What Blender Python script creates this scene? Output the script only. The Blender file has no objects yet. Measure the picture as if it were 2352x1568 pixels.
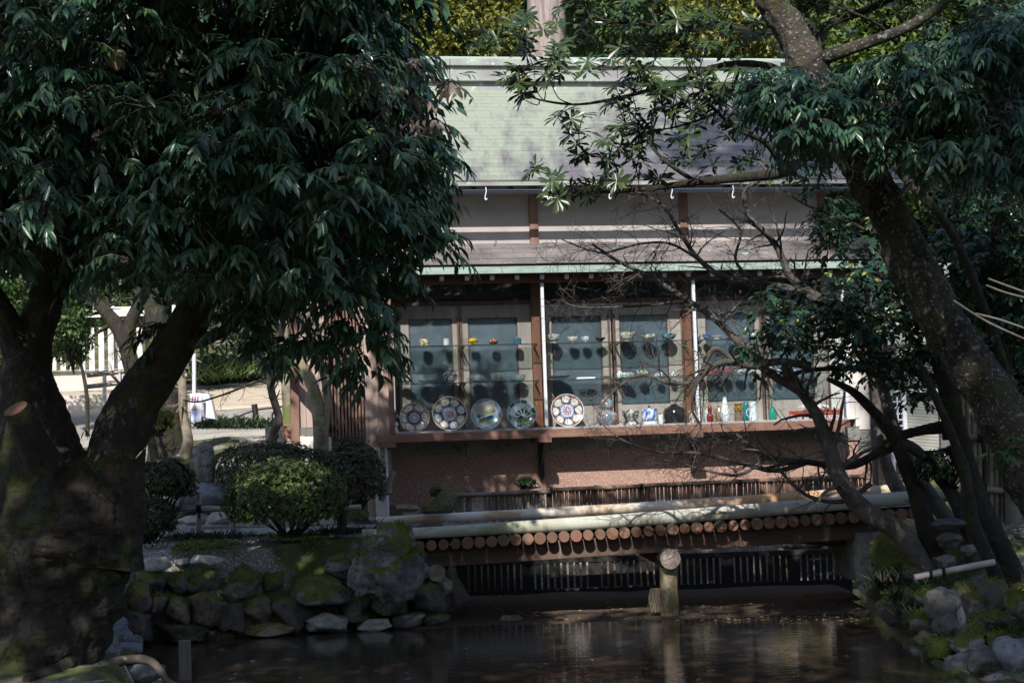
import bpy, math, random
import numpy as np
from mathutils import Vector, Matrix, noise as mnoise
R_ = math.radians
PI = math.pi
# ------------------------------------------------------------------ camera, light
EYE = Vector((0, 0, 1.85)); F = 3840.0
CM = Matrix.Rotation(R_(93.3), 3, 'X') @ Matrix.Rotation(R_(-1.9), 3, 'Z')
scene = bpy.context.scene
cd = bpy.data.cameras.new('camera'); cam = bpy.data.objects.new('camera', cd)
scene.collection.objects.link(cam); scene.camera = cam
cd.sensor_width = 36; cd.lens = 36 * F / 2352; cd.clip_end = 900; cd.clip_start = 0.05
cam.matrix_world = Matrix.Translation(EYE) @ CM.to_4x4()
SUN_EL = 39.5
sun_from = Vector((-0.14, -0.99, math.tan(R_(SUN_EL)))).normalized()   # direction towards the sun
w = bpy.data.worlds.new('World'); scene.world = w; w.use_nodes = True
nt = w.node_tree; nt.nodes.clear()
sky = nt.nodes.new('ShaderNodeTexSky'); sky.sky_type = 'NISHITA'; sky.sun_disc = False
sky.sun_elevation = R_(SUN_EL); sky.sun_rotation = math.atan2(-0.14, -0.99)
bg = nt.nodes.new('ShaderNodeBackground'); bg.inputs[1].default_value = 0.13
wo = nt.nodes.new('ShaderNodeOutputWorld')
nt.links.new(sky.outputs[0], bg.inputs[0]); nt.links.new(bg.outputs[0], wo.inputs[0])
sl = bpy.data.lights.new('sun', 'SUN'); sl.energy = 4.4; sl.angle = R_(0.5); sl.color = (1, 0.955, 0.89)
so = bpy.data.objects.new('sun', sl); scene.collection.objects.link(so)
so.rotation_euler = sun_from.to_track_quat('Z', 'Y').to_euler(); so.location = (0, -5, 30)
vs = scene.view_settings; vs.view_transform = 'Standard'; vs.look = 'None'; vs.exposure = 0.7; vs.gamma = 1
vs.use_curve_mapping = False
# ------------------------------------------------------------------ placement helpers
def P(px, py, Y):
    d = CM @ Vector(((px - 1176) / F, (784 - py) / F, -1))
    return EYE + d * (Y / d.y)
def G(px, py, z=0.0):
    d = CM @ Vector(((px - 1176) / F, (784 - py) / F, -1))
    return EYE + d * ((z - EYE.z) / d.z)
def mpp(Y): return Y / F                  # metres per photo pixel (2352 wide) at depth Y
TH = R_(10.0)
ORG = P(1250, 1000, 20.5); ORG.z = 0
UV = Vector((math.cos(TH), math.sin(TH), 0)); NV = Vector((math.sin(TH), -math.cos(TH), 0))
def L(px, py, d):                          # pixel -> (u, z) on the facade plane pushed d metres towards the viewer
    dr = CM @ Vector(((px - 1176) / F, (784 - py) / F, -1))
    O = ORG + NV * d
    t = (O - EYE).dot(NV) / dr.dot(NV)
    p = EYE + dr * t
    return (p - ORG).dot(UV), p.z
# ------------------------------------------------------------------ object helpers
COL = scene.collection
def tag(o, label=None, cat=None, group=None, kind=None):
    if label: o['label'] = label
    if cat: o['category'] = cat
    if group: o['group'] = group
    if kind: o['kind'] = kind
    return o
def empty(name, loc=(0, 0, 0), rz=0, label=None, cat=None, group=None):
    o = bpy.data.objects.new(name, None); COL.objects.link(o); o.location = loc; o.rotation_euler = (0, 0, rz)
    o.empty_display_size = 0.1
    return tag(o, label, cat, group)
def link(name, me, parent=None, mat=None):
    o = bpy.data.objects.new(name, me); COL.objects.link(o)
    if parent: o.parent = parent
    if mat and not me.materials: me.materials.append(mat)
    return o
class MB:
    def __init__(s): s.v = []; s.f = []; s.m = []; s.sm = []; s.c = []; s.M = None
    def add(s, vs_, fs, mi=0, smooth=False, cols=None):
        b = len(s.v)
        for p in vs_: s.v.append(tuple(s.M @ Vector(p)) if s.M else tuple(p))
        for f in fs: s.f.append([i + b for i in f]); s.m.append(mi); s.sm.append(smooth)
        s.c += cols if cols else [(1, 1, 1)] * len(vs_)
        return s
    def box(s, x0, x1, y0, y1, z0, z1, mi=0):
        return s.add([(x0, y0, z0), (x1, y0, z0), (x1, y1, z0), (x0, y1, z0), (x0, y0, z1), (x1, y0, z1), (x1, y1, z1), (x0, y1, z1)],
                     [(0, 3, 2, 1), (4, 5, 6, 7), (0, 1, 5, 4), (1, 2, 6, 5), (2, 3, 7, 6), (3, 0, 4, 7)], mi)
    def bar(s, a, b, wd, ht, mi=0, up=(0, 0, 1)):      # rectangular bar from a to b
        a = Vector(a); b = Vector(b); t = (b - a).normalized(); sd = t.cross(Vector(up))
        if sd.length < 1e-4: sd = t.cross(Vector((0, 1, 0)))
        sd.normalize(); u = sd.cross(t).normalized(); sd *= wd / 2; u *= ht / 2
        q = [a - sd - u, a + sd - u, a + sd + u, a - sd + u, b - sd - u, b + sd - u, b + sd + u, b - sd + u]
        return s.add(q, [(0, 3, 2, 1), (4, 5, 6, 7), (0, 1, 5, 4), (1, 2, 6, 5), (2, 3, 7, 6), (3, 0, 4, 7)], mi)
    def tube(s, pts, rad, n=8, mi=0, cap=True, capmi=None, rough=0.0, seed=0.0, fq=3.0):
        pts = [Vector(p) for p in pts]
        if not hasattr(rad, '__len__'): rad = [rad] * len(pts)
        vs_ = []; ref = None
        for i, p in enumerate(pts):
            t = (pts[min(i + 1, len(pts) - 1)] - pts[max(i - 1, 0)]).normalized()
            if ref is None:
                ref = Vector((0, 0, 1)) if abs(t.z) < 0.9 else Vector((1, 0, 0))
            a = (ref - t * ref.dot(t)).normalized(); b = t.cross(a); ref = a
            for k in range(n):
                q = a * math.cos(2 * PI * k / n) + b * math.sin(2 * PI * k / n)
                r = rad[i]
                if rough: 
                    pp = p + q * r
                    r *= 1 + rough * (mnoise.noise(Vector((pp.x * fq + seed, pp.y * fq, pp.z * fq * .7))) + 0.5 * mnoise.noise(pp * fq * 3) + (.28 * abs(mnoise.noise(Vector((pp.x * 22, pp.y * 22, pp.z * 8)))) + .12 * mnoise.noise(pp * 45) if n > 20 else 0))
                vs_.append(p + q * r)
        fs = []
        for i in range(len(pts) - 1):
            for k in range(n):
                k2 = (k + 1) % n
                fs.append((i * n + k, i * n + k2, (i + 1) * n + k2, (i + 1) * n + k))
        s.add(vs_, fs, mi, n > 4)
        if cap:
            e = len(pts) - 1
            s.add(vs_[:n], [tuple(reversed(range(n)))], mi if capmi is None else capmi)
            s.add(vs_[e * n:], [tuple(range(n))], mi if capmi is None else capmi)
        return s
    def lathe(s, prof, n=24, fn=None, c=(0, 0, 0), mi=0, close=True, yscale=1.0):
        vs_ = []; cols = []; m = len(prof)
        for i, (r, z) in enumerate(prof):
            for k in range(n):
                a = 2 * PI * k / n
                vs_.append((c[0] + r * math.cos(a), c[1] + r * math.sin(a) * yscale, c[2] + z))
                if fn: cols.append(fn(a, i / (m - 1), r, z))
        fs = [(i * n + k, i * n + (k + 1) % n, (i + 1) * n + (k + 1) % n, (i + 1) * n + k) for i in range(m - 1) for k in range(n)]
        s.add(vs_, fs, mi, True, cols or None)
        return s
    def mesh(s, name):
        me = bpy.data.meshes.new(name); me.from_pydata(s.v, [], s.f)
        me.polygons.foreach_set('material_index', s.m); me.polygons.foreach_set('use_smooth', s.sm)
        if any(c != (1, 1, 1) for c in s.c):
            a = me.attributes.new('Col', 'FLOAT_COLOR', 'POINT')
            a.data.foreach_set('color', np.array([(*c, 1) for c in s.c], dtype=np.float32).ravel())
        me.update(); return me
    def build(s, name, mats, parent=None, bevel=0):
        me = s.mesh(name)
        for m in (mats if isinstance(mats, (list, tuple)) else [mats]): me.materials.append(m)
        o = link(name, me, parent)
        if bevel:
            b = o.modifiers.new('bevel', 'BEVEL'); b.width = bevel; b.segments = 2; b.limit_method = 'ANGLE'
        return o
def smooth_line(pts, sub=6):
    pts = [Vector(p) for p in pts]; out = []
    for i in range(len(pts) - 1):
        p0 = pts[max(i - 1, 0)]; p1 = pts[i]; p2 = pts[i + 1]; p3 = pts[min(i + 2, len(pts) - 1)]
        for k in range(sub):
            t = k / sub
            out.append(0.5 * ((2 * p1) + (p2 - p0) * t + (2 * p0 - 5 * p1 + 4 * p2 - p3) * t * t + (3 * p1 - p0 - 3 * p2 + p3) * t ** 3))
    out.append(pts[-1]); return out
def lerp_list(a, n): return [float(np.interp(i / (n - 1), np.linspace(0, 1, len(a)), a)) for i in range(n)]
# ------------------------------------------------------------------ materials
def mat_new(name):
    m = bpy.data.materials.new(name); m.use_nodes = True; t = m.node_tree; t.nodes.clear()
    o = t.nodes.new('ShaderNodeOutputMaterial'); b = t.nodes.new('ShaderNodeBsdfPrincipled')
    t.links.new(b.outputs[0], o.inputs[0]); return m, t, b, o
def N(t, typ, **k):
    n = t.nodes.new(typ)
    for a, v in k.items(): setattr(n, a, v)
    return n
def mixc(t, fac, a, b):
    n = N(t, 'ShaderNodeMix', data_type='RGBA')
    for sock, v in ((n.inputs[0], fac), (n.inputs[6], a), (n.inputs[7], b)):
        if hasattr(v, 'links'): t.links.new(v, sock)
        elif hasattr(v, '__len__'): sock.default_value = (*v, 1)
        else: sock.default_value = v
    return n.outputs[2]
def math_(t, op, a, b=None, clamp=False):
    n = N(t, 'ShaderNodeMath', operation=op); n.use_clamp = clamp
    for i, v in enumerate((a, b)):
        if v is None: continue
        if hasattr(v, 'links'): t.links.new(v, n.inputs[i])
        else: n.inputs[i].default_value = v
    return n.outputs[0]
def noise_fac(t, scale, lo=0.4, hi=0.6, stretch=(1, 1, 1), detail=6, obj=False, voro=False, rot=(0, 0, 0)):
    if obj: src = N(t, 'ShaderNodeTexCoord').outputs['Object']
    else: src = N(t, 'ShaderNodeNewGeometry').outputs['Position']
    mp = N(t, 'ShaderNodeMapping'); mp.inputs['Scale'].default_value = stretch; mp.inputs['Rotation'].default_value = rot
    t.links.new(src, mp.inputs[0])
    if voro:
        n = N(t, 'ShaderNodeTexVoronoi'); n.inputs['Scale'].default_value = scale; out = n.outputs['Color']
    else:
        n = N(t, 'ShaderNodeTexNoise'); n.inputs['Scale'].default_value = scale; n.inputs['Detail'].default_value = detail
        n.inputs['Roughness'].default_value = 0.65; out = n.outputs['Fac']
    t.links.new(mp.outputs[0], n.inputs['Vector'])
    mr = N(t, 'ShaderNodeMapRange'); mr.inputs[1].default_value = lo; mr.inputs[2].default_value = hi
    t.links.new(out, mr.inputs[0]); return mr.outputs[0], out
def surf(name, base, layers=(), rough=0.8, bump=(0, 1), up_moss=None, spec=0.4, objrand=0, metal=0, obj=False, bstretch=(1, 1, 1), attr=False, coat=0):
    """base colour with noise layers (colour, scale, lo, hi, stretch, strength)"""
    m, t, b, o = mat_new(name)
    col = base
    if attr:
        a = N(t, 'ShaderNodeAttribute', attribute_name='Col'); col = a.outputs['Color']
    for ly in layers:
        c, sc, lo, hi = ly[:4]; st = ly[4] if len(ly) > 4 else (1, 1, 1); k = ly[5] if len(ly) > 5 else 1
        f, _ = noise_fac(t, sc, lo, hi, st, obj=obj)
        if k != 1: f = math_(t, 'MULTIPLY', f, k)
        col = mixc(t, f, col, c)
    if up_moss:
        c, c2, lo, hi, sc = up_moss
        g = N(t, 'ShaderNodeNewGeometry'); sx = N(t, 'ShaderNodeSeparateXYZ'); t.links.new(g.outputs['Normal'], sx.inputs[0])
        _, nz = noise_fac(t, sc)
        s1 = math_(t, 'ADD', math_(t, 'MULTIPLY', sx.outputs[2], 0.35), nz)
        mr = N(t, 'ShaderNodeMapRange'); mr.inputs[1].default_value = lo; mr.inputs[2].default_value = hi
        t.links.new(s1, mr.inputs[0])
        f2, _ = noise_fac(t, 9, 0.35, 0.65)
        col = mixc(t, mr.outputs[0], col, mixc(t, f2, c, c2))
    if objrand:
        oi = N(t, 'ShaderNodeObjectInfo'); v = math_(t, 'ADD', math_(t, 'MULTIPLY', oi.outputs['Random'], objrand), 1 - objrand / 2)
        h = N(t, 'ShaderNodeHueSaturation'); t.links.new(v, h.inputs['Value'])
        if hasattr(col, 'links'): t.links.new(col, h.inputs['Color'])
        else: h.inputs['Color'].default_value = (*col, 1)
        col = h.outputs[0]
    if hasattr(col, 'links'): t.links.new(col, b.inputs['Base Color'])
    else: b.inputs['Base Color'].default_value = (*col, 1)
    b.inputs['Roughness'].default_value = rough; b.inputs['Metallic'].default_value = metal
    b.inputs['Specular IOR Level'].default_value = spec; b.inputs['Coat Weight'].default_value = coat
    if bump[0]:
        _, n1 = noise_fac(t, bump[1], stretch=bstretch, detail=8, obj=obj)
        bp = N(t, 'ShaderNodeBump'); bp.inputs['Strength'].default_value = bump[0]; bp.inputs['Distance'].default_value = bump[2] if len(bump) > 2 else 0.01
        t.links.new(n1, bp.inputs['Height']); t.links.new(bp.outputs[0], b.inputs['Normal'])
    return m
def leaf_mat(name, c1, c2, c3=None, rough=0.38, trans=0.18, spec=0.5):
    m, t, b, o = mat_new(name)
    a = N(t, 'ShaderNodeAttribute', attribute_name='tint'); oi = N(t, 'ShaderNodeObjectInfo')
    f = math_(t, 'FRACT', math_(t, 'ADD', a.outputs['Fac'], oi.outputs['Random']))
    col = mixc(t, f, c1, c2)
    if c3:
        mr = N(t, 'ShaderNodeMapRange'); mr.inputs[1].default_value = 0.965; mr.inputs[2].default_value = 0.975
        t.links.new(f, mr.inputs[0]); col = mixc(t, mr.outputs[0], col, c3)
    t.links.new(col, b.inputs['Base Color']); b.inputs['Roughness'].default_value = rough
    b.inputs['Specular IOR Level'].default_value = spec
    tr = N(t, 'ShaderNodeBsdfTranslucent'); t.links.new(col, tr.inputs[0]); ms = N(t, 'ShaderNodeMixShader')
    ms.inputs[0].default_value = trans; t.links.new(b.outputs[0], ms.inputs[1]); t.links.new(tr.outputs[0], ms.inputs[2])
    t.links.new(ms.outputs[0], o.inputs[0]); return m
M = {}
M['leaf_oak'] = leaf_mat('leaf_oak', (0.028, 0.062, 0.042), (0.05, 0.11, 0.052), (0.10, 0.16, 0.05), 0.30)
M['leaf_oak_dry'] = leaf_mat('leaf_oak_dry', (0.13, 0.105, 0.085), (0.19, 0.15, 0.125))
M['leaf_whorl'] = leaf_mat('leaf_whorl', (0.020, 0.042, 0.014), (0.045, 0.075, 0.022), (0.12, 0.12, 0.03), 0.35, 0.15)
M['leaf_camellia'] = leaf_mat('leaf_camellia', (0.018, 0.048, 0.028), (0.035, 0.085, 0.035), (0.25, 0.24, 0.05), 0.25, 0.12)
M['leaf_bg_yellow'] = leaf_mat('leaf_bg_yellow', (0.12, 0.15, 0.025), (0.24, 0.23, 0.05), None, 0.5, 0.3)
M['leaf_bg_dark'] = leaf_mat('leaf_bg_dark', (0.012, 0.026, 0.010), (0.035, 0.055, 0.018), None, 0.5, 0.15)
M['leaf_bg_mid'] = leaf_mat('leaf_bg_mid', (0.04, 0.085, 0.025), (0.085, 0.14, 0.04), None, 0.4, 0.25)
M['leaf_cedar'] = leaf_mat('leaf_cedar', (0.05, 0.09, 0.015), (0.10, 0.14, 0.02), None, 0.6, 0.2)
M['leaf_azalea'] = leaf_mat('leaf_azalea', (0.055, 0.095, 0.025), (0.11, 0.15, 0.035), (0.20, 0.09, 0.04), 0.4, 0.25)
M['leaf_azalea_dark'] = leaf_mat('leaf_azalea_dark', (0.045, 0.055, 0.022), (0.08, 0.08, 0.035), (0.15, 0.07, 0.045), 0.5, 0.2)
M['leaf_moss'] = leaf_mat('leaf_moss', (0.075, 0.09, 0.014), (0.18, 0.20, 0.035), None, .8, .1)
M['grass'] = leaf_mat('grass', (0.02, 0.04, 0.02), (0.05, 0.085, 0.03), None, 0.5, 0.2)
M['straw'] = surf('straw', (0.30, 0.25, 0.18))
M['bark_dark'] = surf('bark_dark', (0.028, 0.022, 0.017), [((0.06, 0.05, 0.04), 9, .5, .68), ((0.035, 0.042, 0.008), 2.6, .52, .60), ((0.012, 0.010, 0.008), 22, .5, .65), ((0.12, 0.12, 0.10), 30, .66, .72)], .9, (1, 22, 0.05), bstretch=(1, 1, .35))
M['bark_mossy'] = surf('bark_mossy', (0.06, 0.048, 0.036), [((0.016, 0.013, 0.010), 4, .46, .58, (1, 1, .5)), ((0.045, 0.05, 0.014), 3.5, .52, .64), ((0.26, 0.27, 0.25), 34, .58, .64), ((0.20, 0.22, 0.20), 13, .60, .66)], .9, (1, 26, 0.05))
M['bark_grey'] = surf('bark_grey', (0.10, 0.085, 0.07), [((0.05, 0.04, 0.033), 5, .45, .6), ((0.22, 0.21, 0.19), 16, .6, .68)], .85, (0.5, 20, 0.01))
M['bark_twig'] = surf('bark_twig', (0.060, 0.050, 0.043), [((0.10, 0.092, 0.08), 9, .45, .6)], .75)
M['bark_maple'] = surf('bark_maple', (0.085, 0.074, 0.066), [((0.045, 0.038, 0.033), 5, .45, .6), ((0.16, 0.155, 0.14), 22, .62, .68)], .85, (0.6, 20, 0.02))
M['bark_pale'] = surf('bark_pale', (0.24, 0.20, 0.15), [((0.12, 0.10, 0.07), 5, .45, .65), ((0.10, 0.12, 0.03), 2, .55, .65)], .85, (0.5, 12, 0.01))
M['bark_prop'] = surf('bark_prop', (0.22, 0.19, 0.12), [((0.10, 0.085, 0.06), 7, .5, .65), ((0.12, 0.13, 0.05), 3, .5, .62)], .85, (0.5, 12, 0.01))
M['bark_cedar'] = surf('bark_cedar', (0.32, 0.27, 0.25), [((0.18, 0.14, 0.13), 9, .4, .6, (1, 1, .12))], .9, (0.8, 12, 0.02), bstretch=(1, 1, .1))
mossg = (0.07, 0.082, 0.014); mossg2 = (0.14, 0.15, 0.028)
M['rock_grey'] = surf('rock_grey', (0.237, 0.225, 0.213), [((0.045, 0.04, 0.036), 26, .56, .66), ((0.40, 0.39, 0.36), 48, .62, .68, (1, 1, 1), .6), ((0.10, 0.093, 0.088), 2.5, .42, .6), ((0.30, 0.31, 0.28), 7, .60, .68), ((0.035, 0.03, 0.028), 20, .58, .75)], .9, (0.8, 9, 0.07))
M['rock_pale'] = surf('rock_pale', (0.36, 0.345, 0.31), [((0.045, 0.04, 0.036), 26, .56, .66), ((0.40, 0.39, 0.36), 48, .62, .68, (1, 1, 1), .6), ((0.22, 0.21, 0.19), 5, .45, .65), ((0.12, 0.11, 0.10), 18, .6, .75)], .85, (0.4, 14, 0.02))
M['rock_blue'] = surf('rock_blue', (0.19, 0.21, 0.24), [((0.045, 0.04, 0.036), 26, .56, .66), ((0.40, 0.39, 0.36), 48, .62, .68, (1, 1, 1), .6), ((0.10, 0.105, 0.12), 4, .42, .6), ((0.26, 0.26, 0.25), 6, .60, .68)], .7, (0.6, 10, 0.03))
M['rock_brown'] = surf('rock_brown', (0.234, 0.176, 0.137), [((0.045, 0.04, 0.036), 26, .56, .66), ((0.40, 0.39, 0.36), 48, .62, .68, (1, 1, 1), .6), ((0.085, 0.065, 0.052), 5, .42, .6), ((0.20, 0.16, 0.12), 8, .58, .7)], .9, (0.7, 14, 0.02), up_moss=(mossg, mossg2, .66, .76, 5))
M['rock_dark'] = surf('rock_dark', (0.108, 0.092, 0.081), [((0.045, 0.04, 0.036), 26, .56, .66), ((0.40, 0.39, 0.36), 48, .62, .68, (1, 1, 1), .6), ((0.14, 0.13, 0.125), 5, .5, .65), ((0.055, 0.06, 0.02), 7, .55, .65)], .75, (1, 12, 0.06), up_moss=(mossg, mossg2, .70, .80, 5))
M['rock_moss'] = surf('rock_moss', (0.224, 0.203, 0.182), [((0.045, 0.04, 0.036), 26, .56, .66), ((0.40, 0.39, 0.36), 48, .62, .68, (1, 1, 1), .6), ((0.08, 0.07, 0.062), 4, .42, .6), ((0.32, 0.33, 0.29), 6, .62, .68)], .9, (1, 16, 0.06), up_moss=(mossg, mossg2, .50, .60, 4))
M['rock_half'] = surf('rock_half', (0.260, 0.234, 0.237), [((0.045, 0.04, 0.036), 26, .56, .66), ((0.40, 0.39, 0.36), 48, .62, .68, (1, 1, 1), .6), ((0.10, 0.09, 0.095), 4, .42, .6), ((0.33, 0.34, 0.30), 5, .60, .66)], .9, (0.9, 9, 0.07), up_moss=(mossg, mossg2, .60, .68, 3.2))
M['moss'] = surf('moss', mossg, [(mossg2, 6, .4, .65), ((0.03, 0.025, 0.012), 4, .55, .7)], .95, (1, 40, 0.02))
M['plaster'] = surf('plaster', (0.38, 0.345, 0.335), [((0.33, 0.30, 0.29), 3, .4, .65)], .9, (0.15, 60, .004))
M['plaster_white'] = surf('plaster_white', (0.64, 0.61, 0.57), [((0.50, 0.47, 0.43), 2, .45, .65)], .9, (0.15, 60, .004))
M['aggregate'] = surf('aggregate', (0.25, 0.14, 0.11), [((0.42, 0.33, 0.29), 55, .50, .60), ((0.15, 0.06, 0.045), 70, .56, .66), ((0.34, 0.22, 0.17), 1.6, .4, .6, (1, 1, 1), .6)], .9, (0.5, 70, .006))
M['stone_band'] = surf('stone_band', (0.17, 0.165, 0.16), [((0.06, 0.058, 0.055), 14, .55, .66), ((0.24, 0.23, 0.22), 3, .45, .65)], .9, (0.3, 30, .006))
def wood(name, c1, c2, st=(1, 1, .08), rough=.7, sc=14, c3=None):
    ly = [(c2, sc, .38, .66, st)]
    if c3: ly.append((c3, 2.2, .5, .7))
    return surf(name, c1, ly, rough, (0.35, sc * 2, .004), bstretch=st, objrand=0.25)
M['wood_red'] = wood('wood_red', (0.20, 0.085, 0.05), (0.12, 0.048, 0.03))
M['wood_sill'] = wood('wood_sill', (0.19, 0.10, 0.07), (0.13, 0.065, 0.045), (.12, .12, 2), c3=(0.22, 0.14, 0.105))
M['wood_dark'] = wood('wood_dark', (0.075, 0.042, 0.030), (0.045, 0.025, 0.018))
M['wood_eave'] = wood('wood_eave', (0.09, 0.035, 0.022), (0.055, 0.022, 0.015), (.1, .1, 1))
M['wood_lattice'] = wood('wood_lattice', (0.19, 0.105, 0.078), (0.12, 0.062, 0.045), c3=(0.27, 0.17, 0.13))
M['wood_weathered'] = wood('wood_weathered', (0.40, 0.30, 0.26), (0.27, 0.19, 0.16))
M['wood_frame'] = wood('wood_frame', (0.36, 0.31, 0.28), (0.27, 0.23, 0.205), c3=(0.41, 0.37, 0.34))
M['wood_grey'] = wood('wood_grey', (0.22, 0.20, 0.18), (0.13, 0.115, 0.10))
M['wood_black'] = surf('wood_black', (0.014, 0.012, 0.011), rough=.6)
M['wood_fencepale'] = surf('wood_fencepale', (0.55, 0.54, 0.52), [((0.42, 0.41, 0.39), 4, .45, .6)], .8)
M['log_peeled'] = surf('log_peeled', (0.42, 0.42, 0.37), [((0.26, 0.26, 0.17), 2.2, .42, .62, (.6, 1, 1)), ((0.55, 0.55, 0.53), 3.5, .5, .65, (.2, 1, 1)), ((0.16, 0.13, 0.08), 9, .60, .72, (.25, 1, 1))], .7, (0.3, 18, .006), bstretch=(.1, 1, 1))
M['log_orange'] = surf('log_orange', (0.44, 0.36, 0.28), [((0.40, 0.24, 0.13), 2.2, .45, .58, (.5, 1, 1)), ((0.6, 0.57, 0.52), 3, .5, .62, (.3, 1, 1))], .7, (0.3, 18, .006), bstretch=(.1, 1, 1))
M['log_side'] = surf('log_side', (0.16, 0.145, 0.11), [((0.08, 0.07, 0.05), 9, .45, .6)], .85)
def end_mat(name, c1, c2, c3):
    m, t, b, o = mat_new(name)
    tc = N(t, 'ShaderNodeTexCoord'); mp = N(t, 'ShaderNodeMapping'); mp.inputs['Scale'].default_value = (1, 0, 1); t.links.new(tc.outputs['Object'], mp.inputs[0])
    wv = N(t, 'ShaderNodeTexWave', wave_type='RINGS', rings_direction='SPHERICAL'); wv.inputs['Scale'].default_value = 26; wv.inputs['Distortion'].default_value = 1.2
    t.links.new(mp.outputs[0], wv.inputs[0]); f, _ = noise_fac(t, 9, .4, .65)
    c = mixc(t, math_(t, 'MULTIPLY', wv.outputs['Fac'], .45), c1, c2); c = mixc(t, f, c, c3)
    oi = N(t, 'ShaderNodeObjectInfo'); h = N(t, 'ShaderNodeHueSaturation'); t.links.new(c, h.inputs['Color'])
    t.links.new(math_(t, 'ADD', math_(t, 'MULTIPLY', oi.outputs['Random'], .6), .65), h.inputs['Value'])
    t.links.new(h.outputs[0], b.inputs['Base Color']); b.inputs['Roughness'].default_value = .8; return m
M['log_end'] = end_mat('log_end', (0.20, 0.085, 0.05), (0.13, 0.052, 0.033), (0.17, 0.115, 0.08))
M['log_end_grey'] = end_mat('log_end_grey', (0.20, 0.14, 0.12), (0.17, 0.11, 0.10), (0.32, 0.28, 0.25))
M['beam'] = surf('beam', (0.10, 0.062, 0.045), [((0.055, 0.033, 0.025), 3, .45, .6, (.3, 1, 1)), ((0.24, 0.20, 0.18), 5.5, .60, .70, (1.6, 1, .15))], .8, (0.3, 20, .005))
M['post_mossy'] = surf('post_mossy', (0.360, 0.300, 0.204), [((0.14, 0.11, 0.07), 7, .45, .6, (1, 1, .3)), ((0.10, 0.11, 0.025), 4, .52, .62), ((0.42, 0.39, 0.32), 12, .6, .7)], .85, (0.6, 16, .01))
M['bamboo'] = surf('bamboo', (0.32, 0.27, 0.21), [((0.22, 0.18, 0.14), 6, .42, .6)], .5, objrand=.3)
M['bamboo_grey'] = surf('bamboo_grey', (0.40, 0.37, 0.35), [((0.25, 0.23, 0.21), 7, .45, .65)], .5)
M['bamboo_pink'] = surf('bamboo_pink', (0.50, 0.45, 0.42), [((0.36, 0.30, 0.27), 7, .45, .65)], .45)
M['bamboo_old'] = surf('bamboo_old', (0.17, 0.105, 0.075), [((0.09, 0.055, 0.042), 10, .42, .62, (1, 1, .25)), ((0.24, 0.16, 0.12), 6, .55, .7)], .65, objrand=.55)
M['bamboo_old_grey'] = surf('bamboo_old_grey', (0.20, 0.165, 0.145), [((0.12, 0.095, 0.08), 9, .42, .62, (1, 1, .25))], .65, objrand=.5)
M['rope'] = surf('rope', (0.012, 0.010, 0.009))
M['metal_white'] = surf('metal_white', (0.55, 0.57, 0.61), [((0.5, 0.5, 0.52), 5, .5, .7)], .4, spec=.5)
M['sash_grey'] = surf('sash_grey', (0.30, 0.29, 0.30), [((0.2, 0.19, 0.19), 5, .5, .7)], .45)
M['metal_galv'] = surf('metal_galv', (0.50, 0.54, 0.58), [((0.38, 0.42, 0.46), 8, .45, .6)], .4, metal=.3)
M['metal_black'] = surf('metal_black', (0.012, 0.012, 0.013), rough=.4)
M['gutter'] = surf('gutter', (0.055, 0.07, 0.10), rough=.3, spec=.6)
M['pipe_black'] = surf('pipe_black', (0.02, 0.024, 0.032), rough=.35)
M['grille'] = surf('grille', (0.42, 0.41, 0.36), rough=.5)
M['steel_rail'] = surf('steel_rail', (0.22, 0.19, 0.16), rough=.5, metal=.5)
M['interior'] = surf('interior', (0.03, 0.03, 0.035), rough=.8)
M['concrete'] = surf('concrete', (0.30, 0.28, 0.25), [((0.18, 0.17, 0.15), 4, .45, .6), ((0.08, 0.07, 0.06), 10, .6, .7)], .9, (0.4, 20, .01))
M['wall_far'] = surf('wall_far', (0.50, 0.43, 0.40), [((0.36, 0.34, 0.24), 1.5, .5, .65)], .9)
M['brick'] = surf('brick', (0.36, 0.15, 0.10), [((0.5, 0.3, 0.22), 12, .5, .65)], .9, objrand=.3)
M['sign_white'] = surf('sign_white', (0.55, 0.60, 0.78), rough=.5)
M['sign_red'] = surf('sign_red', (0.45, 0.06, 0.05)); M['sign_brown'] = surf('sign_brown', (0.30, 0.22, 0.18)); M['sign_blue'] = surf('sign_blue', (0.25, 0.35, 0.75))
M['blue_plastic'] = surf('blue_plastic', (0.10, 0.42, 0.75), rough=.4)
M['cloth_pink'] = surf('cloth_pink', (0.62, 0.46, 0.52), [((0.75, 0.66, 0.70), 12, .45, .6)], .8)
M['glaze'] = surf('glaze', (1, 1, 1), attr=True, rough=.12, spec=.6)
M['matt_paint'] = surf('matt_paint', (1, 1, 1), attr=True, rough=.5)
M['wasp'] = surf('wasp', (0.30, 0.24, 0.15), [((0.2, 0.15, 0.09), 30, .45, .6)], .9)
# glass: thin pane
def glass_mat(name, tint, k):
    m, t, b, o = mat_new(name); t.nodes.remove(b)
    tr = N(t, 'ShaderNodeBsdfTransparent'); tr.inputs[0].default_value = (*tint, 1); gl = N(t, 'ShaderNodeBsdfGlossy'); gl.inputs['Roughness'].default_value = .02
    fr = N(t, 'ShaderNodeLayerWeight'); fr.inputs[0].default_value = .5; ms = N(t, 'ShaderNodeMixShader')
    t.links.new(math_(t, 'ADD', math_(t, 'MULTIPLY', math_(t, 'POWER', fr.outputs['Facing'], 5.0), .9), .035 * k), ms.inputs[0]); t.links.new(tr.outputs[0], ms.inputs[1]); t.links.new(gl.outputs[0], ms.inputs[2]); t.links.new(ms.outputs[0], o.inputs[0]); return m
M['glass'] = glass_mat('glass', (.93, .95, .95), 1.1)
M['glass_shelf'] = glass_mat('glass_shelf', (.82, .88, .86), 1.0)
M['glass_edge'] = surf('glass_edge', (0.02, 0.05, 0.045), rough=.15)
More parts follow.
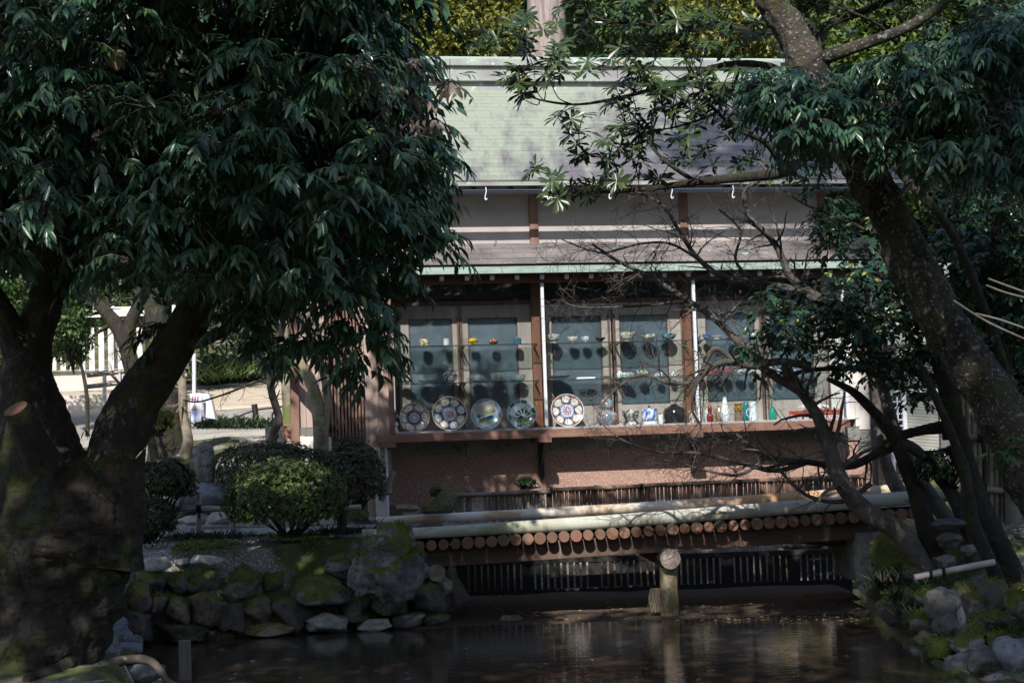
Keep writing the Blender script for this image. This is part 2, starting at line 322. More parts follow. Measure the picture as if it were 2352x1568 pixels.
M['frosted'] = surf('frosted', (0.135, 0.175, 0.215), [((0.075, 0.10, 0.12), 1.1, .42, .62)], rough=.35, spec=.6)
fb_ = M['frosted'].node_tree.nodes['Principled BSDF']; fb_.inputs['Subsurface Weight'].default_value = 1.0; fb_.inputs['Subsurface Radius'].default_value = (1, 1, 1); fb_.inputs['Subsurface Scale'].default_value = .16
# copper shingles
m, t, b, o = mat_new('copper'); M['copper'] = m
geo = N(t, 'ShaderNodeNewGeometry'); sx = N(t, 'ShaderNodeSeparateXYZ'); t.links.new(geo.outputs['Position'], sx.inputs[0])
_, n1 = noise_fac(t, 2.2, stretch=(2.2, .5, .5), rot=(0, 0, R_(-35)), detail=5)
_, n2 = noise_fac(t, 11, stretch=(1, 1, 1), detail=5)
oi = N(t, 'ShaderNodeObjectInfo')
g = math_(t, 'ADD', math_(t, 'MULTIPLY', sx.outputs[0], 0.085), math_(t, 'MULTIPLY', sx.outputs[2], -0.14))   # down and to the right verdigris thins and painted-in tree shade darkens the copper
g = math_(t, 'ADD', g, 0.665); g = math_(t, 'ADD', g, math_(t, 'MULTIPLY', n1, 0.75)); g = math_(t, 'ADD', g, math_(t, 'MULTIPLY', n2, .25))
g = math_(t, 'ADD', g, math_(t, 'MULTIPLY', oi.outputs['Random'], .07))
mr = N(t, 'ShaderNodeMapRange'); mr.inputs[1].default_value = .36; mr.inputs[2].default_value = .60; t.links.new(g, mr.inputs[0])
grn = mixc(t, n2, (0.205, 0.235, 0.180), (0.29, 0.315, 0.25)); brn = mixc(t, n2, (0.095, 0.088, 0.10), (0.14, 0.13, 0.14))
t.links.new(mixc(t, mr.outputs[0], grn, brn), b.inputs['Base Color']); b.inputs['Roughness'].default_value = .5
M['copper_low'] = surf('copper_low', (0.125, 0.115, 0.115), [((0.22, 0.19, 0.18), 3, .45, .65, (.4, 1, 1)), ((0.33, 0.42, 0.36), 7, .62, .7)], .42, objrand=.25)
M['copper_green'] = surf('copper_green', (0.25, 0.315, 0.28), [((0.17, 0.23, 0.20), 4, .45, .65), ((0.26, 0.15, 0.07), 2.3, .64, .70)], .6)
M['copper_ridge'] = surf('copper_ridge', (0.25, 0.285, 0.245), [((0.21, 0.20, 0.21), 2.4, .45, .62, (1, 1, .4)), ((0.5, 0.62, 0.54), 6, .6, .7)], .5)
M['copper_seam'] = surf('copper_seam', (0.28, 0.36, 0.31))
# water
m, t, b, o = mat_new('water'); M['water'] = m
b.inputs['Base Color'].default_value = (0.052, 0.038, 0.026, 1); b.inputs['Roughness'].default_value = .03; b.inputs['IOR'].default_value = 1.33
_, n1 = noise_fac(t, 3.2, stretch=(.8, 4.0, 1), detail=3); _, n2 = noise_fac(t, 16, stretch=(.6, 2.4, 1), detail=2)
hh = math_(t, 'ADD', n1, math_(t, 'MULTIPLY', n2, .25)); bp = N(t, 'ShaderNodeBump'); bp.inputs['Strength'].default_value = .13; bp.inputs['Distance'].default_value = .012
t.links.new(hh, bp.inputs['Height']); t.links.new(bp.outputs[0], b.inputs['Normal'])
# ground
m, t, b, o = mat_new('ground'); M['ground'] = m
f1, _ = noise_fac(t, .9, .42, .58); f2, _ = noise_fac(t, 45, .5, .62); f3, _ = noise_fac(t, 5, .4, .65); f4, _ = noise_fac(t, 2.3, .40, .60)
soil = mixc(t, f3, (0.075, 0.055, 0.04), (0.13, 0.105, 0.08)); grav = mixc(t, f2, (0.16, 0.14, 0.12), (0.44, 0.43, 0.41))
mo = mixc(t, f3, (0.04, 0.055, 0.010), (0.09, 0.10, 0.02)); at = N(t, 'ShaderNodeAttribute', attribute_name='Col'); sp = N(t, 'ShaderNodeSeparateColor'); t.links.new(at.outputs['Color'], sp.inputs[0])
def blend(w_, f_): return math_(t, 'MULTIPLY', math_(t, 'SUBTRACT', math_(t, 'ADD', w_, f_), .5), 2.0, True)
c = mixc(t, blend(sp.outputs[1], f4), soil, mo); c = mixc(t, blend(sp.outputs[0], f1), c, grav)
mud = mixc(t, f2, (0.05, 0.032, 0.022), (0.11, 0.08, 0.06)); c = mixc(t, sp.outputs[2], c, mud)
t.links.new(c, b.inputs['Base Color']); b.inputs['Roughness'].default_value = .9
_, n1 = noise_fac(t, 40); bp = N(t, 'ShaderNodeBump'); bp.inputs['Strength'].default_value = .6; bp.inputs['Distance'].default_value = .02; t.links.new(n1, bp.inputs['Height']); t.links.new(bp.outputs[0], b.inputs['Normal'])
M['path_sand'] = surf('path_sand', (0.46, 0.39, 0.29), [((0.36, 0.30, 0.23), 3, .45, .65), ((0.28, 0.24, 0.19), 30, .6, .7)], .95)
M['path_grey'] = surf('path_grey', (0.30, 0.275, 0.245), [((0.20, 0.18, 0.16), 3, .45, .65), ((0.38, 0.36, 0.33), 50, .55, .65)], .95, (0.4, 50, .01))
# ------------------------------------------------------------------ terrain
pond = [G(*q) for q in [(300, 1475), (480, 1468), (700, 1452), (950, 1432), (1035, 1405)]]
A1 = G(1035, 1405); ditchL = Vector((A1.x + .12, 19.7, 0)); ditchR = P(1925, 1200, 19.9)
pond += [Vector((ditchL.x, 19.7, 0)), Vector((ditchR.x, 20.0, 0))]
pond += [G(2000, 1400), G(2060, 1470), G(2150, 1540), G(2340, 1640), G(2480, 1900), G(2600, 2800), G(200, 2800), G(280, 1800), G(330, 1600)]
PX = np.array([p.x for p in pond]); PY = np.array([p.y for p in pond])
def pond_sd(x, y):                         # signed distance, negative inside
    x = np.asarray(x, float); y = np.asarray(y, float); d = np.full(x.shape, 1e9); ins = np.zeros(x.shape, bool); n = len(PX)
    for i in range(n):
        ax, ay, bx, by = PX[i], PY[i], PX[(i + 1) % n], PY[(i + 1) % n]
        ex, ey = bx - ax, by - ay; t_ = np.clip(((x - ax) * ex + (y - ay) * ey) / (ex * ex + ey * ey + 1e-12), 0, 1)
        d = np.minimum(d, np.hypot(x - ax - t_ * ex, y - ay - t_ * ey))
        c_ = ((ay > y) != (by > y)) & (x < (bx - ax) * (y - ay) / (by - ay + 1e-12) + ax); ins ^= c_
    return np.where(ins, -d, d)
def vnoise(x, y, s, seed=0):
    f = np.vectorize(lambda a, b_: mnoise.noise(Vector((a * s + seed, b_ * s, seed * 1.7))))
    return f(x, y)
def sstep(a, b_, v): v = np.clip((v - a) / (b_ - a), 0, 1); return v * v * (3 - 2 * v)
def height(x, y, detail=True):
    x = np.asarray(x, float); y = np.asarray(y, float); sd = pond_sd(x, y)
    left = np.interp(y, [3, 12.5, 15.0, 16.6, 19.5, 20.5, 23, 28, 36, 44, 90, 300], [.2, .30, .50, .86, .95, 1.1, 1.75, 2.26, 3.2, 5.2, 22, 60])
    near = np.interp(y, [3, 12.5, 15.3, 16.2], [.2, .30, .40, .86])
    mid = np.interp(y, [3, 19.6, 20.1, 26, 30, 90, 300], [.5, .52, 1.08, 1.15, 1.6, 20, 60])
    right = np.interp(sd, [0, .35, .7, 1.3, 2.5, 6], [-.06, -.02, .10, .36, .8, 1.2]) + np.interp(y, [20, 24, 90, 300], [0, .5, 22, 58]) + .55 * sstep(15.6, 17.4, y) * sstep(.05, .7, sd)
    k = sstep(-2.6, -1.6, x) * sstep(19.3, 19.8, y) if False else sstep(-3.2, -2.2, x) * sstep(19.0, 20.2, y)
    h = left * (1 - k) + mid * k
    h = np.where((x > ditchL.x) & (x < ditchR.x), mid, h)
    kr = sstep(2.6, 3.4, x - 0.0 * y); h = h * (1 - kr) + right * kr
    edge = np.where(x > 2.6, 1.0, sstep(0, .16, sd))
    h = np.where(sd <= 0, -.22 + 0.232 * sstep(15.7, 16.9, y) + .03 * sstep(17.4, 18.7, y), h * edge + (-.05) * (1 - edge))
    return h, sd
xs = np.concatenate([np.linspace(-260, -16, 18), np.arange(-15, 11, .14), np.linspace(12, 260, 18)])
ys = np.concatenate([np.linspace(-120, 2, 8), np.arange(3, 12, .5), np.arange(12, 24, .12), np.arange(24, 46, .5), np.linspace(48, 300, 16)])
GX, GY = np.meshgrid(xs, ys); H, SD = height(GX, GY)
near = (np.abs(GX) < 16) & (GY < 46) & (GY > 2)
NZ = np.zeros_like(H); NZ[near] = vnoise(GX[near], GY[near], 1.3) * .05 + vnoise(GX[near], GY[near], 5, 3) * .02
H = H + np.where(SD > 0.15, NZ, NZ * .45)
nx, ny = len(xs), len(ys)
me = bpy.data.meshes.new('ground'); V = np.stack([GX, GY, H], -1).reshape(-1, 3)
idx = np.arange(nx * ny).reshape(ny, nx)
Q = np.stack([idx[:-1, :-1], idx[:-1, 1:], idx[1:, 1:], idx[1:, :-1]], -1).reshape(-1, 4)
me.from_pydata(V.tolist(), [], Q.tolist()); me.polygons.foreach_set('use_smooth', np.ones(len(Q), bool))
grav = sstep(17.6, 18.1, GY) * (GX < -1.0) * (GY < 19.6) + .65 * (GX < -2.8) * (GY > 15.4) * (GY < 17.6) + .45 * (GX > -1.4) * (GX < 3) * (GY > 19.4)
moss_ = .75 * (GX > 3) + .75 * ((GX > -2.9) & (GX < -.5) & (GY < 17.6)) + .35 * ((GX <= -2.9) & (GY < 17.5)) + .6 * (GY > 21)
mud_ = (SD < .02) * 1.0
ca = me.attributes.new('Col', 'FLOAT_COLOR', 'POINT'); ca.data.foreach_set('color', np.stack([np.clip(grav, 0, 1), np.clip(moss_, 0, 1), mud_, np.ones_like(H)], -1).astype(np.float32).ravel())
go = link('ground', me, None, M['ground']); go['kind'] = 'structure'
def gz(x, y): return float(height(np.array([x]), np.array([y]))[0][0])
wm = MB(); xs2 = [-30, 30]; wm.add([(-8, -6, 0), (6, -6, 0), (6, 19.2, 0), (-8, 19.2, 0)], [(0, 1, 2, 3)])
wo_ = wm.build('water', M['water']); wo_['kind'] = 'structure'
def strip(name, mat, edgeA, edgeB, lift=.012, nseg=60, nw=14, zf=None):
    A = smooth_line(edgeA, 8); B = smooth_line(edgeB, 8)
    def samp(l, t_): 
        q = t_ * (len(l) - 1); i = min(int(q), len(l) - 2); return l[i].lerp(l[i + 1], q - i)
    b_ = MB(); vs_ = []
    for i in range(nseg):
        for j in range(nw):
            p = samp(A, i / (nseg - 1)).lerp(samp(B, i / (nseg - 1)), j / (nw - 1))
            vs_.append((p.x, p.y, gz(p.x, p.y) + lift * .8))
    fs = [(i * nw + j, i * nw + j + 1, (i + 1) * nw + j + 1, (i + 1) * nw + j) for i in range(nseg - 1) for j in range(nw - 1)]
    for j in (0, nw - 1):                  # turned-down edges so that the sheet never floats
        for i in range(nseg):
            x_, y_, z_ = vs_[i * nw + j]; vs_.append((x_, y_ + (-.12 if j == 0 else .12), z_ - .35))
    e0 = nseg * nw; e1 = e0 + nseg
    fs += [(i * nw, (i + 1) * nw, e0 + i + 1, e0 + i) for i in range(nseg - 1)] + [(i * nw + nw - 1, e1 + i, e1 + i + 1, (i + 1) * nw + nw - 1) for i in range(nseg - 1)]
    b_.add(vs_, fs, 0, True); o = b_.build(name, mat); o['kind'] = 'structure'; return o
strip('sand_road', M['path_sand'], [(-10, 29.5, 0), (-5, 30, 0), (-2, 32.5, 0), (0, 36, 0)], [(-10, 35, 0), (-5.5, 36.5, 0), (-3.4, 38.5, 0), (-2, 41, 0)], .06)
strip('path', M['path_grey'], [(-9, 24.6, 0), (-6, 25, 0), (-3.4, 26, 0), (-1, 28, 0)], [(-10, 29.4, 0), (-5.4, 29.9, 0), (-2.4, 32, 0), (-.4, 35, 0)], .05)
strip('path', M['path_grey'], [(-8, 17.75, 0), (-3, 17.8, 0), (-1.55, 17.9, 0)], [(-8, 18.5, 0), (-3, 18.5, 0), (-1.55, 18.4, 0)], .05)
# ------------------------------------------------------------------ the shop building (local x along the facade, y into it)
rng = np.random.default_rng(7); rnd = random.Random(5)
B = empty('shop_building', ORG, TH, 'long low timber shop with green copper roof and a glazed showcase front', 'building')
def Z(py, d, px=1250): return L(px, py, d)[1]
def U(px, d, py=800): return L(px, py, d)[0]
DG = .42; DE = .60; DGUT = .55
uL = U(905, 0, 900); uR = U(1962, 0, 900)
zs = Z(985, DG)                                   # sill top
z_wt = Z(440, 0) + .1; z_lr = Z(563, 0)           # upper wall: hidden top, foot
uWL = U(700, 0, 500); uWR = U(1896, 0, 500)
def part(name, mats, parent=B, bevel=0, fn=None):
    b_ = MB(); fn(b_); return b_.build(name, mats, parent, bevel)
# masses
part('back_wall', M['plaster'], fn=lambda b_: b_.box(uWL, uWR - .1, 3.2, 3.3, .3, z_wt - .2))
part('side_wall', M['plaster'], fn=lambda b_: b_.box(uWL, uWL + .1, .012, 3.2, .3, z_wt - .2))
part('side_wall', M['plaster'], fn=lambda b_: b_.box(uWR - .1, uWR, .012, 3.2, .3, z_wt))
part('wall', M['aggregate'], fn=lambda b_: b_.box(U(893, 0, 1080), U(2052, 0, 1050), 0, .12, .2, Z(1036, 0)))
zb0 = Z(1036, .02); zb1 = Z(1004, .02)
us = [U(893, 0, 1020), .05 + U(1060, 0, 1020), U(1262, 0, 1020), U(1440, 0, 1020), U(1620, 0, 1020), U(1790, 0, 1020), U(1975, 0, 1020)]
for a, c_ in zip(us[:-1], us[1:]):
    part('stone_slab', M['stone_band'], bevel=.004, fn=lambda b_: b_.box(a + .004, c_ - .004, -.025, .1, zb0 + .002, zb1))
part('sill_back', M['wood_dark'], fn=lambda b_: b_.box(us[0], us[-1], -.03, .14, zb1 + .002, zs - .09))
# sill board, projecting
sil0 = U(868, .5, 990); sil1 = U(1960, .5, 965)
part('sill_board', M['wood_sill'], bevel=.006, fn=lambda b_: b_.add([(sil0, -.40, zs - .105), (sil0 + .16, -.5, zs - .105), (sil1 - .12, -.5, zs - .105), (sil1, -.40, zs - .105), (sil1, .02, zs - .105), (sil0, .02, zs - .105),
      (sil0, -.40, zs - .005), (sil0 + .16, -.5, zs - .005), (sil1 - .12, -.5, zs - .005), (sil1, -.40, zs - .005), (sil1, .02, zs - .005), (sil0, .02, zs - .005)],
      [(5, 4, 3, 2, 1, 0), (6, 7, 8, 9, 10, 11), (0, 1, 7, 6), (1, 2, 8, 7), (2, 3, 9, 8), (3, 4, 10, 9), (4, 5, 11, 10), (5, 0, 6, 11)]))
part('sill_sash', M['sash_grey'], fn=lambda b_: b_.box(U(905, DG, 980), sil1 - .05, -DG - .02, -DG + .02, zs - .002, zs + .02))
for px in (893, 1250, 1598, 1918):                # beam ends + iron straps
    uc = U(px, .52, 1000)
    o = part('beam_end', M['wood_sill'], bevel=.005, fn=lambda b_: b_.add([(uc - .075, -.60, zs - .16), (uc + .075, -.60, zs - .16), (uc + .075, -.60, zs - .085), (uc, -.60, zs - .05), (uc - .075, -.60, zs - .085),
        (uc - .075, -.02, zs - .16), (uc + .075, -.02, zs - .16), (uc + .075, -.02, zs - .108), (uc, -.02, zs - .108), (uc - .075, -.02, zs - .108)],
        [(0, 1, 2, 3, 4), (9, 8, 7, 6, 5), (0, 5, 6, 1), (1, 6, 7, 2), (2, 7, 8, 3), (3, 8, 9, 4), (4, 9, 5, 0)]))
    ub = U(px - 8 if px < 1900 else px - 10, 0, 1060); zt = Z(1010, 0); zl = Z(1100, 0)
    def strap(b_):
        b_.box(ub - .035, ub + .035, -.05, -.03, zl + .04, zt); b_.add([(ub - .035, -.05, zl + .04), (ub + .035, -.05, zl + .04), (ub, -.05, zl - .03), (ub - .035, -.03, zl + .04), (ub + .035, -.03, zl + .04), (ub, -.03, zl - .03)], [(0, 2, 1), (3, 4, 5), (0, 3, 5, 2), (2, 5, 4, 1)])
        b_.bar((ub, -.05, zl + .18), (ub, -.36, zt - .02), .035, .035)
        for k in range(4): b_.tube([(ub, -.051, zl + .03 + k * .11), (ub, -.062, zl + .03 + k * .11)], .012, 8)
    part('iron_bracket', M['metal_black'], fn=strap)
# showcase back: posts, frames, frosted panels (plane d=0)
zf_top = Z(727, 0, 1250); zh = Z(698, 0, 1250)
part('showcase_floor', M['wood_grey'], fn=lambda b_: b_.box(U(905, DG, 980), sil1 - .05, -DG + .031, 0, zs - .004, zs + .002))
part('header_board', M['wood_red'], fn=lambda b_: b_.box(uL, uR, -.012, .05, zh, zh + .05))
part('head_panel', M['interior'], fn=lambda b_: b_.box(uL, uR, .02, .06, zh + .052, Z(640, 0) + .3))
posts = [U(1234, .05, 850), U(1582, .05, 850)]
for uc in posts: part('post', M['wood_red'], bevel=.004, fn=lambda b_: b_.box(uc - .052, uc + .052, -.07, .05, zs + .003, Z(640, 0) + .3))
part('end_post', M['wood_weathered'], bevel=.004, fn=lambda b_: b_.box(U(868, .3, 900), U(893, .3, 900), -.34, -.22, zs - .7, Z(640, 0) + .2))
part('end_post', M['wood_lattice'], bevel=.004, fn=lambda b_: b_.box(U(893, .4, 900), U(904, .4, 900), -.46, -.36, zs + .002, Z(640, 0) + .2))
# door-like frames: opening edges in photo pixels measured at y~800
frames = [(905, 940, 1040, 1056), (1062, 1076, 1190, 1222), (1249, 1268, 1383, 1405), (1410, 1424, 1535, 1566), (1602, 1622, 1735, 1752), (1756, 1772, 1868, 1905)]
for a, c1_, c2_, e in frames:
    ua, u1, u2, ue = U(a, 0), U(c1_, 0), U(c2_, 0), U(e, 0)
    fr = part('sliding_panel', M['wood_frame'], bevel=.003, fn=lambda b_: (b_.box(ua, u1, 0, .04, zs + .003, zh - .002), b_.box(u2, ue, 0, .04, zs + .003, zh - .002), b_.box(u1, u2, 0, .04, zf_top, zh - .002), b_.box(u1, u2, 0, .04, zs + .003, zs + .27)))
    part('frosted_pane', M['frosted'], fr, fn=lambda b_: b_.box(u1, u2, .022, .14, zs + .27, zf_top))
    part('moulding', M['wood_red'], fr, fn=lambda b_: (b_.box(u1, u1 + .008, -.004, .021, zs + .27, zf_top), b_.box(u2 - .008, u2, -.004, .021, zs + .27, zf_top), b_.box(u1 + .008, u2 - .008, -.004, .021, zf_top - .008, zf_top)))
part('end_panel', M['plaster_white'], fn=lambda b_: b_.box(U(1907, 0, 900), U(1962, 0, 900), 0, .05, zs + .003, Z(640, 0) + .2))
# slotted shelf rails and glass shelves
sh = [Z(789, .2, 1250), Z(873, .2, 1250)]
rails = [U(p, 0) for p in (912, 1053, 1060, 1224, 1252, 1399, 1412, 1567, 1600, 1748, 1760, 1900)]
for u in rails:
    def rl(b_):
        b_.box(u - .012, u + .012, -.022, -.004, zs + .05, zf_top + .02)
        for k in range(46): b_.box(u - .004, u + .004, -.0245, -.0225, zs + .08 + k * .032, zs + .096 + k * .032, 1)
    part('shelf_rail', [M['wood_lattice'], M['interior']], fn=rl)
for z in sh:
    for ua, ue in ((U(912, .2), posts[0] - .03), (posts[0] + .06, posts[1] - .03), (posts[1] + .06, U(1903, .2))):
        part('glass_shelf', [M['glass_shelf'], M['glass_edge']], fn=lambda b_: (b_.box(ua, ue, -.33, -.03, z - .009, z - .001), b_.box(ua, ue, -.334, -.3302, z - .010, z, 1)))
    for u in rails[1:-1]:
        part('shelf_bracket', M['wood_lattice'], fn=lambda b_: b_.add([(u - .006, -.0245, z - .011), (u + .006, -.0245, z - .011), (u + .006, -.26, z - .011), (u - .006, -.26, z - .011), (u - .006, -.0245, z - .06), (u + .006, -.0245, z - .06), (u + .006, -.24, z - .022), (u - .006, -.24, z - .022)],
             [(0, 1, 2, 3), (7, 6, 5, 4), (3, 2, 6, 7), (0, 3, 7, 4), (1, 5, 6, 2), (0, 4, 5, 1)]))
# front glass and aluminium mullions
zgt = Z(648, DG)
ms_ = [U(1249, DG, 800), U(1597, DG, 800)]
ge = [U(905, DG, 900)] + ms_ + [U(1944, DG, 900)]
for a, c_ in zip(ge[:-1], ge[1:]):
    part('glass_pane', M['glass'], fn=lambda b_: b_.box(a + .017, c_ - .017, -DG - .003, -DG + .003, zs + .035, zgt))
for uc in ms_: part('mullion', M['metal_white'], bevel=.003, fn=lambda b_: b_.box(uc - .018, uc + .018, -DG - .03, -DG + .02, zs + .036, zgt + .12))
part('end_glass', M['glass'], fn=lambda b_: b_.box(ge[0] - .003, ge[0] + .003, -DG + .03, -.01, zs + .036, zgt))
part('mullion', M['metal_white'], fn=lambda b_: b_.box(ge[3] - .014, ge[3] + .014, -DG - .02, -DG + .014, zs + .036, zgt + .12))
# lower roof (hisashi)
zd = Z(627, DE); zu_ = Z(563, 0) - .01
rL = U(800, .3, 600); rR = U(2010, .3, 600)
part('lower_roof_deck', M['wood_dark'], fn=lambda b_: b_.add([(rL, -DE, zd - .01), (rR, -DE, zd - .01), (rR, .0, zu_ - .03), (rL, .0, zu_ - .03), (rL, -DE, zd + .03), (rR, -DE, zd + .03), (rR, .0, zu_ - .005), (rL, .0, zu_ - .005)],
     [(0, 3, 2, 1), (4, 5, 6, 7), (0, 1, 5, 4), (1, 2, 6, 5), (2, 3, 7, 6), (3, 0, 4, 7)]))
def shingle_mesh(wd, dp, thk, name):
    b_ = MB(); b_.box(0, wd, -.004, dp, 0, thk)
    return b_.mesh(name)
NC = 4; lm = shingle_mesh(.40, .19, .008, 'lower_shingle'); lm.materials.append(M['copper_low'])
sl_ = math.atan2(zu_ - zd - .03, DE)
for c_ in range(NC):
    u = rL - rnd.random() * .3
    fy = -DE + .10 + c_ * (DE - .10) / NC
    while u < rR - .1:
        if u >= rL:
            o = link('lower_shingle', lm, B)
            o.location = (u, fy, zd + .04 + (fy + DE) * math.tan(sl_) + .004 * NC - rnd.random() * .003 + .012); o.rotation_euler = (sl_ - .04, rnd.uniform(-.004, .004), 0)
        u += .404
for k in range(int((rR - rL) / .9) + 1):
    u0 = rL + k * .9; u1 = min(u0 + .895, rR)
    part('eave_flashing', M['copper_green'], bevel=.004, fn=lambda b_: (b_.add([(u0, -DE - .03, zd), (u1, -DE - .03, zd), (u1, -DE + .13, zd + .075), (u0, -DE + .13, zd + .075), (u0, -DE - .03, zd + .045), (u1, -DE - .03, zd + .045), (u1, -DE + .13, zd + .105), (u0, -DE + .13, zd + .105)],
       [(0, 3, 2, 1), (4, 5, 6, 7), (0, 1, 5, 4), (1, 2, 6, 5), (2, 3, 7, 6), (3, 0, 4, 7)])))
part('wall_flashing', M['copper_low'], fn=lambda b_: b_.box(rL, rR, -.06, -.003, zu_ - .01, zu_ + .012))
# rafters with white painted ends
ur = U(958, DE, 633); k = 0
while ur - .303 * 1 > rL: ur -= .303
while ur < rR - .1:
    zz = zd - .035
    b_ = MB(); b_.bar((ur, -DE + .10, zz), (ur, .02, zz + .12), .045, .055, 0); o = b_.build('rafter', M['wood_dark'], B)
    b_ = MB(); b_.bar((ur, -DE + .075, zz - .004), (ur, -DE + .099, zz), .05, .055, 0); b_.build('rafter_tip', M['metal_white'], o)
    ur += .303
part('fascia', M['wood_eave'], fn=lambda b_: b_.box(rL, rR, -DE + .13, -DE + .16, zd - .10, zd - .002))
part('head_beam', M['wood_dark'], fn=lambda b_: (b_.box(rL + .2, rR - .2, -DG - .04, -DG + .04, zgt + .02, zgt + .12), b_.box(rL + .2, rR - .2, -DG + .045, .02, zgt + .09, zgt + .12)))
# upper wall panels and posts
ze = Z(418, .47, 1250)
up = [U(1225, 0, 500), U(1570, 0, 500)]
step = up[1] - up[0]
pl = [up[0] - step, up[0], up[1], U(1888, 0, 500)]
edges = [uWL] + pl
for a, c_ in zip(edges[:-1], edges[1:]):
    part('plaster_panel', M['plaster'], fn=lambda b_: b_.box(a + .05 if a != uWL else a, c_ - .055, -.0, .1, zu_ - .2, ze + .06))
for uc in pl: part('wall_post', M['wood_lattice'], bevel=.004, fn=lambda b_: b_.box(uc - .053, uc + .053, -.03, .1, zu_ + .015, ze + .05))
# main roof
RID = 2.9; pitch = math.atan2(Z(206, -RID + .2) - ze, RID + .27)
yv = -.47; slopeL = (RID + .47) / math.cos(pitch)
vL = U(880, .54, 418); vR = U(2080, .54, 418)
def roofz(y): return ze + (y - yv) * math.tan(pitch)
part('roof_deck', M['wood_dark'], fn=lambda b_: b_.add([(vL + .02, yv + .02, ze - .05), (vR - .02, yv + .02, ze - .05), (vR - .02, RID, roofz(RID) - .13), (vL + .02, RID, roofz(RID) - .13), (vL + .02, yv + .02, ze - .02), (vR - .02, yv + .02, ze - .02), (vR - .02, RID, roofz(RID) - .012), (vL + .02, RID, roofz(RID) - .012)],
     [(0, 3, 2, 1), (4, 5, 6, 7), (0, 1, 5, 4), (1, 2, 6, 5), (2, 3, 7, 6), (3, 0, 4, 7)]))
part('back_roof', M['copper_low'], fn=lambda b_: b_.add([(vL, RID, roofz(RID)), (vR, RID, roofz(RID)), (vR, 2 * RID + .47, ze), (vL, 2 * RID + .47, ze), (vL, RID, roofz(RID) - .1), (vR, RID, roofz(RID) - .1), (vR, 2 * RID + .47, ze - .1), (vL, 2 * RID + .47, ze - .1)],
     [(0, 1, 2, 3), (7, 6, 5, 4), (0, 3, 7, 4), (1, 5, 6, 2), (2, 6, 7, 3), (0, 4, 5, 1)]))
NR = 26; dy = (RID - yv - .05) / NR
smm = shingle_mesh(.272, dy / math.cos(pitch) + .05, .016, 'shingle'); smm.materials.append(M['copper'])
# pale raised seam on the side of each shingle
cells = []
for r in range(NR):
    u = vL + (r % 2) * .135 + rnd.uniform(-.03, .03) + (.07 * (r % 3)) - .25
    while u < vR:
        a = max(u, vL); cells.append((r, a, min(.274, vR - a) if u + .274 > vR else (u + .274 - a))); u += .275
full = [c_ for c_ in cells if c_[2] > .27]; rest = [c_ for c_ in cells if c_[2] <= .27]
inview = [c_ for c_ in full if c_[1] > U(925, 0, 300) and c_[1] < U(1830, 0, 300)]
inview.sort(key=lambda c_: c_[0]); keep = set(inview[:298])
stuffb = MB()
for c_ in cells:
    r, u, wd = c_; y = yv + r * dy; lift = .012 + rnd.uniform(0, .004); rz = rnd.uniform(-.006, .006)
    Mx = Matrix.Translation((u, y, roofz(y) + lift)) @ Matrix.Rotation(pitch - .022, 4, 'X') @ Matrix.Rotation(rz, 4, 'Y') @ Matrix.Rotation(rnd.uniform(-.006, .006), 4, 'Z')
    if c_ in keep:
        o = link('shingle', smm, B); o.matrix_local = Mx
    else:
        stuffb.M = Mx; stuffb.box(0, wd - .002, -.004, dy / math.cos(pitch) + .05, 0, .012)
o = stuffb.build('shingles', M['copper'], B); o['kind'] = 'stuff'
part('verge', M['copper_ridge'], fn=lambda b_: (b_.bar((vL, yv, ze - .02), (vL, RID, roofz(RID) - .02), .05, .16), b_.bar((vR, yv, ze - .02), (vR, RID, roofz(RID) - .02), .05, .16)))
part('eave_board', M['copper_ridge'], fn=lambda b_: b_.box(vL, vR, yv - .03, yv + .012, ze - .045, ze + .002))
# ridge: box ridge with rolled cap, end ornament
zr = roofz(RID); rl0 = vL + .10
for k in range(int((vR - rl0) / 1.2)):
    a = rl0 + k * 1.2; c_ = a + 1.192
    o = part('ridge_cover', M['copper_ridge'], bevel=.006, fn=lambda b_: (b_.box(a, c_, RID - .32, RID + .32, zr - .17, zr - .10), b_.box(a, c_, RID - .24, RID + .24, zr - .098, zr + .20), b_.box(a, c_, RID - .30, RID + .30, zr + .202, zr + .30), b_.box(a, c_, RID - .32, RID + .32, zr + .06 - .08, zr + .02)))
part('ridge_cap', M['copper_seam'], bevel=.01, fn=lambda b_: (b_.box(rl0, vR, RID - .16, RID + .16, zr + .302, zr + .36)))
part('ridge_ornament', M['copper_green'], bevel=.012, fn=lambda b_: (b_.box(rl0 - .12, rl0 + .02, RID - .36, RID + .36, zr + .16, zr + .44), b_.box(rl0 - .20, rl0 - .001, RID - .42, RID + .42, zr - .30, zr + .158), b_.box(rl0 - .26, rl0 - .02, RID - .5, RID + .5, zr - .55, zr - .302)))
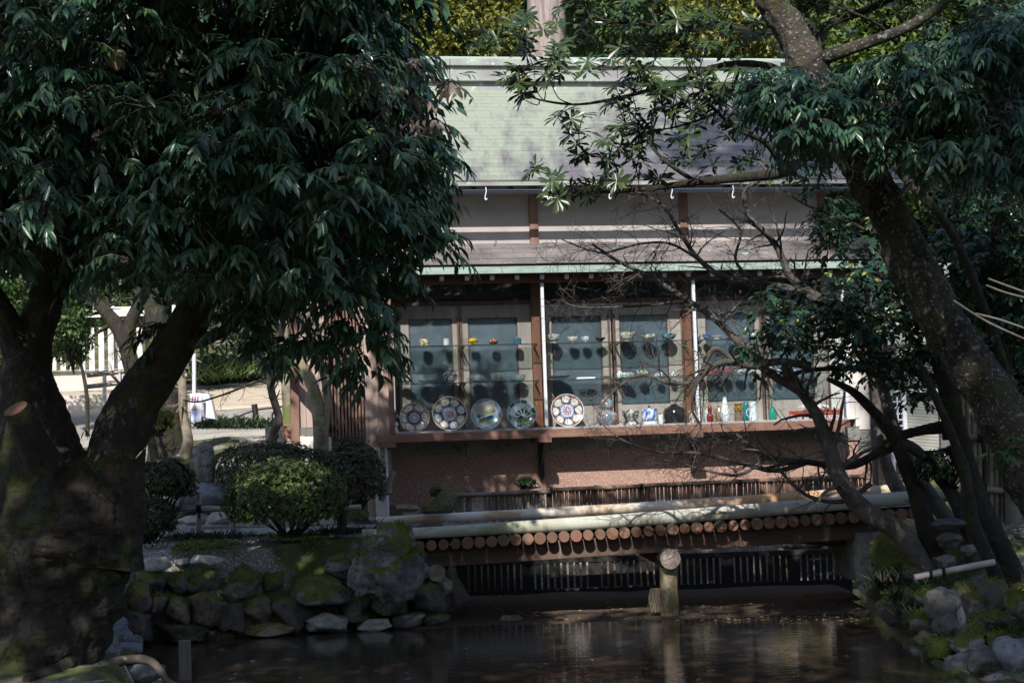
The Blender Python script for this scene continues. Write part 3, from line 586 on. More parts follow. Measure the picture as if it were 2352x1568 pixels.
# upper rafters, gutter
ur = vL + .2
while ur < vR - .1:
    part('rafter', M['wood_dark'], fn=lambda b_: b_.bar((ur, yv + .08, ze - .085), (ur, .2, ze - .085 + .6 * math.tan(pitch)), .05, .06)); ur += .303 * 1.5
zg = Z(437, DGUT); gL = U(905, DGUT, 440)
def gut(b_):
    n = 8; vs_ = []
    for x in (gL, vR):
        for k in range(n + 1):
            a = PI + PI * k / n; vs_.append((x, -DGUT + .042 * math.cos(a), zg + .042 * math.sin(a)))
    b_.add(vs_, [(k, k + 1, n + 2 + k, n + 1 + k) for k in range(n)], 0, True)
    b_.box(gL, vR, -DGUT - .049, -DGUT - .041, zg - .006, zg + .006); b_.box(gL, vR, -DGUT + .041, -DGUT + .047, zg - .006, zg + .01)
part('gutter', M['gutter'], fn=gut)
for px in (1114, 1257, 1398, 1540, 1680):
    uh = U(px, DGUT, 445)
    def hk(b_): b_.tube(smooth_line([(uh, -DGUT - .068, zg + .03), (uh + .004, -DGUT - .075, zg - .02), (uh - .008, -DGUT - .072, zg - .07), (uh - .012, -DGUT - .07, zg - .105), (uh - .004, -DGUT - .09, zg - .125), (uh + .01, -DGUT - .095, zg - .105)], 4), .007, 6)
    part('gutter_hook', M['metal_white'], fn=hk)
# right end of the building: white wall, black pipe
uA = U(1964, .0, 900); uB = U(2200, 0, 900)
part('wall', M['plaster_white'], fn=lambda b_: b_.box(uA, uB, .02, .14, Z(985, 0, 2000), zgt + .2))
part('stone_slab', M['stone_band'], bevel=.004, fn=lambda b_: b_.box(uA + .003, uB, -.0, .13, Z(1040, 0, 2000), Z(987, 0, 2000)))
part('wall', M['aggregate'], fn=lambda b_: b_.box(U(2054, 0, 1050), uB, .03, .14, .2, Z(1042, 0, 2000)))
up_ = U(2003, .1, 900)
part('drainpipe', M['pipe_black'], fn=lambda b_: (b_.tube([(up_, -.09, Z(1140, .1, 2000)), (up_, -.09, zgt + .1)], .036, 12), [b_.tube([(up_, -.09, z), (up_, -.09, z + .04)], .043, 12) for z in (Z(980, .1, 2000), Z(860, .1, 2000))]))
up2 = U(886, .3, 1050)
part('drainpipe', M['metal_white'], fn=lambda b_: b_.tube(smooth_line([(up2, -.40, zs - .14), (up2, -.38, zs - .3), (up2, -.38, .9)], 4), .018, 8))
part('corner_wall', M['plaster_white'], fn=lambda b_: b_.box(U(860, .3, 1050), U(884, .3, 1050), -.33, .0, .8, zs - .15))
# left entrance: boarded wall, lattice
zt = Z(640, 0) + .6
x0, x1, x2, x3 = U(672, .2, 900), U(750, .2, 900), U(836, .2, 900), U(866, .25, 900)
zfl = Z(1006, .2, 760)
part('corner_post', M['wood_lattice'], bevel=.005, fn=lambda b_: b_.box(x0 - .03, x0 + .07, -.26, -.16, .9, zt))
nb = 4; bw = (x1 - x0 - .08) / nb
for k in range(nb):
    part('wall_board', M['wood_weathered'], bevel=.003, fn=lambda b_: b_.box(x0 + .075 + k * bw, x0 + .071 + (k + 1) * bw, -.2 - .006 * (k % 2), -.17, Z(982, .2, 700), zt))
part('ground_rail', M['wood_grey'], fn=lambda b_: b_.box(x0 + .075, x1, -.23, -.16, Z(1000, .2, 700), Z(983, .2, 700)))
part('plinth_stone', M['plaster_white'], bevel=.02, fn=lambda b_: (b_.box(x0 - .02, x0 + .25, -.25, .1, .9, Z(1002, .2, 700)), b_.box(x0 + .27, x0 + .44, -.27, .1, .9, Z(1004, .2, 700))))
ns = 11; sw = (x2 - x1) / ns
for k in range(ns):
    part('lattice_slat', M['wood_lattice'], bevel=.002, fn=lambda b_: b_.box(x1 + k * sw + .006, x1 + k * sw + .028, -.26, -.225, zfl, zt))
for z in (zfl + .02, zfl + .16, Z(820, .2, 790), Z(700, .2, 790)):
    part('lattice_rail', M['wood_lattice'], fn=lambda b_: b_.box(x1, x2, -.223, -.2, z, z + .055))
part('interior_wall', M['interior'], fn=lambda b_: b_.box(x1, x2, .3, .34, zfl, zt))
part('wall_board', M['wood_weathered'], bevel=.004, fn=lambda b_: b_.box(x2 + .004, x3 + .02, -.27, -.15, .95, zt))
part('wall_board', M['wood_lattice'], bevel=.004, fn=lambda b_: b_.box(x3 + .024, U(884, .3, 900), -.29, -.17, .95, zt))
part('letter_slot', M['wood_dark'], bevel=.01, fn=lambda b_: b_.box(U(726, .3, 965), U(757, .3, 965), -.36, -.262, Z(992, .3, 740), Z(970, .3, 740)))
part('porch_roof', M['wood_dark'], fn=lambda b_: b_.box(x0 - .3, rL + .1, -.6, .3, zt, zt + .08))
# air conditioner on a rack
AU = empty('air_conditioner', ORG + UV * U(2090, .35, 980) + NV * .3, TH, 'pale grey slatted air conditioner unit on a steel rack at right end of the wall', 'air conditioner')
az0 = Z(1044, .3, 2090); az1 = Z(905, .3, 2090)
part('case', M['interior'], AU, .008, fn=lambda b_: (b_.box(-.18, .42, -.02, .28, az0 + .02, az1 - .03)))
for k in range(34): 
    z = az0 + .05 + k * (az1 - az0 - .14) / 34
    part('slat', M['grille'], AU, fn=lambda b_: b_.box(-.04, .38, -.045, -.022, z, z + .011))
part('rack', M['metal_white'], AU, fn=lambda b_: ([b_.box(x, x + .05, -.09, -.05, az0 - .25, az1 + .02) for x in (-.10, )], b_.box(-.26, .45, -.09, -.05, az1 + .02, az1 + .06), b_.box(-.27, -.23, -.09, -.05, az0 - .3, az1 + .02), b_.box(-.27, .45, -.095, -.05, az0 - .03, az0 + .01), [b_.box(-.229, -.101, -.08, -.06, az0 + .06 + i * .075, az0 + .075 + i * .075) for i in range(9)], b_.box(-.17, -.155, -.08, -.06, az0 + .05, az1 - .03), b_.bar((-.25, -.07, az0 - .02), (-.08, -.07, az0 - .22), .03, .03)))
A2 = empty('air_conditioner', ORG + UV * U(2080, .2, 850) + NV * .15, TH, 'upper grey air conditioner unit half hidden by leaves above the racked unit', 'air conditioner')
part('case', M['interior'], A2, .008, fn=lambda b_: b_.box(-.2, .45, -.02, .25, Z(895, .2, 2080), Z(790, .2, 2080)))
for k in range(16): part('slat', M['grille'], A2, fn=lambda b_: b_.box(-.1, .38, -.045, -.022, Z(885, .2, 2080) + k * .03, Z(885, .2, 2080) + k * .03 + .012))
# ------------------------------------------------------------------ ceramics in the showcase
def mixv(a, b_, t_): return tuple(a[i] * (1 - t_) + b_[i] * t_ for i in range(3))
WH = (.78, .79, .80); CRM = (.66, .62, .52); NAVY = (.03, .05, .16); RUST = (.24, .07, .04); BL = (.10, .18, .50); GRN = (.05, .22, .16); TEAL = (.04, .34, .32); YEL = (.62, .42, .03); BRN = (.12, .06, .035); GREY = (.42, .42, .40)
def pat(cols, bg, s=6, th=.25, seed=0, rows=None):
    def fn(a, t_, r, z):
        v = mnoise.noise(Vector((math.cos(a) * s * .6 + seed, math.sin(a) * s * .6, z * s * 9)))
        if rows and not (rows[0] < t_ < rows[1]): return bg
        if abs(v) > th: return cols[int((mnoise.noise(Vector((a * 2 + seed, z * 40, 3))) + 1) * 50) % len(cols)]
        return bg
    return fn
def solid(c_, c2=None, band=None):
    def fn(a, t_, r, z):
        if band and band[0] < t_ < band[1]: return c2
        return c_
    return fn
def on_shelf(x, y, oy, which, d):             # pixel in the close-up crops -> local point on a shelf
    px = (oy + x / 2.614) / 1.6327; py = (1100 + y / 2.614) / 1.6327
    u, _ = L(px, py, d); return u
S_ = 1 / 2.614 / 1.6327 / 192 * 1.0            # crop pixel in metres
zz_ = [sh[0] + .0015, sh[1] + .0015, zs + .0035]
def pot(x, crop, which, wpx, hpx, prof, fn, label, cat='bowl', d=.18, group=None, mat='glaze', n=28, extra=None, name=None, ys=1.0):
    """prof: list of (r 0..1, z 0..1) scaled to the photographed width and height"""
    ox = 1400 if crop == 1 else 2100
    u = on_shelf(x, 800, ox, which, d); W = wpx * S_ / 2; Hh = hpx * S_
    root = empty(name or cat.replace(' ', '_'), ORG + UV * u + NV * d + Vector((0, 0, zz_[which])), TH, label, cat, group)
    b_ = MB(); pr = smooth_prof([(r * W, z * Hh) for r, z in prof]); b_.lathe(pr, n, fn, yscale=ys)
    b_.build('body', M[mat], root)
    if extra: extra(root, W, Hh)
    return root
def smooth_prof(p, sub=3):
    pts = smooth_line([(a, 0, c_) for a, c_ in p], sub); return [(max(q.x, .0005), q.z) for q in pts]
BOWL = [(.0, .0), (.45, .0), (.45, .12), (.75, .35), (.95, .7), (1, 1), (.95, 1), (.85, .7), (.6, .35), (0, .22)]
CUP = [(0, 0), (.6, 0), (.85, .15), (1, .5), (1, 1), (.93, 1), (.92, .5), (0, .1)]
DISH = [(0, 0), (.5, 0), (.6, .3), (1, 1), (.97, 1), (.6, .45), (0, .4)]
JAR = [(0, 0), (.7, 0), (.95, .25), (1, .55), (.8, .85), (.55, .9), (.55, 1), (.0, 1)]
VASE = [(0, 0), (.6, 0), (.85, .12), (1, .32), (.85, .6), (.5, .85), (.38, .94), (.45, 1), (.35, 1), (.3, .9)]
def knob(c_, r=.18, h=.22):
    def f(root, W, Hh):
        b_ = MB(); b_.lathe(smooth_prof([(0, 0), (r * W * .7, 0), (r * W, h * Hh * .5), (r * W * .6, h * Hh), (0, h * Hh)]), 12, solid(c_), (0, 0, Hh)); b_.build('knob', M['glaze'], root)
    return f
def tripod(root, W, Hh):
    for k in range(3):
        a = 2 * PI * k / 3 - PI / 2 + .5; b_ = MB(); b_.tube([(W * .75 * math.cos(a), W * .75 * math.sin(a), -Hh * .42), (W * .6 * math.cos(a), W * .6 * math.sin(a), 0)], [W * .12, W * .3], 8); b_.c = [YEL] * len(b_.v); b_.build('leg', M['glaze'], root)
    knob((.35, .2, .03), .22, .35)(root, W, Hh)
    root.location.z += Hh * .42
pot(510, 1, 0, 92, 78, [(0, 0), (.85, 0), (1, .15), (1, .8), (.7, .97), (.3, 1), (0, 1)], pat([RUST, GRN, YEL], CRM, 9, .1, 1), 'small lidded jar painted orange and gold, leftmost on the top glass shelf', 'jar', extra=knob(BRN))
b_ = None
r_ = pot(722, 1, 0, 52, 72, [(0, 0), (1.2, 0), (1.2, 1), (0, 1)], solid(WH), 'small square white jar with black figure, second on the top glass shelf', 'jar', n=4, extra=knob(BRN, .3, .15))
r_.rotation_euler.z = TH + PI / 4
pot(990, 1, 0, 98, 50, [(0, 0), (.7, .05), (1, .45), (.9, .6), (.75, .8), (.5, .98), (0, 1)], pat([(.4, .12, .02)], YEL, 5, .4, 4), 'yellow three legged incense burner with pierced lid on the top glass shelf', 'incense burner', extra=tripod)
pot(1190, 1, 0, 94, 66, [(0, 0), (.4, 0), (.8, .2), (1, .5), (.75, .85), (.45, 1), (0, 1)], pat([RUST, BRN], (.5, .48, .42), 6, .05, 6), 'round brown and white pot beside the yellow incense burner', 'pot')
pot(1422, 1, 0, 82, 60, [(0, 0), (.95, 0), (1, .1), (1, .9), (.9, .95), (.5, 1.15), (0, 1.2)], lambda a, t_, r, z: (.04, .10, .15) if t_ < .8 else (.4, .4, .4), 'blue black cylindrical burner with a silver mesh lid on the top shelf', 'incense burner')
pot(1783, 1, 0, 124, 88, [(0, 0), (.55, 0), (.5, .18), (.85, .4), (1, .75), (1, 1), (.95, 1), (.9, .7), (0, .3)], pat([(.1, .1, .1)], GREY, 7, .3, 8), 'grey tea bowl with dark brushwork, first right of the white mullion', 'bowl')
pot(1967, 1, 0, 104, 60, BOWL, pat([(.5, .45, .3)], CRM, 5, .3, 3), 'cream striped tea bowl beside the grey brushwork bowl', 'bowl')
pot(262, 2, 0, 94, 58, BOWL, pat([BL], WH, 7, .25, 9), 'small white tea bowl with thin blue drawing on the top shelf', 'bowl')
pot(407, 2, 0, 108, 42, [(0, 0), (.4, 0), (.4, .2), (1, 1), (.95, 1), (0, .4)], solid((.06, .025, .02)), 'dark brown flaring tea bowl on the top shelf', 'bowl')
pot(672, 2, 0, 162, 90, BOWL, pat([(.30, .28, .10), (.35, .36, .38)], CRM, 5, .22, 2), 'large cream bowl with faint flower painting on the top shelf', 'bowl')
pot(885, 2, 0, 155, 66, BOWL, pat([YEL, GRN, NAVY], WH, 4, .12, 11), 'wide bowl with yellow and green flowers beside the large cream bowl', 'bowl')
pot(1078, 2, 0, 160, 70, BOWL, pat([(.05, .25, .30), NAVY, GRN], (.55, .62, .6), 6, .08, 13), 'wide bowl with dense blue green pattern, last before the red post', 'bowl')
pot(1360, 2, 0, 74, 48, BOWL, pat([BL, NAVY], WH, 6, .12, 15), 'small blue patterned bowl right of the second mullion on the top shelf', 'bowl')
pot(1452, 2, 0, 84, 56, BOWL, pat([BL, NAVY], WH, 8, .05, 17), 'rounder blue and white bowl next to the small blue one on the top shelf', 'bowl')
pot(1552, 2, 0, 120, 34, DISH, solid(WH), 'plain white dish on the top shelf behind the bare twigs', 'dish')
pot(1742, 2, 0, 172, 20, DISH, solid(WH), 'very flat white plate on the top shelf behind the twigs', 'plate')
pot(1910, 2, 0, 112, 52, BOWL, solid(WH), 'white bowl at the far right of the top shelf by the camellia leaves', 'bowl')
# middle shelf
pot(310, 1, 1, 130, 30, DISH, solid(WH), 'plain white oval dish at the left end of the lower glass shelf', 'dish')
pot(530, 1, 1, 200, 30, DISH, lambda a, t_, r, z: WH if int(a * 12) % 2 else (.5, .5, .5), 'wide fluted white dish on the lower glass shelf', 'dish', n=48)
pot(753, 1, 1, 146, 108, [(0, 0), (.4, 0), (.42, .08), (.8, .25), (.98, .6), (1.0, .66), (.98, .7), (.8, .88), (.3, 1), (0, 1)], lambda a, t_, r, z: NAVY if .50 < t_ < .60 else pat([RUST, NAVY, BRN], WH, 7, .18, 21)(a, t_, r, z), 'large lidded tureen with red and navy scrolls and a blue knob', 'tureen', extra=knob((.04, .12, .45), .16, .32), d=.2)
def stack(x, crop, wpx, hpx, n, fn, label):
    ox = 1400 if crop == 1 else 2100; u = on_shelf(x, 800, ox, 1, .18)
    W = wpx * S_ / 2; hh = hpx * S_ / (n + .5)
    for k in range(n):
        root = empty('bowl', ORG + UV * (u + .004 * math.sin(k * 5 + x)) + NV * .18 + Vector((0, 0, zz_[1] + k * hh)), TH, label % ['lowest', 'second', 'third', 'fourth', 'topmost'][k if k < n - 1 else 4], 'bowl', 'stacked bowls on the lower glass shelf')
        b_ = MB(); b_.lathe(smooth_prof([(0, 0), (W * .5, 0), (W * .8, hh * .5), (W, hh * 1.4), (W * .97, hh * 1.4), (W * .6, hh * .6), (0, hh * .5)]), 28, fn); b_.build('body', M['glaze'], root)
stack(1025, 1, 150, 62, 3, lambda a, t_, r, z: (.58, .64, .64), '%s grey celadon bowl in the left stack of three')
stack(1215, 1, 150, 78, 5, lambda a, t_, r, z: (.08, .14, .12) if (int(a * 7) % 3 == 0 and .3 < t_ < .55) else (.70, .73, .72), '%s white bowl with dark arches in the middle stack')
stack(1425, 1, 140, 62, 4, lambda a, t_, r, z: (.50, .58, .62), '%s bluish grey bowl in the stack near the red post')
pot(1820, 1, 1, 235, 38, DISH, lambda a, t_, r, z: NAVY if (int(a * 9) % 2 and t_ > .3) else (.5, .54, .6), 'wide dark blue patterned platter lying on the lower shelf', 'platter', n=60)
pot(255, 2, 1, 195, 18, [(0, 0), (.9, 0), (1, .5), (.95, 1), (.8, .8), (0, .6)], solid((.85, .86, .88)), 'long flat white tray on the lower shelf', 'tray', ys=.4)
pot(452, 2, 1, 135, 24, DISH, solid((.5, .5, .48)), 'thin grey plate on the lower shelf above the gourd vase', 'plate')
pot(585, 2, 1, 62, 74, JAR, pat([GRN], WH, 6, .4, 31), 'small white jar at the left of the tea things', 'jar', d=.12)
pot(650, 2, 1, 116, 48, CUP, pat([GRN, (.2, .2, .3)], WH, 7, .25, 33), 'low white bowl with leaf pattern beside the small jar', 'bowl', d=.2)
pot(698, 2, 1, 52, 50, CUP, pat([YEL, GRN, BRN], WH, 9, .1, 35), 'small flowered cup right of the leaf patterned bowl', 'cup', d=.25)
def handle_side(sx, w_=.5):
    def f(root, W, Hh):
        b_ = MB(); b_.tube([(sx * (W + W * w_ * math.sin(PI * k / 8)), 0, Hh * (.25 + .5 * k / 8)) for k in range(9)], W * .09, 8); b_.c = [WH] * len(b_.v); b_.build('handle', M['glaze'], root)
    return f
def teapot(root, W, Hh):
    b_ = MB(); b_.tube(smooth_line([(-W * .8, 0, Hh * .45), (-W * 1.15, 0, Hh * .7), (-W * 1.3, 0, Hh * 1.0)], 4), [W * .16] * 4 + [W * .1] * 5, 8); b_.c = [WH] * len(b_.v); b_.build('spout', M['glaze'], root)
    b_ = MB(); b_.tube([(W * .85 * math.cos(PI * k / 12), 0, Hh * .85 + W * 1.05 * math.sin(PI * k / 12)) for k in range(13)], W * .06, 6); b_.c = [(.2, .09, .04)] * len(b_.v); b_.build('handle', M['glaze'], root)
    knob(WH, .15, .15)(root, W, Hh)
pot(818, 2, 1, 96, 76, JAR, pat([YEL, (.04, .15, .2), GRN], WH, 5, .05, 41), 'round teapot with yellow flower and arched cane handle', 'teapot', extra=teapot)
pot(985, 2, 1, 76, 46, CUP, pat([BL], WH, 8, .3, 43), 'blue and white teacup right of the teapot', 'cup', extra=handle_side(-1))
pot(1112, 2, 1, 66, 42, CUP, pat([BL, GRN], WH, 8, .25, 45), 'smaller lidded blue white cup near the red post', 'cup', extra=knob(WH, .2, .25))
for i, (x, wd, t_) in enumerate([(1385, 74, 'leftmost, just past the mullion'), (1465, 76, 'second from the left'), (1553, 98, 'the broadest of the four'), (1645, 84, 'rightmost of the four')]):
    pot(x, 2, 1, wd, 68, CUP, pat([RUST, (.45, .12, .08)], (.06, .07, .28), 9, .12, 50 + i), 'red and blue tea cup, ' + t_, 'cup', group='four red and blue tea cups on the lower shelf')
pot(1772, 2, 1, 110, 50, BOWL, pat([(.2, .22, .25)], WH, 5, .35, 61), 'white bowl with a grey mark right of the four red and blue cups', 'bowl')
pot(1875, 2, 1, 66, 44, BOWL, solid(WH), 'small plain white bowl beside the one with a grey mark', 'bowl')
for i, (px, wd, t_) in enumerate([(1756, 56, 'first'), (1790, 62, 'second'), (1822, 66, 'third'), (1850, 60, 'fourth'), (1872, 54, 'last')]):
    x = (px * 1.6327 - 2100) * 2.614
    pot(x, 2, 1, wd, 50, CUP, pat([BL, NAVY], WH, 8, .18, 70 + i), t_ + ' of the blue and white cups half hidden by camellia leaves', 'cup', group='blue and white cups behind the camellia')
# display plates
def plate(x, y, rpx, crop, fn, label, scal=0):
    ox = 1400 if crop == 1 else 2100
    Rr = rpx * S_; d = .26; u = on_shelf(x, y, ox, 2, d)
    root = empty('display_plate', ORG + UV * u + NV * (d + .03) + Vector((0, 0, zs + .012)), TH, label, 'plate', 'big display plates standing on the sill')
    n = 144; m_ = 36; vs_ = []; cols = []; pr = [(i / m_) for i in range(m_ + 1)]
    for i, q in enumerate(pr):
        for k in range(n):
            a = 2 * PI * k / n; rr = Rr * q * (1 + (scal * math.cos(16 * a) if q > .9 else 0)); dish = .030 * max(0, q - .55) ** 1.3
            vs_.append((rr * math.cos(a), -dish * 2.2, rr * math.sin(a))); cols.append(fn(a, q))
    fs = [(i * n + k, i * n + (k + 1) % n, (i + 1) * n + (k + 1) % n, (i + 1) * n + k) for i in range(m_) for k in range(n)]
    vs_.append((0, .09, 0)); cols.append(WH); c0 = len(vs_) - 1
    fs += [(m_ * n + (k + 1) % n, m_ * n + k, c0) for k in range(n)]
    b_ = MB(); b_.M = Matrix.Translation((0, 0, Rr * .985)) @ Matrix.Rotation(R_(-12), 4, 'X'); b_.add(vs_, fs, 0, True, cols); b_.build('dish', M['glaze'], root)
    b_ = MB()
    for s_ in (-1, 1): b_.tube(smooth_line([(s_ * Rr * .45, -.075, .02), (s_ * Rr * .45, -.05, -.004), (s_ * Rr * .4, .10, -.004), (s_ * Rr * .2, .09, Rr * .9)], 4), .005, 6)
    b_.build('stand', M['metal_black'], root)
def imari(nseg, ph=0, seed=0, red=False):
    def fn(a, q):
        s = ((a + ph) / (2 * PI) * nseg) % 1; si = int((a + ph) / (2 * PI) * nseg) % 2
        nz = mnoise.noise(Vector((q * 14 * math.cos(a) + seed, q * 14 * math.sin(a), 1)))
        if q > .965: return (.72, .66, .58)
        if q < .36: 
            c_ = (.62, .66, .74)
            if .12 < q < .29:
                if math.sin(a * 9 + q * 30) > .35: return NAVY
            if q < .17 and nz > -.1: return (.5, .16, .08)
            if nz > .35: return (.55, .2, .1)
            return c_
        if q < .39: return (.35, .40, .55)
        if q < .45 and not red: return (.30, .34, .5) if si else NAVY
        dx = (s - .5) * 2; dq = (q - .69) / .22
        if dx * dx * 1.15 + dq * dq < .92:
            if dx * dx * 1.15 + dq * dq > .82: return RUST if si else (.3, .2, .1)
            if nz > .30: return (.50, .22, .12)
            if nz < -.30: return (.16, .30, .26)
            return (.74, .72, .70)
        if abs(dx) > .9: return NAVY
        return mixv(RUST, NAVY, 0.0 if (si or red) else .85) if nz < .3 else (.5, .3, .15)
    return fn
def red_imari(a, q):
    s = ((a + .5) / (2 * PI) * 6) % 1; dx = (s - .5) * 2; dq = (q - .72) / .19; nz = mnoise.noise(Vector((q * 16 * math.cos(a), q * 16 * math.sin(a), 4)))
    if q > .97: return (.7, .66, .6)
    if q < .36: return NAVY if (.1 < q and math.sin(a * 16 + q * 20) > 0 and q < .33) else (.66, .68, .74)
    if q < .46: return NAVY
    if dx * dx * 1.4 + dq * dq < .95: return (.10, .25, .18) if nz > .22 else ((.45, .15, .1) if nz < -.3 else (.74, .74, .73))
    if math.sin(a * 24) * math.sin(q * 40) > .6: return (.7, .5, .3)
    return (.26, .06, .035) if nz < .1 else (.13, .04, .06)
def duck(a, q):
    x, y = q * math.cos(a), q * math.sin(a); c10, s10 = math.cos(.28), math.sin(.28); X = x * c10 + y * s10; Y = -x * s10 + y * c10
    if q > .97: return (.55, .55, .5)
    if max(abs(X + .02), abs(Y - .02)) < .70:
        if ((X + .25) / .36) ** 2 + ((Y + .32) / .16) ** 2 < 1 or ((X + .48) / .10) ** 2 + ((Y - .02) / .13) ** 2 < 1: return (.07, .17, .10) if math.sin(X * 40 + Y * 30) > 0 else (.12, .09, .06)
        if ((X - .15) / .30) ** 2 + ((Y + .25) / .12) ** 2 < 1: return (.04, .08, .42)
        if ((X - .33) / .33) ** 2 + ((Y - .10) / .14) ** 2 < 1 or ((X - .06) / .12) ** 2 + ((Y - .16) / .09) ** 2 < 1: return (.26, .27, .12)
        if Y < -.35: return (.30, .50, .46)
        return (.42, .37, .33) if Y > -.05 else (.58, .66, .66)
    if max(abs(X + .02), abs(Y - .02)) < .74: return (.65, .62, .55)
    return (.10, .16, .34) if (math.sin(a * 50) * math.sin(q * 60) > -.2) else (.5, .55, .6)
def crane(a, q):
    x, y = q * math.cos(a), q * math.sin(a); nz = mnoise.noise(Vector((x * 5 + 3, y * 5, 2)))
    if q > .965: return (.5, .45, .4)
    if q > .76:
        s = int(a / (2 * PI) * 12); return [(.02, .10, .07), (.30, .34, .46), (.03, .14, .10), (.16, .22, .40)][s % 4] if (a / (2 * PI) * 12) % 1 > .06 else WH
    if y < -.30 + .5 * x * x: 
        return (.04, .10, .35) if nz > .15 else ((.55, .45, .05) if nz > -.08 else (.05, .25, .18))
    if (x + .02) ** 2 + (y + .28) ** 2 < .03: return (.08, .04, .035)
    if abs(math.sin(math.atan2(y + .15, x - .1) * 5)) > .72 and .12 < math.hypot(x - .1, y + .1) < .5: return (.03, .10, .07)
    if x > .25 and y > 0 and nz > 0: return (.5, .42, .08) if nz > .25 else (.04, .14, .3)
    return (.72, .75, .77)
plate(397, 1160, 146, 1, red_imari, 'scalloped red and navy plate with six white panels, leftmost on the sill', .025)
plate(742, 1132, 172, 1, imari(8, .1, 3), 'large red and navy plate with flower basket centre left of the duck plate')
plate(1100, 1140, 155, 1, duck, 'plate with two ducks on a tilted square inside a blue lattice rim')
plate(1445, 1125, 147, 1, crane, 'green rimmed plate painted with leaves and birds, left of the white mullion')
plate(1893, 1092, 168, 1, imari(8, .35, 9), 'large red and navy plate standing just right of the white mullion')
# figurine
def fig(root, W, Hh):
    b_ = MB(); b_.lathe(smooth_prof([(0, 0), (W * .55, .01), (W * .75, Hh * .2), (W * .5, Hh * .42), (0, Hh * .5)]), 14, solid(WH), (W * .25, 0, Hh * .55)); b_.build('head', M['glaze'], root)
    for s_ in (-1, 1):
        b_ = MB(); b_.tube([(W * .25 + s_ * W * .3, 0, Hh * .95), (W * .2 + s_ * W * .45, 0, Hh * 1.12)], [W * .22, W * .05], 8); b_.c = [WH] * len(b_.v); b_.build('ear', M['glaze'], root)
pot(200, 1, 2, 74, 105, [(0, 0), (.9, 0), (1, .2), (.8, .45), (.5, .62), (0, .7)], pat([(.5, .2, .03), BRN], WH, 4, .42, 81), 'small white animal figurine sitting at the far left of the sill', 'figurine', d=.28, extra=fig)
GOURD = [(0, 0), (.55, 0), (.85, .12), (1, .30), (.85, .46), (.45, .54), (.62, .62), (.68, .74), (.5, .88), (.18, .95), (.15, 1), (0, 1)]
pot(447, 2, 2, 212, 300, GOURD, pat([(.42, .13, .07), (.10, .26, .28), (.15, .2, .35)], (.45, .42, .40), 6, .12, 90), 'tall double gourd vase with red and blue flowers', 'vase', d=.22)
pot(680, 2, 2, 170, 165, [(0, 0), (.68, 0), (.72, .18), (.5, .25), (.75, .45), (1, .75), (.98, .95), (.9, 1), (.8, .95)], pat([RUST, (.10, .16, .08), NAVY], (.62, .6, .55), 7, .15, 92), 'footed pot with red berry pattern right of the gourd vase', 'pot', d=.22)
pot(862, 2, 2, 160, 172, [(0, 0), (.88, 0), (.9, .22), (.75, .27), (1, .34), (1, .92), (.92, 1), (0, 1)], pat([BL, (.05, .1, .4)], (.75, .79, .86), 5, .22, 94, (.35, .9)), 'white covered jar with blue tree painting and dark knob', 'jar', d=.24, extra=knob((.08, .06, .06), .18, .18))
pot(970, 2, 2, 62, 100, CUP, solid(WH), 'plain white cup half hidden behind the blue tree jar', 'cup', d=.12)
pot(1108, 2, 2, 236, 205, [(0, 0), (.5, 0), (.85, .2), (1, .5), (.8, .8), (.35, .93), (.28, .97), (.33, 1), (.2, 1)], solid((.022, .02, .024)), 'big round black bottle vase beside the red post', 'vase', d=.2)
pot(1282, 2, 2, 92, 128, CUP, pat([(.4, .1, .07), BRN], (.6, .58, .52), 5, .25, 96), 'tall painted cup with red leaves partly behind the second mullion', 'cup', d=.2)
pot(1455, 2, 2, 70, 196, GOURD, solid((.22, .028, .018)), 'slim glossy red gourd vase', 'vase', d=.26)
pot(1442, 2, 2, 104, 160, JAR, solid((.55, .6, .6)), 'pale ginger jar behind the slim red gourd vase', 'jar', d=.1)
pot(1545, 2, 2, 86, 180, VASE, solid((.34, .22, .14)), 'tan earthen vase behind the tall white bottle', 'vase', d=.1)
pot(1604, 2, 2, 98, 262, [(0, 0), (.6, 0), (.85, .1), (1, .28), (.9, .5), (.5, .82), (.36, .95), (.42, 1), (.3, 1)], pat([(.25, .45, .45), (.5, .3, .25)], (.76, .8, .84), 5, .42, 98), 'tall white bottle vase with a speckled mouth', 'vase', d=.28)
pot(1735, 2, 2, 92, 196, [(0, 0), (.85, 0), (.9, .45), (.75, .5), (.95, .62), (.95, .8), (.75, .86), (.95, .95), (.9, 1), (.7, 1)], lambda a, t_, r, z: (.24, .14, .02) if t_ > .45 else (.22, .14, .09), 'olive brown ribbed pottery vase with a wide mouth', 'vase', d=.24)
pot(1808, 2, 2, 62, 210, [(0, 0), (.9, 0), (1, .1), (1, .85), (.8, .95), (.8, 1), (.6, 1)], solid((.02, .20, .22)), 'dark teal cylinder vase behind the white ring handled jug', 'vase', d=.14)
pot(1877, 2, 2, 80, 192, [(0, 0), (.9, 0), (1, .2), (.85, .6), (.95, 1), (.8, 1), (.7, .6)], pat([(.45, .6, .62)], (.76, .8, .84), 5, .45, 99), 'white jug with a round ring handle', 'jug', d=.27, extra=handle_side(-1, .8))
pot(2068, 2, 2, 82, 262, [(0, 0), (.7, 0), (1, .12), (1, .36), (.6, .52), (.2, .62), (.18, .95), (.28, 1), (.15, 1)], solid((.03, .26, .19)), 'teal green bottle with long thin neck', 'bottle', d=.24)
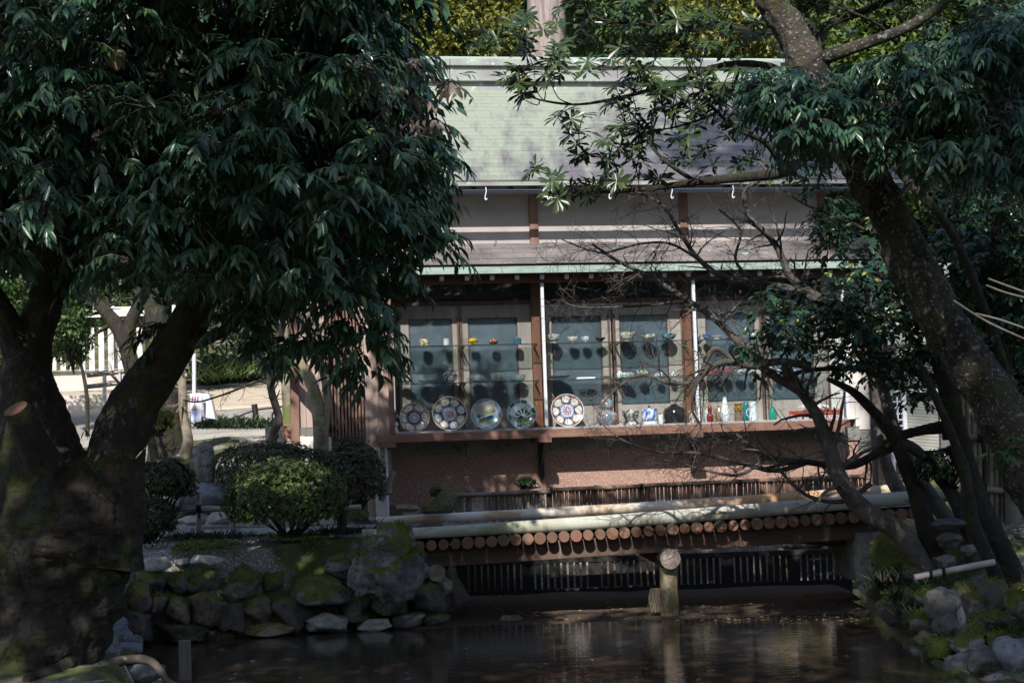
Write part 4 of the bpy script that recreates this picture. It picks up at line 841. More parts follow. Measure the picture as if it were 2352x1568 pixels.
for i, (px, t_) in enumerate([(1816, 'leftmost'), (1832, 'second from the left'), (1848, 'third from the left'), (1872, 'fourth from the left'), (1888, 'third from the right'), (1903, 'second from the right'), (1919, 'rightmost')]):
    x = (px * 1.6327 - 2100) * 2.614
    pot(x, 2, 2, 66, 100, CUP, lambda a, t__, r, z: (.40, .06, .04) if t__ > .45 and t__ < .6 else ((.35, .06, .05) if math.sin(a * 6) > .5 and t__ < .45 and t__ > .12 else (.66, .55, .60)), 'pink cup with dark red ovals, ' + t_ + ' of its row', 'cup', d=.22, group='row of pink and red cups on the sill')
u = U(1870, .22, 930); b_ = MB(); n = 22
vs_ = []
for i in range(n):
    for j in range(n):
        x = (i / (n - 1) - .5) * .34; y = (j / (n - 1) - .5) * .2; e = 1 - max(abs(i / (n - 1) - .5), abs(j / (n - 1) - .5)) * 2
        vs_.append((x, y, .02 + .09 * e ** .5 * (0.7 + .6 * mnoise.noise(Vector((x * 16, y * 16, 1)))) + .02 * mnoise.noise(Vector((x * 50, y * 50, 5)))))
b_.add(vs_, [(i * n + j, (i + 1) * n + j, (i + 1) * n + j + 1, i * n + j + 1) for i in range(n - 1) for j in range(n - 1)], 0, False)
o = b_.build('cloth', M['cloth_pink']); o.location = ORG + UV * u + NV * .2 + Vector((0, 0, zs + .14)); o.rotation_euler = (0, 0, TH)
tag(o, 'crumpled pale pink cloth lying on the pink and red cups', 'cloth')
# ------------------------------------------------------------------ leaves
def tmpl(kind):
    if kind == 'lance':      # long pointed leaf, folded along the midrib, tip drooping
        v = [(0, 0, 0), (-.13, .30, .03), (0, .30, -.02), (.13, .30, .03), (-.12, .62, .01), (0, .64, -.04), (.12, .62, .01), (0, 1, -.12)]
        f = [(0, 2, 1), (0, 3, 2), (1, 2, 5, 4), (2, 3, 6, 5), (4, 5, 7), (5, 6, 7)]
    elif kind == 'oval':
        v = [(0, 0, 0), (-.21, .30, .04), (0, .32, -.01), (.21, .30, .04), (-.19, .65, .02), (0, .66, -.03), (.19, .65, .02), (0, 1, -.09)]
        f = [(0, 2, 1), (0, 3, 2), (1, 2, 5, 4), (2, 3, 6, 5), (4, 5, 7), (5, 6, 7)]
    elif kind == 'paddle':
        v = [(0, 0, 0), (-.06, .3, .01), (0, .3, -.01), (.06, .3, .01), (-.13, .70, .02), (0, .70, -.02), (.13, .70, .02), (0, 1, -.07)]
        f = [(0, 2, 1), (0, 3, 2), (1, 2, 5, 4), (2, 3, 6, 5), (4, 5, 7), (5, 6, 7)]
    else:                    # small card: folded diamond
        v = [(0, 0, 0), (-.24, .5, .05), (.24, .5, .05), (0, 1, -.05)]; f = [(0, 2, 3), (0, 3, 1)]
    return np.array(v), f
def unit(a): return a / (np.linalg.norm(a, axis=-1, keepdims=True) + 1e-9)
def emit(name, pos, dr, nh, ln, kind, mat, parent, r, nparts=0, stuff=True, wmul=None):
    """leaves -> up to nparts single objects (those nearest and in view) and one joined mesh"""
    if len(pos) > 500 and pos[:, 1].mean() > 5 and pos[:, 1].mean() < 16:
        ok = gap_mask(pos); pos, dr, nh, ln = pos[ok], dr[ok], nh[ok], ln[ok]; wmul = None if wmul is None else wmul[ok]
    n = len(pos); dr = unit(dr); X = unit(np.cross(dr, nh)); Zv = np.cross(X, dr)
    tv, tf = tmpl(kind); wm_ = np.ones(n) if wmul is None else wmul
    sel = np.zeros(n, bool)
    if nparts:
        c = np.array(EYE); Ri = np.array(CM.inverted()); q = (pos - c) @ Ri.T; sx_ = 1176 + F * q[:, 0] / -q[:, 2]; sy = 784 - F * q[:, 1] / -q[:, 2]
        sc = ln / -q[:, 2] * (0.3 + np.abs(np.einsum('ij,ij->i', Zv, unit(c - pos)))) + r.uniform(0, .0006, n)
        ok = (sx_ > 20) & (sx_ < 2330) & (sy > 20) & (sy < 1540) & (q[:, 2] < 0); sc[~ok] = -1
        order = np.argsort(-(sc - .0016 * -q[:, 2] * .8)); order = order[ok[order]][:nparts]; sel[order] = True
        pm = bpy.data.meshes.get('leaf_' + kind + mat.name)
        if pm is None:
            pm = bpy.data.meshes.new('leaf_' + kind + mat.name); pm.from_pydata(tv.tolist(), [], tf); pm.materials.append(mat)
            pm.polygons.foreach_set('use_smooth', [True] * len(tf))
        for i in order:
            o = bpy.data.objects.new('leaf', pm); COL.objects.link(o); o.parent = parent
            m4 = Matrix(((X[i][0] * ln[i] * wm_[i], dr[i][0] * ln[i], Zv[i][0] * ln[i], pos[i][0]), (X[i][1] * ln[i] * wm_[i], dr[i][1] * ln[i], Zv[i][1] * ln[i], pos[i][1]), (X[i][2] * ln[i] * wm_[i], dr[i][2] * ln[i], Zv[i][2] * ln[i], pos[i][2]), (0, 0, 0, 1)))
            o.matrix_local = (parent.matrix_world.inverted() if parent else Matrix()) @ m4 if False else Matrix.Translation(-parent.location) @ m4
    keep_ = ~sel; P_, D_, X_, Z_, L_, W_ = pos[keep_], dr[keep_], X[keep_], Zv[keep_], ln[keep_][:, None, None], wm_[keep_][:, None, None]; m_ = len(P_)
    VV = P_[:, None, :] + L_ * (tv[None, :, 0:1] * X_[:, None, :] * W_ + tv[None, :, 1:2] * D_[:, None, :] + tv[None, :, 2:3] * Z_[:, None, :])
    VV = VV.reshape(-1, 3) - np.array(parent.location if parent else (0, 0, 0)); k = len(tv)
    me = bpy.data.meshes.new(name)
    tot = [len(f) for f in tf]; li = np.concatenate([np.array(f) for f in tf]); off = np.arange(m_)[:, None] * k
    loops = (li[None, :] + off).ravel(); lt = np.tile(np.array(tot), m_); ls = np.concatenate([[0], np.cumsum(lt)[:-1]])
    me.vertices.add(m_ * k); me.vertices.foreach_set('co', VV.astype(np.float32).ravel())
    me.loops.add(len(loops)); me.loops.foreach_set('vertex_index', loops.astype(np.int32))
    me.polygons.add(len(lt)); me.polygons.foreach_set('loop_start', ls.astype(np.int32)); me.polygons.foreach_set('loop_total', lt.astype(np.int32))
    me.polygons.foreach_set('use_smooth', np.ones(len(lt), bool))
    at_ = me.attributes.new('tint', 'FLOAT', 'POINT'); at_.data.foreach_set('value', np.repeat(r.random(m_), k).astype(np.float32))
    me.update(calc_edges=True); me.materials.append(mat)
    o = bpy.data.objects.new(name, me); COL.objects.link(o)
    if parent: o.parent = parent
    if stuff: o['kind'] = 'stuff'
    return o
def tp(px, py, Y, rad_): p = P(px, py, Y); return (p.x, p.y, p.z, rad_)
GAPS = [tp(680, 1095, 17, .55), tp(590, 1130, 17, .24), tp(2020, 1120, 17.5, .36), tp(600, 1235, 16.8, .16), tp(470, 1290, 16.3, .2), tp(860, 1220, 16.8, .16), tp(1000, 1190, 17.2, .16), tp(700, 1250, 16.6, .14), tp(420, 1160, 18, .2), tp(390, 1270, 16.3, .13), tp(1300, 1190, 17.2, .14), tp(2180, 1260, 15.5, .14), tp(2250, 1380, 14, .12), tp(2000, 930, 20.6, .30), tp(705, 1000, 20, .3), tp(2090, 1000, 20.5, .14), tp(780, 850, 20, .35)]
def gap_mask(ps):
    sf = np.array(sun_from); ok_ = np.ones(len(ps), bool); c = np.array(EYE); q_ = (ps - c) @ np.array(CM.inverted()).T; sy_ = 784 - F * q_[:, 1] / -q_[:, 2]
    for (tx, ty, tz, rad_) in GAPS:
        d_ = ps - [tx, ty, tz]; al = d_ @ sf; perp = np.linalg.norm(d_ - al[:, None] * sf, axis=1); ok_ &= ~((perp < rad_ * (1 + .3 * np.sin(ps[:, 0] * 9))) & (sy_ < 600) & (al > 1))
    return ok_
def boughs(r, C, rad, ns, nl, ln, droop=.9, flat=.75, up=(-.25, .9)):
    """sprays of leaves radiating from bough centres; returns leaf arrays and the spray curves"""
    nb_ = len(C); C = np.repeat(C, ns, 0); rad = np.repeat(rad, ns)
    a = r.uniform(0, 2 * PI, len(C)); e = r.uniform(up[0], up[1], len(C)); d = np.stack([np.cos(a), np.sin(a), e], 1); d = unit(d)
    S0 = C + d * (rad * r.uniform(.05, .35, len(C)))[:, None]
    R2 = rad * r.uniform(.6, 1.1, len(C)); t_ = np.linspace(.3, 1, nl)[None, :] + r.uniform(-.03, .03, (len(C), nl))
    pos = S0[:, None, :] + d[:, None, :] * (R2[:, None] * t_)[:, :, None]; pos[:, :, 2] -= droop * .55 * R2[:, None] * t_ ** 2
    tan = d[:, None, :] - np.array([0, 0, 1.1 * droop])[None, None] * t_[:, :, None]; tan = unit(tan)
    side = unit(np.cross(d, [0, 0, 1]))[:, None, :] * (np.where(np.arange(nl) % 2, 1, -1))[None, :, None]
    dr = tan * .7 + side * r.uniform(.3, .8, (len(C), nl, 1)) + np.array([0, 0, -1]) * r.uniform(.2, 1.0, (len(C), nl, 1)) * droop + r.normal(0, .18, (len(C), nl, 3))
    nh = np.array([0, 0, 1.0]) + d[:, None, :] * .9 + r.normal(0, .35, (len(C), nl, 3))
    lens = r.uniform(.55, 1.2, (len(C), nl)) * ln
    curves = (S0, d, R2)
    return pos.reshape(-1, 3), dr.reshape(-1, 3), nh.reshape(-1, 3), lens.ravel(), curves
def twig_mesh(name, curves, droop, mat, parent, frac=1.0, r0=.004):
    S0, d, R2 = curves; n = int(len(S0) * frac); b_ = MB(); off = parent.location
    for i in range(n):
        pts = [Vector(S0[i] + d[i] * R2[i] * t_ - np.array([0, 0, droop * .55 * R2[i] * t_ * t_])) - off for t_ in (0, .5, 1.0)]
        b_.tube(pts, [r0, r0 * .7, r0 * .3], 3, cap=False)
    o = b_.build(name, mat, parent); o['kind'] = 'stuff'; return o
def in_poly(px, py, poly):
    ins = np.zeros(len(px), bool); n = len(poly)
    for i in range(n):
        ax, ay = poly[i]; bx, by = poly[(i + 1) % n]
        c_ = ((ay > py) != (by > py)) & (px < (bx - ax) * (py - ay) / (by - ay + 1e-9) + ax); ins ^= c_
    return ins
def Pn(px, py, Y): return np.array([tuple(P(a, b_, c_)) for a, b_, c_ in zip(px, py, Y)])
def limb(parent, name, pts, rad, mat, n=14, rough=.18, seed=0, fq=3, sub=6, caps=True, capmat=None):
    l = [q - parent.location for q in smooth_line(pts, sub)]; b_ = MB(); b_.tube(l, lerp_list(rad, len(l)), n, cap=caps, rough=rough, seed=seed, fq=fq, capmi=1 if capmat else None)
    return b_.build(name, [mat, capmat] if capmat else mat, parent)
def W_(px): return px / F
# ---- left foreground oak
base = P(150, 1500, 12.5); T1 = empty('oak_tree', base, 0, 'huge dark evergreen oak with mossy forked trunk filling the left foreground', 'tree')
y0 = 12.5; rr = lambda w_: w_ / 2 * y0 / F
limb(T1, 'trunk', [P(60, 1640, y0), P(95, 1500, y0), P(125, 1350, y0), P(155, 1230, y0), P(165, 1150, y0), P(165, 1090, y0 + .1)], [rr(330), rr(290), rr(280), rr(320), rr(290), rr(170)], M['bark_dark'], 110, .26, 1, 2.5, 44)
limb(T1, 'limb', [P(110, 1230, y0), P(95, 1090, y0), P(72, 960, y0 + .05), P(62, 880, y0), P(72, 790, y0), P(100, 700, y0), P(135, 590, y0 + .1), P(175, 470, y0 + .1), P(260, 250, y0 + .3)], [rr(250), rr(215), rr(165), rr(120), rr(88), rr(80), rr(72), rr(62), rr(40)], M['bark_dark'], 48, .2, 2, 3, 22)
limb(T1, 'limb', [P(66, 860, y0), P(30, 775, y0 - .1), P(0, 710, y0 - .2), P(-90, 560, y0 - .4)], [rr(90), rr(72), rr(58), rr(45)], M['bark_dark'], 16, .12, 3)
limb(T1, 'limb', [P(215, 1290, y0), P(240, 1160, y0), P(258, 1060, y0), P(282, 980, y0), P(325, 895, y0), P(395, 805, y0), P(455, 700, y0), P(490, 590, y0 + .1), P(545, 440, y0 + .1), P(640, 330, y0 + .2), P(760, 220, y0 + .3), P(860, 120, y0 + .3)], [rr(210), rr(170), rr(140), rr(125), rr(110), rr(92), rr(78), rr(70), rr(60), rr(55), rr(42), rr(22)], M['bark_dark'], 56, .2, 4, 3, 22)
limb(T1, 'limb', [P(395, 800, y0), P(470, 780, y0 - .1), P(540, 740, y0 - .2), P(620, 640, y0 - .4)], [rr(34), rr(28), rr(22), rr(12)], M['bark_dark'], 12, .1, 5)
limb(T1, 'limb', [P(545, 450, y0), P(600, 520, y0 - .3), P(740, 560, y0 - .5), P(880, 640, y0 - .6)], [rr(30), rr(24), rr(18), rr(8)], M['bark_dark'], 10, .1, 6)
limb(T1, 'limb', [P(470, 620, y0), P(380, 450, y0 - .5), P(300, 300, y0 - .8), P(150, 120, y0 - 1)], [rr(46), rr(36), rr(24), rr(10)], M['bark_dark'], 10, .1, 7)
limb(T1, 'branch_stub', [P(100, 1060, y0 - .55), P(62, 985, y0 - .8), P(36, 938, y0 - .9)], [rr(80), rr(62), rr(52)], M['bark_dark'], 16, .1, 8, capmat=M['log_end'])
limb(T1, 'root', [P(120, 1470, y0), P(150, 1530, 12.1), P(60, 1560, 11.6)], [rr(60), rr(40), rr(20)], M['bark_dark'], 10, .1, 9)
limb(T1, 'root', [P(230, 1530, 12.3), P(290, 1515, 12.4), P(350, 1520, 12.4), P(390, 1575, 12.3)], [rr(26), rr(22), rr(20), rr(14)], M['bark_grey'], 8, .1, 10)
crown = [(-260, -420), (860, -420), (930, -60), (925, 40), (915, 130), (940, 200), (930, 320), (990, 365), (1030, 385), (960, 430), (955, 500), (1000, 555), (950, 580), (930, 640), (900, 660), (880, 740), (890, 810), (860, 790), (800, 700), (750, 780), (700, 760), (640, 690), (600, 760), (530, 720), (480, 670), (390, 600), (330, 650), (270, 620), (235, 560), (190, 520), (120, 500), (60, 560), (-30, 540), (-260, 700)]
crown = [(x_ - 55 if x_ > 780 else x_, y_ - 15) for x_, y_ in crown]
r = np.random.default_rng(11)
q = r.uniform([-260, -420], [1100, 880], (4200, 2)); q = q[in_poly(q[:, 0], q[:, 1], crown)][:520]
dep = 12.0 + r.uniform(-1.3, 1.6, len(q))
C = Pn(q[:, 0], q[:, 1], dep)
tips = [(1060, 365, 11.6), (1020, 345, 11.8), (975, 340, 11.9), (1050, 555, 11.5), (1010, 520, 11.6), (960, 500, 11.7), (1000, 165, 11.9), (985, 250, 11.8), (930, 790, 11.5), (900, 700, 11.4), (945, 640, 11.5), (740, 800, 11.8), (700, 790, 12.2), (560, 740, 12), (30, 590, 11.6), (980, 600, 11.5), (1000, 430, 11.6), (915, 860, 11.6), (850, 760, 11.6), (420, 760, 12.6), (640, 800, 12.3), (90, 400, 11.2), (200, 380, 11.2), (300, 470, 11.3), (880, 110, 11.8), (950, 60, 11.8)]
CT = np.array([tuple(P(t_[0] - (70 if t_[0] > 850 else 20), *t_[1:])) for t_ in tips])
rad = r.uniform(.26, .46, len(C)); radT = np.full(len(CT), .27)
pos, dr, nh, ln, cu = boughs(r, np.concatenate([C, CT]), np.concatenate([rad, radT]), 17, 9, .125)
emit('foliage', pos, dr, nh, ln, 'lance', M['leaf_oak'], T1, r, 300)
twig_mesh('twigs', cu, .9, M['bark_twig'], T1, .5)
q = r.uniform([-300, -500], [900, 560], (260, 2)); C2 = Pn(q[:, 0], q[:, 1], 13.2 + r.uniform(-.8, 1.4, len(q)))
pos, dr, nh, ln, cu = boughs(r, C2, np.full(len(C2), .6), 26, 8, .16)
emit('inner_foliage', pos, dr, nh, ln, 'card', M['leaf_oak'], T1, r)
q = np.array([(870, 185), (910, 160), (960, 200), (900, 250), (1010, 190), (940, 280), (820, 170), (985, 300)]) + r.uniform(-20, 20, (8, 2)); C3 = Pn(q[:, 0], q[:, 1], np.full(8, 11.3))
pos, dr, nh, ln, cu = boughs(r, C3, np.full(8, .22), 5, 6, .11)
emit('dry_leaves', pos, dr, nh, ln, 'lance', M['leaf_oak_dry'], T1, r)
limbs_b = MB()
for c_ in np.concatenate([C[:150], CT]):
    e = Vector(c_); s0 = P(560 if e.x > -2 else 200, 430, 12.6); s0 = s0.lerp(e, .35 + .3 * rnd.random()); mdl = s0.lerp(e, .5) + Vector((0, 0, .15))
    limbs_b.tube([p - base for p in smooth_line([s0, mdl, e], 3)], lerp_list([.022, .012, .006], 7), 5, cap=False)
o = limbs_b.build('branches', M['bark_dark'], T1); o['kind'] = 'stuff'
# wasp nest like lump
n_ = MB(); n_.tube([P(262, 108, 11.2), P(262, 125, 11.2), P(266, 145, 11.2), P(270, 162, 11.2)], [.03, .075, .06, .015], 14, rough=.25, fq=9); o = n_.build('nest', M['wasp']); tag(o, 'pale brown papery nest hanging in the upper left crown of the big oak', 'nest')
# ---- right leaning tree with oak-like crown
TB = P(2430, 1130, 13.0); T2 = empty('leaning_tree', (TB.x, TB.y, .4), 0, 'thick leaning tree with lichen spotted mossy trunk crossing the right side', 'tree')
y0 = 13.2; rr = lambda w_: w_ / 2 * 13.2 / F
TRK = [P(1700, -140, 13.6), P(1758, -20, 13.5), P(1830, 90, 13.5), P(1872, 190, 13.4), P(1925, 290, 13.3), P(1985, 390, 13.2), P(2052, 516, 13.2), P(2112, 645, 13.1), P(2215, 820, 13.0), P(2325, 985, 12.9), P(2430, 1150, 12.8), P(2500, 1300, 12.8)]
limb(T2, 'trunk', TRK, [rr(64), rr(70), rr(82), rr(84), rr(86), rr(90), rr(94), rr(100), rr(106), rr(122), rr(165), rr(210)], M['bark_mossy'], 64, .24, 20, 5, 26)
limb(T2, 'limb', [P(1870, 140, 13.4), P(1960, 110, 13.2), P(2090, 60, 13.1), P(2200, -20, 13), P(2300, -120, 13)], [rr(40), rr(30), rr(24), rr(20), rr(12)], M['bark_mossy'], 10, .1, 21)
limb(T2, 'limb', [P(1900, 230, 13.4), P(2020, 240, 12.9), P(2160, 260, 12.6), P(2300, 240, 12.4)], [rr(46), rr(34), rr(24), rr(12)], M['bark_dark'], 10, .1, 22)
crown = [(1760, 170), (1830, 175), (1900, 190), (2000, 150), (2090, 130), (2200, 90), (2300, 40), (2420, 0), (2420, 460), (2320, 430), (2230, 400), (2160, 400), (2060, 380), (2000, 330), (1900, 350), (1830, 350), (1790, 340), (1750, 260)]
q = r.uniform([1740, 0], [2430, 470], (1500, 2)); q = q[in_poly(q[:, 0], q[:, 1], crown)][:190]
C = Pn(q[:, 0], q[:, 1], 12.4 + r.uniform(-.8, .9, len(q)))
pos, dr, nh, ln, cu = boughs(r, C, r.uniform(.18, .34, len(C)), 14, 8, .112)
emit('foliage', pos, dr, nh, ln, 'lance', M['leaf_oak'], T2, r, 280); twig_mesh('twigs', cu, .9, M['bark_twig'], T2, .5)
# ---- whorled-leaf tree reaching in from the upper right
T3B = P(1870, 130, 14.5); T3 = empty('whorled_leaf_tree', (T3B.x + 1.5, 14.5, .5), 0, 'tree with rosettes of long leaves on dark bare branches in front of the roof', 'tree')
y0 = 14.6; rr = lambda w_: w_ / 2 * 14.6 / F
br3 = [([(2010, 330), (1870, 350), (1800, 395), (1700, 408), (1600, 418), (1500, 432), (1400, 440), (1320, 434), (1270, 440)], [34, 30, 26, 22, 18, 13, 9, 6, 4]),
       ([(1880, 250), (1800, 170), (1740, 148), (1660, 150), (1580, 180), (1500, 205), (1420, 225), (1330, 240), (1250, 232), (1200, 215)], [24, 20, 17, 14, 12, 10, 8, 6, 5, 3]),
       ([(1800, 395), (1760, 330), (1700, 300), (1640, 250), (1600, 180), (1560, 110)], [16, 13, 10, 8, 6, 4]),
       ([(1600, 418), (1540, 380), (1500, 340), (1480, 300), (1450, 260)], [11, 9, 7, 5, 3]),
       ([(1400, 440), (1420, 400), (1400, 370), (1350, 355)], [7, 5, 4, 3]),
       ([(1870, 60), (1760, 75), (1660, 60), (1560, 60), (1450, 55), (1350, 40)], [18, 14, 11, 9, 6, 4]),
       ([(1870, 130), (1900, 60), (2000, 20), (2120, -40)], [26, 22, 18, 12]),
       ([(1700, 150), (1680, 210), (1640, 260), (1560, 290), (1500, 300)], [9, 8, 6, 5, 3]),
       ([(2060, 100), (2020, 60), (1960, 30), (1900, 10)], [12, 9, 6, 4]),
       ([(2330, 900), (2200, 560), (2090, 420), (2010, 330), (1930, 250), (1870, 130), (1820, -100)], [20, 20, 20, 22, 24, 28, 20])]
tipsP = []
for k, (pp, ww) in enumerate(br3):
    yy = 14.6 + .15 * math.sin(k * 2)
    pts3 = [P(a, b_, yy + .25 * math.sin(i * 1.3 + k)) for i, (a, b_) in enumerate(pp)]
    limb(T3, 'trunk' if k == 9 else 'limb', pts3, [rr(w2) for w2 in ww], M['bark_dark'], 9, .14, 30 + k, 6)
    if k == 9: continue
    l = smooth_line(pts3, 6)
    for i in range(4, len(l)):
        if rnd.random() < (.34 if i > len(l) * .4 else .12):
            up_ = Vector((rnd.uniform(-1, .6), rnd.uniform(-.7, .7), rnd.uniform(-.1, 1.2))).normalized(); ll = rnd.uniform(.12, .42)
            e = l[i] + up_ * ll; mid = l[i].lerp(e, .5) + Vector((rnd.uniform(-.05, .05), 0, -.05)); tipsP.append((l[i], mid, e))
    tipsP.append((l[-3], l[-2], l[-1]))
for (a, b_, c_) in list(tipsP):
    for _ in range(2):
        d_ = (c_ - b_).normalized() + Vector((rnd.uniform(-.8, .8), rnd.uniform(-.6, .6), rnd.uniform(-.4, .8))); d_.normalize(); tipsP.append((c_, c_ + d_ * .08, c_ + d_ * rnd.uniform(.12, .25)))
b_ = MB()
for a, m2, e in tipsP: b_.tube([p - T3.location for p in smooth_line([a, m2, e], 3)], lerp_list([.008, .005, .004], 7), 5, cap=False)
o = b_.build('twigs', M['bark_dark'], T3); o['kind'] = 'stuff'
NL = 13; pos = []; dr = []; nh = []
dense = [P(a, b_, 14.5) for a, b_ in [(1230, 100), (1180, 80), (1290, 150), (1350, 120), (1400, 70), (1200, 150), (1250, 40), (1330, 30), (1450, 120), (1500, 90), (1550, 30), (1150, 50), (1420, 170), (1480, 180), (1600, 230), (1650, 120), (1700, 60), (1700, 220), (1750, 100), (1590, 350), (1650, 330), (1720, 340), (1760, 230), (1640, 20), (1850, 40), (1900, -10), (1980, 20), (2050, -20), (2140, 20), (2250, -10)]]
ends = [(e, (e - m2).normalized()) for a, m2, e in tipsP]
for dcen in dense:
    for _ in range(4):
        ends.append((dcen + Vector((rnd.gauss(0, .11), rnd.gauss(0, .25), rnd.gauss(0, .11))), Vector((rnd.uniform(-1, 1), rnd.uniform(-1, .3), rnd.uniform(.1, 1))).normalized()))
for e, ax in ends:
    ax = (ax + Vector((0, -.2, .5))).normalized(); s1 = ax.orthogonal().normalized(); s2 = ax.cross(s1)
    for k in range(NL):
        a = 2 * PI * k / NL + rnd.random() * .4; el = rnd.uniform(-.25, .55)
        dd = (s1 * math.cos(a) + s2 * math.sin(a)) + ax * el + Vector((0, 0, -.25)); pos.append(tuple(e + ax * rnd.uniform(-.01, .02))); dr.append(tuple(dd.normalized())); nh.append(tuple((ax + Vector((rnd.gauss(0, .2), rnd.gauss(0, .2), rnd.gauss(0, .2))))))
pos, dr, nh = map(np.array, (pos, dr, nh))
emit('foliage', pos, dr, nh, r.uniform(.11, .165, len(pos)), 'paddle', M['leaf_whorl'], T3, r, 280)
# ---- camellias on the right
def camellia(name, label, trunkpts, tr, stems, poly, n, Yc, dy_, leaf=.075, parts=200, ns=8, mat='leaf_camellia', radl=(.12, .26), bark='bark_dark', up=(-.5, .8)):
    b0 = trunkpts[0]; t_ = empty(name, (b0.x, b0.y, b0.z), 0, label, 'tree')
    limb(t_, 'trunk', trunkpts, tr, M[bark], 12, .12, 5, 5)
    for pp, ww in stems: limb(t_, 'limb', pp, ww, M[bark], 9, .12, 6, 5)
    xs_ = [a for a, _ in poly]; ys_ = [b for _, b in poly]
    q_ = r.uniform([min(xs_), min(ys_)], [max(xs_), max(ys_)], (6000, 2)); q_ = q_[in_poly(q_[:, 0], q_[:, 1], poly)][:n]
    C_ = Pn(q_[:, 0], q_[:, 1], Yc + r.uniform(-dy_, dy_, len(q_)))
    ps, d_, n_, l_, cu_ = boughs(r, C_, r.uniform(*radl, len(C_)), ns, 7, leaf, droop=.5, up=up)
    emit('foliage', ps, d_, n_, l_, 'oval', M[mat], t_, r, parts); twig_mesh('twigs', cu_, .5, M[bark], t_, 1, .003)
    return t_
g_ = lambda px, py, Y: P(px, py, Y)
Y = 15.8; rr = lambda w_: w_ / 2 * Y / F
camellia('camellia_tree', 'dark glossy camellia spreading over the showcase right end on arching stems',
    [P(2150, 1290, Y), P(2120, 1180, Y), P(2090, 1090, Y), P(2050, 1000, Y), P(2020, 960, Y), P(1960, 900, Y), P(1900, 870, Y + .1)], [rr(52), rr(44), rr(38), rr(30), rr(26), rr(20), rr(10)],
    [([P(2190, 1010, Y), P(2180, 860, Y), P(2130, 740, Y), P(2060, 660, Y), P(1980, 600, Y)], [rr(50), rr(40), rr(34), rr(26), rr(12)]),
     ([P(2160, 880, Y), P(2060, 840, Y), P(1960, 845, Y), P(1860, 850, Y), P(1780, 870, Y)], [rr(26), rr(18), rr(14), rr(11), rr(6)]),
     ([P(2170, 980, Y), P(2110, 990, Y), P(2050, 1010, Y), P(1960, 1070, Y), P(1840, 1060, Y), P(1760, 1075, Y)], [rr(30), rr(24), rr(20), rr(16), rr(12), rr(7)]),
     ([P(2190, 1020, Y), P(2250, 1150, Y), P(2290, 1290, Y)], [rr(44), rr(36), rr(30)])],
    [(1730, 690), (1800, 660), (1900, 640), (1960, 600), (2080, 570), (2150, 620), (2200, 700), (2160, 790), (2180, 860), (2120, 930), (2070, 900), (2030, 880), (1980, 840), (1900, 860), (1880, 800), (1790, 800), (1730, 830), (1700, 860), (1720, 780)], 150, 15.4, .6, parts=290)
camellia('camellia_tree', 'sparse camellia branches with a few yellow leaves beside the upper eave',
    [P(2040, 700, 16.5), P(2030, 600, 16.5), P(1990, 480, 16.5), P(1960, 380, 16.5)], [.05, .04, .03, .015],
    [([P(2010, 540, 16.5), P(1930, 500, 16.4), P(1850, 470, 16.4), P(1790, 430, 16.4)], [.02, .014, .01, .006])],
    [(1740, 400), (1800, 370), (1900, 380), (1990, 400), (2060, 480), (2060, 600), (1990, 620), (1880, 600), (1830, 590), (1870, 540), (1900, 470), (1840, 440), (1780, 450)], 48, 16.4, .5, parts=100, ns=6)
camellia('camellia_tree', 'large dark evergreen shrub filling the far right behind the leaning trunk',
    [P(2330, 1000, 15), P(2300, 800, 15), P(2280, 600, 15), P(2320, 400, 15)], [.08, .07, .05, .03], [],
    [(2150, 560), (2200, 440), (2260, 420), (2450, 380), (2450, 900), (2360, 860), (2300, 760), (2240, 700)], 150, 15.4, .8, parts=60, ns=9, radl=(.2, .36), leaf=.085)
# green twig low right by trunk
b_ = empty('shrub', (G(2350, 1110, .9)), 0, 'bright green leafy sprig at the right edge below the leaning trunk', 'shrub')
C_ = Pn(np.array([2300, 2330, 2350]), np.array([1040, 1060, 1030]), np.array([12.2] * 3)); ps, d_, n_, l_, cu_ = boughs(r, C_, np.full(3, .16), 9, 7, .07, .4); emit('foliage', ps, d_, n_, l_, 'oval', M['leaf_bg_mid'], b_, r)
# ---- bare maple: twiggy branches
def grow(b_, line, rads, off, lvl, dens, length, spread=.9, rmin=.0017):
    tot = len(line)
    for i in range(1, tot - 1):
        for _ in range(dens):
            if rnd.random() > .8: continue
            t_ = (line[i + 1] - line[i - 1]).normalized(); ax = t_.orthogonal().normalized(); ax.rotate(Matrix.Rotation(rnd.uniform(0, 2 * PI), 3, t_))
            d_ = (t_ * rnd.uniform(.1, .9) + ax * spread * rnd.uniform(.5, 1) + Vector((0, 0, rnd.uniform(-.25, .25)))).normalized()
            ll = length * rnd.uniform(.5, 1.3); n_ = 5; p = line[i].copy(); pts = [p.copy()]
            bend = Vector((rnd.uniform(-.3, .3), rnd.uniform(-.3, .3), rnd.uniform(-.35, .3)))
            for k in range(n_):
                d_ = (d_ + bend * .35 + Vector((rnd.gauss(0, .16), rnd.gauss(0, .16), rnd.gauss(0, .16)))).normalized(); p = p + d_ * ll / n_; pts.append(p.copy())
            rs = max(rmin, rads[i] * .38); re = max(rmin * .8, rs * .35); rl_ = lerp_list([rs, re], len(pts))
            b_.tube([q - off for q in pts], rl_, 4 if lvl < 2 else 5, cap=False)
            if lvl > 0: grow(b_, pts, rl_, off, lvl - 1, max(1, dens - 1) if lvl > 1 else 1, length * .55, spread)
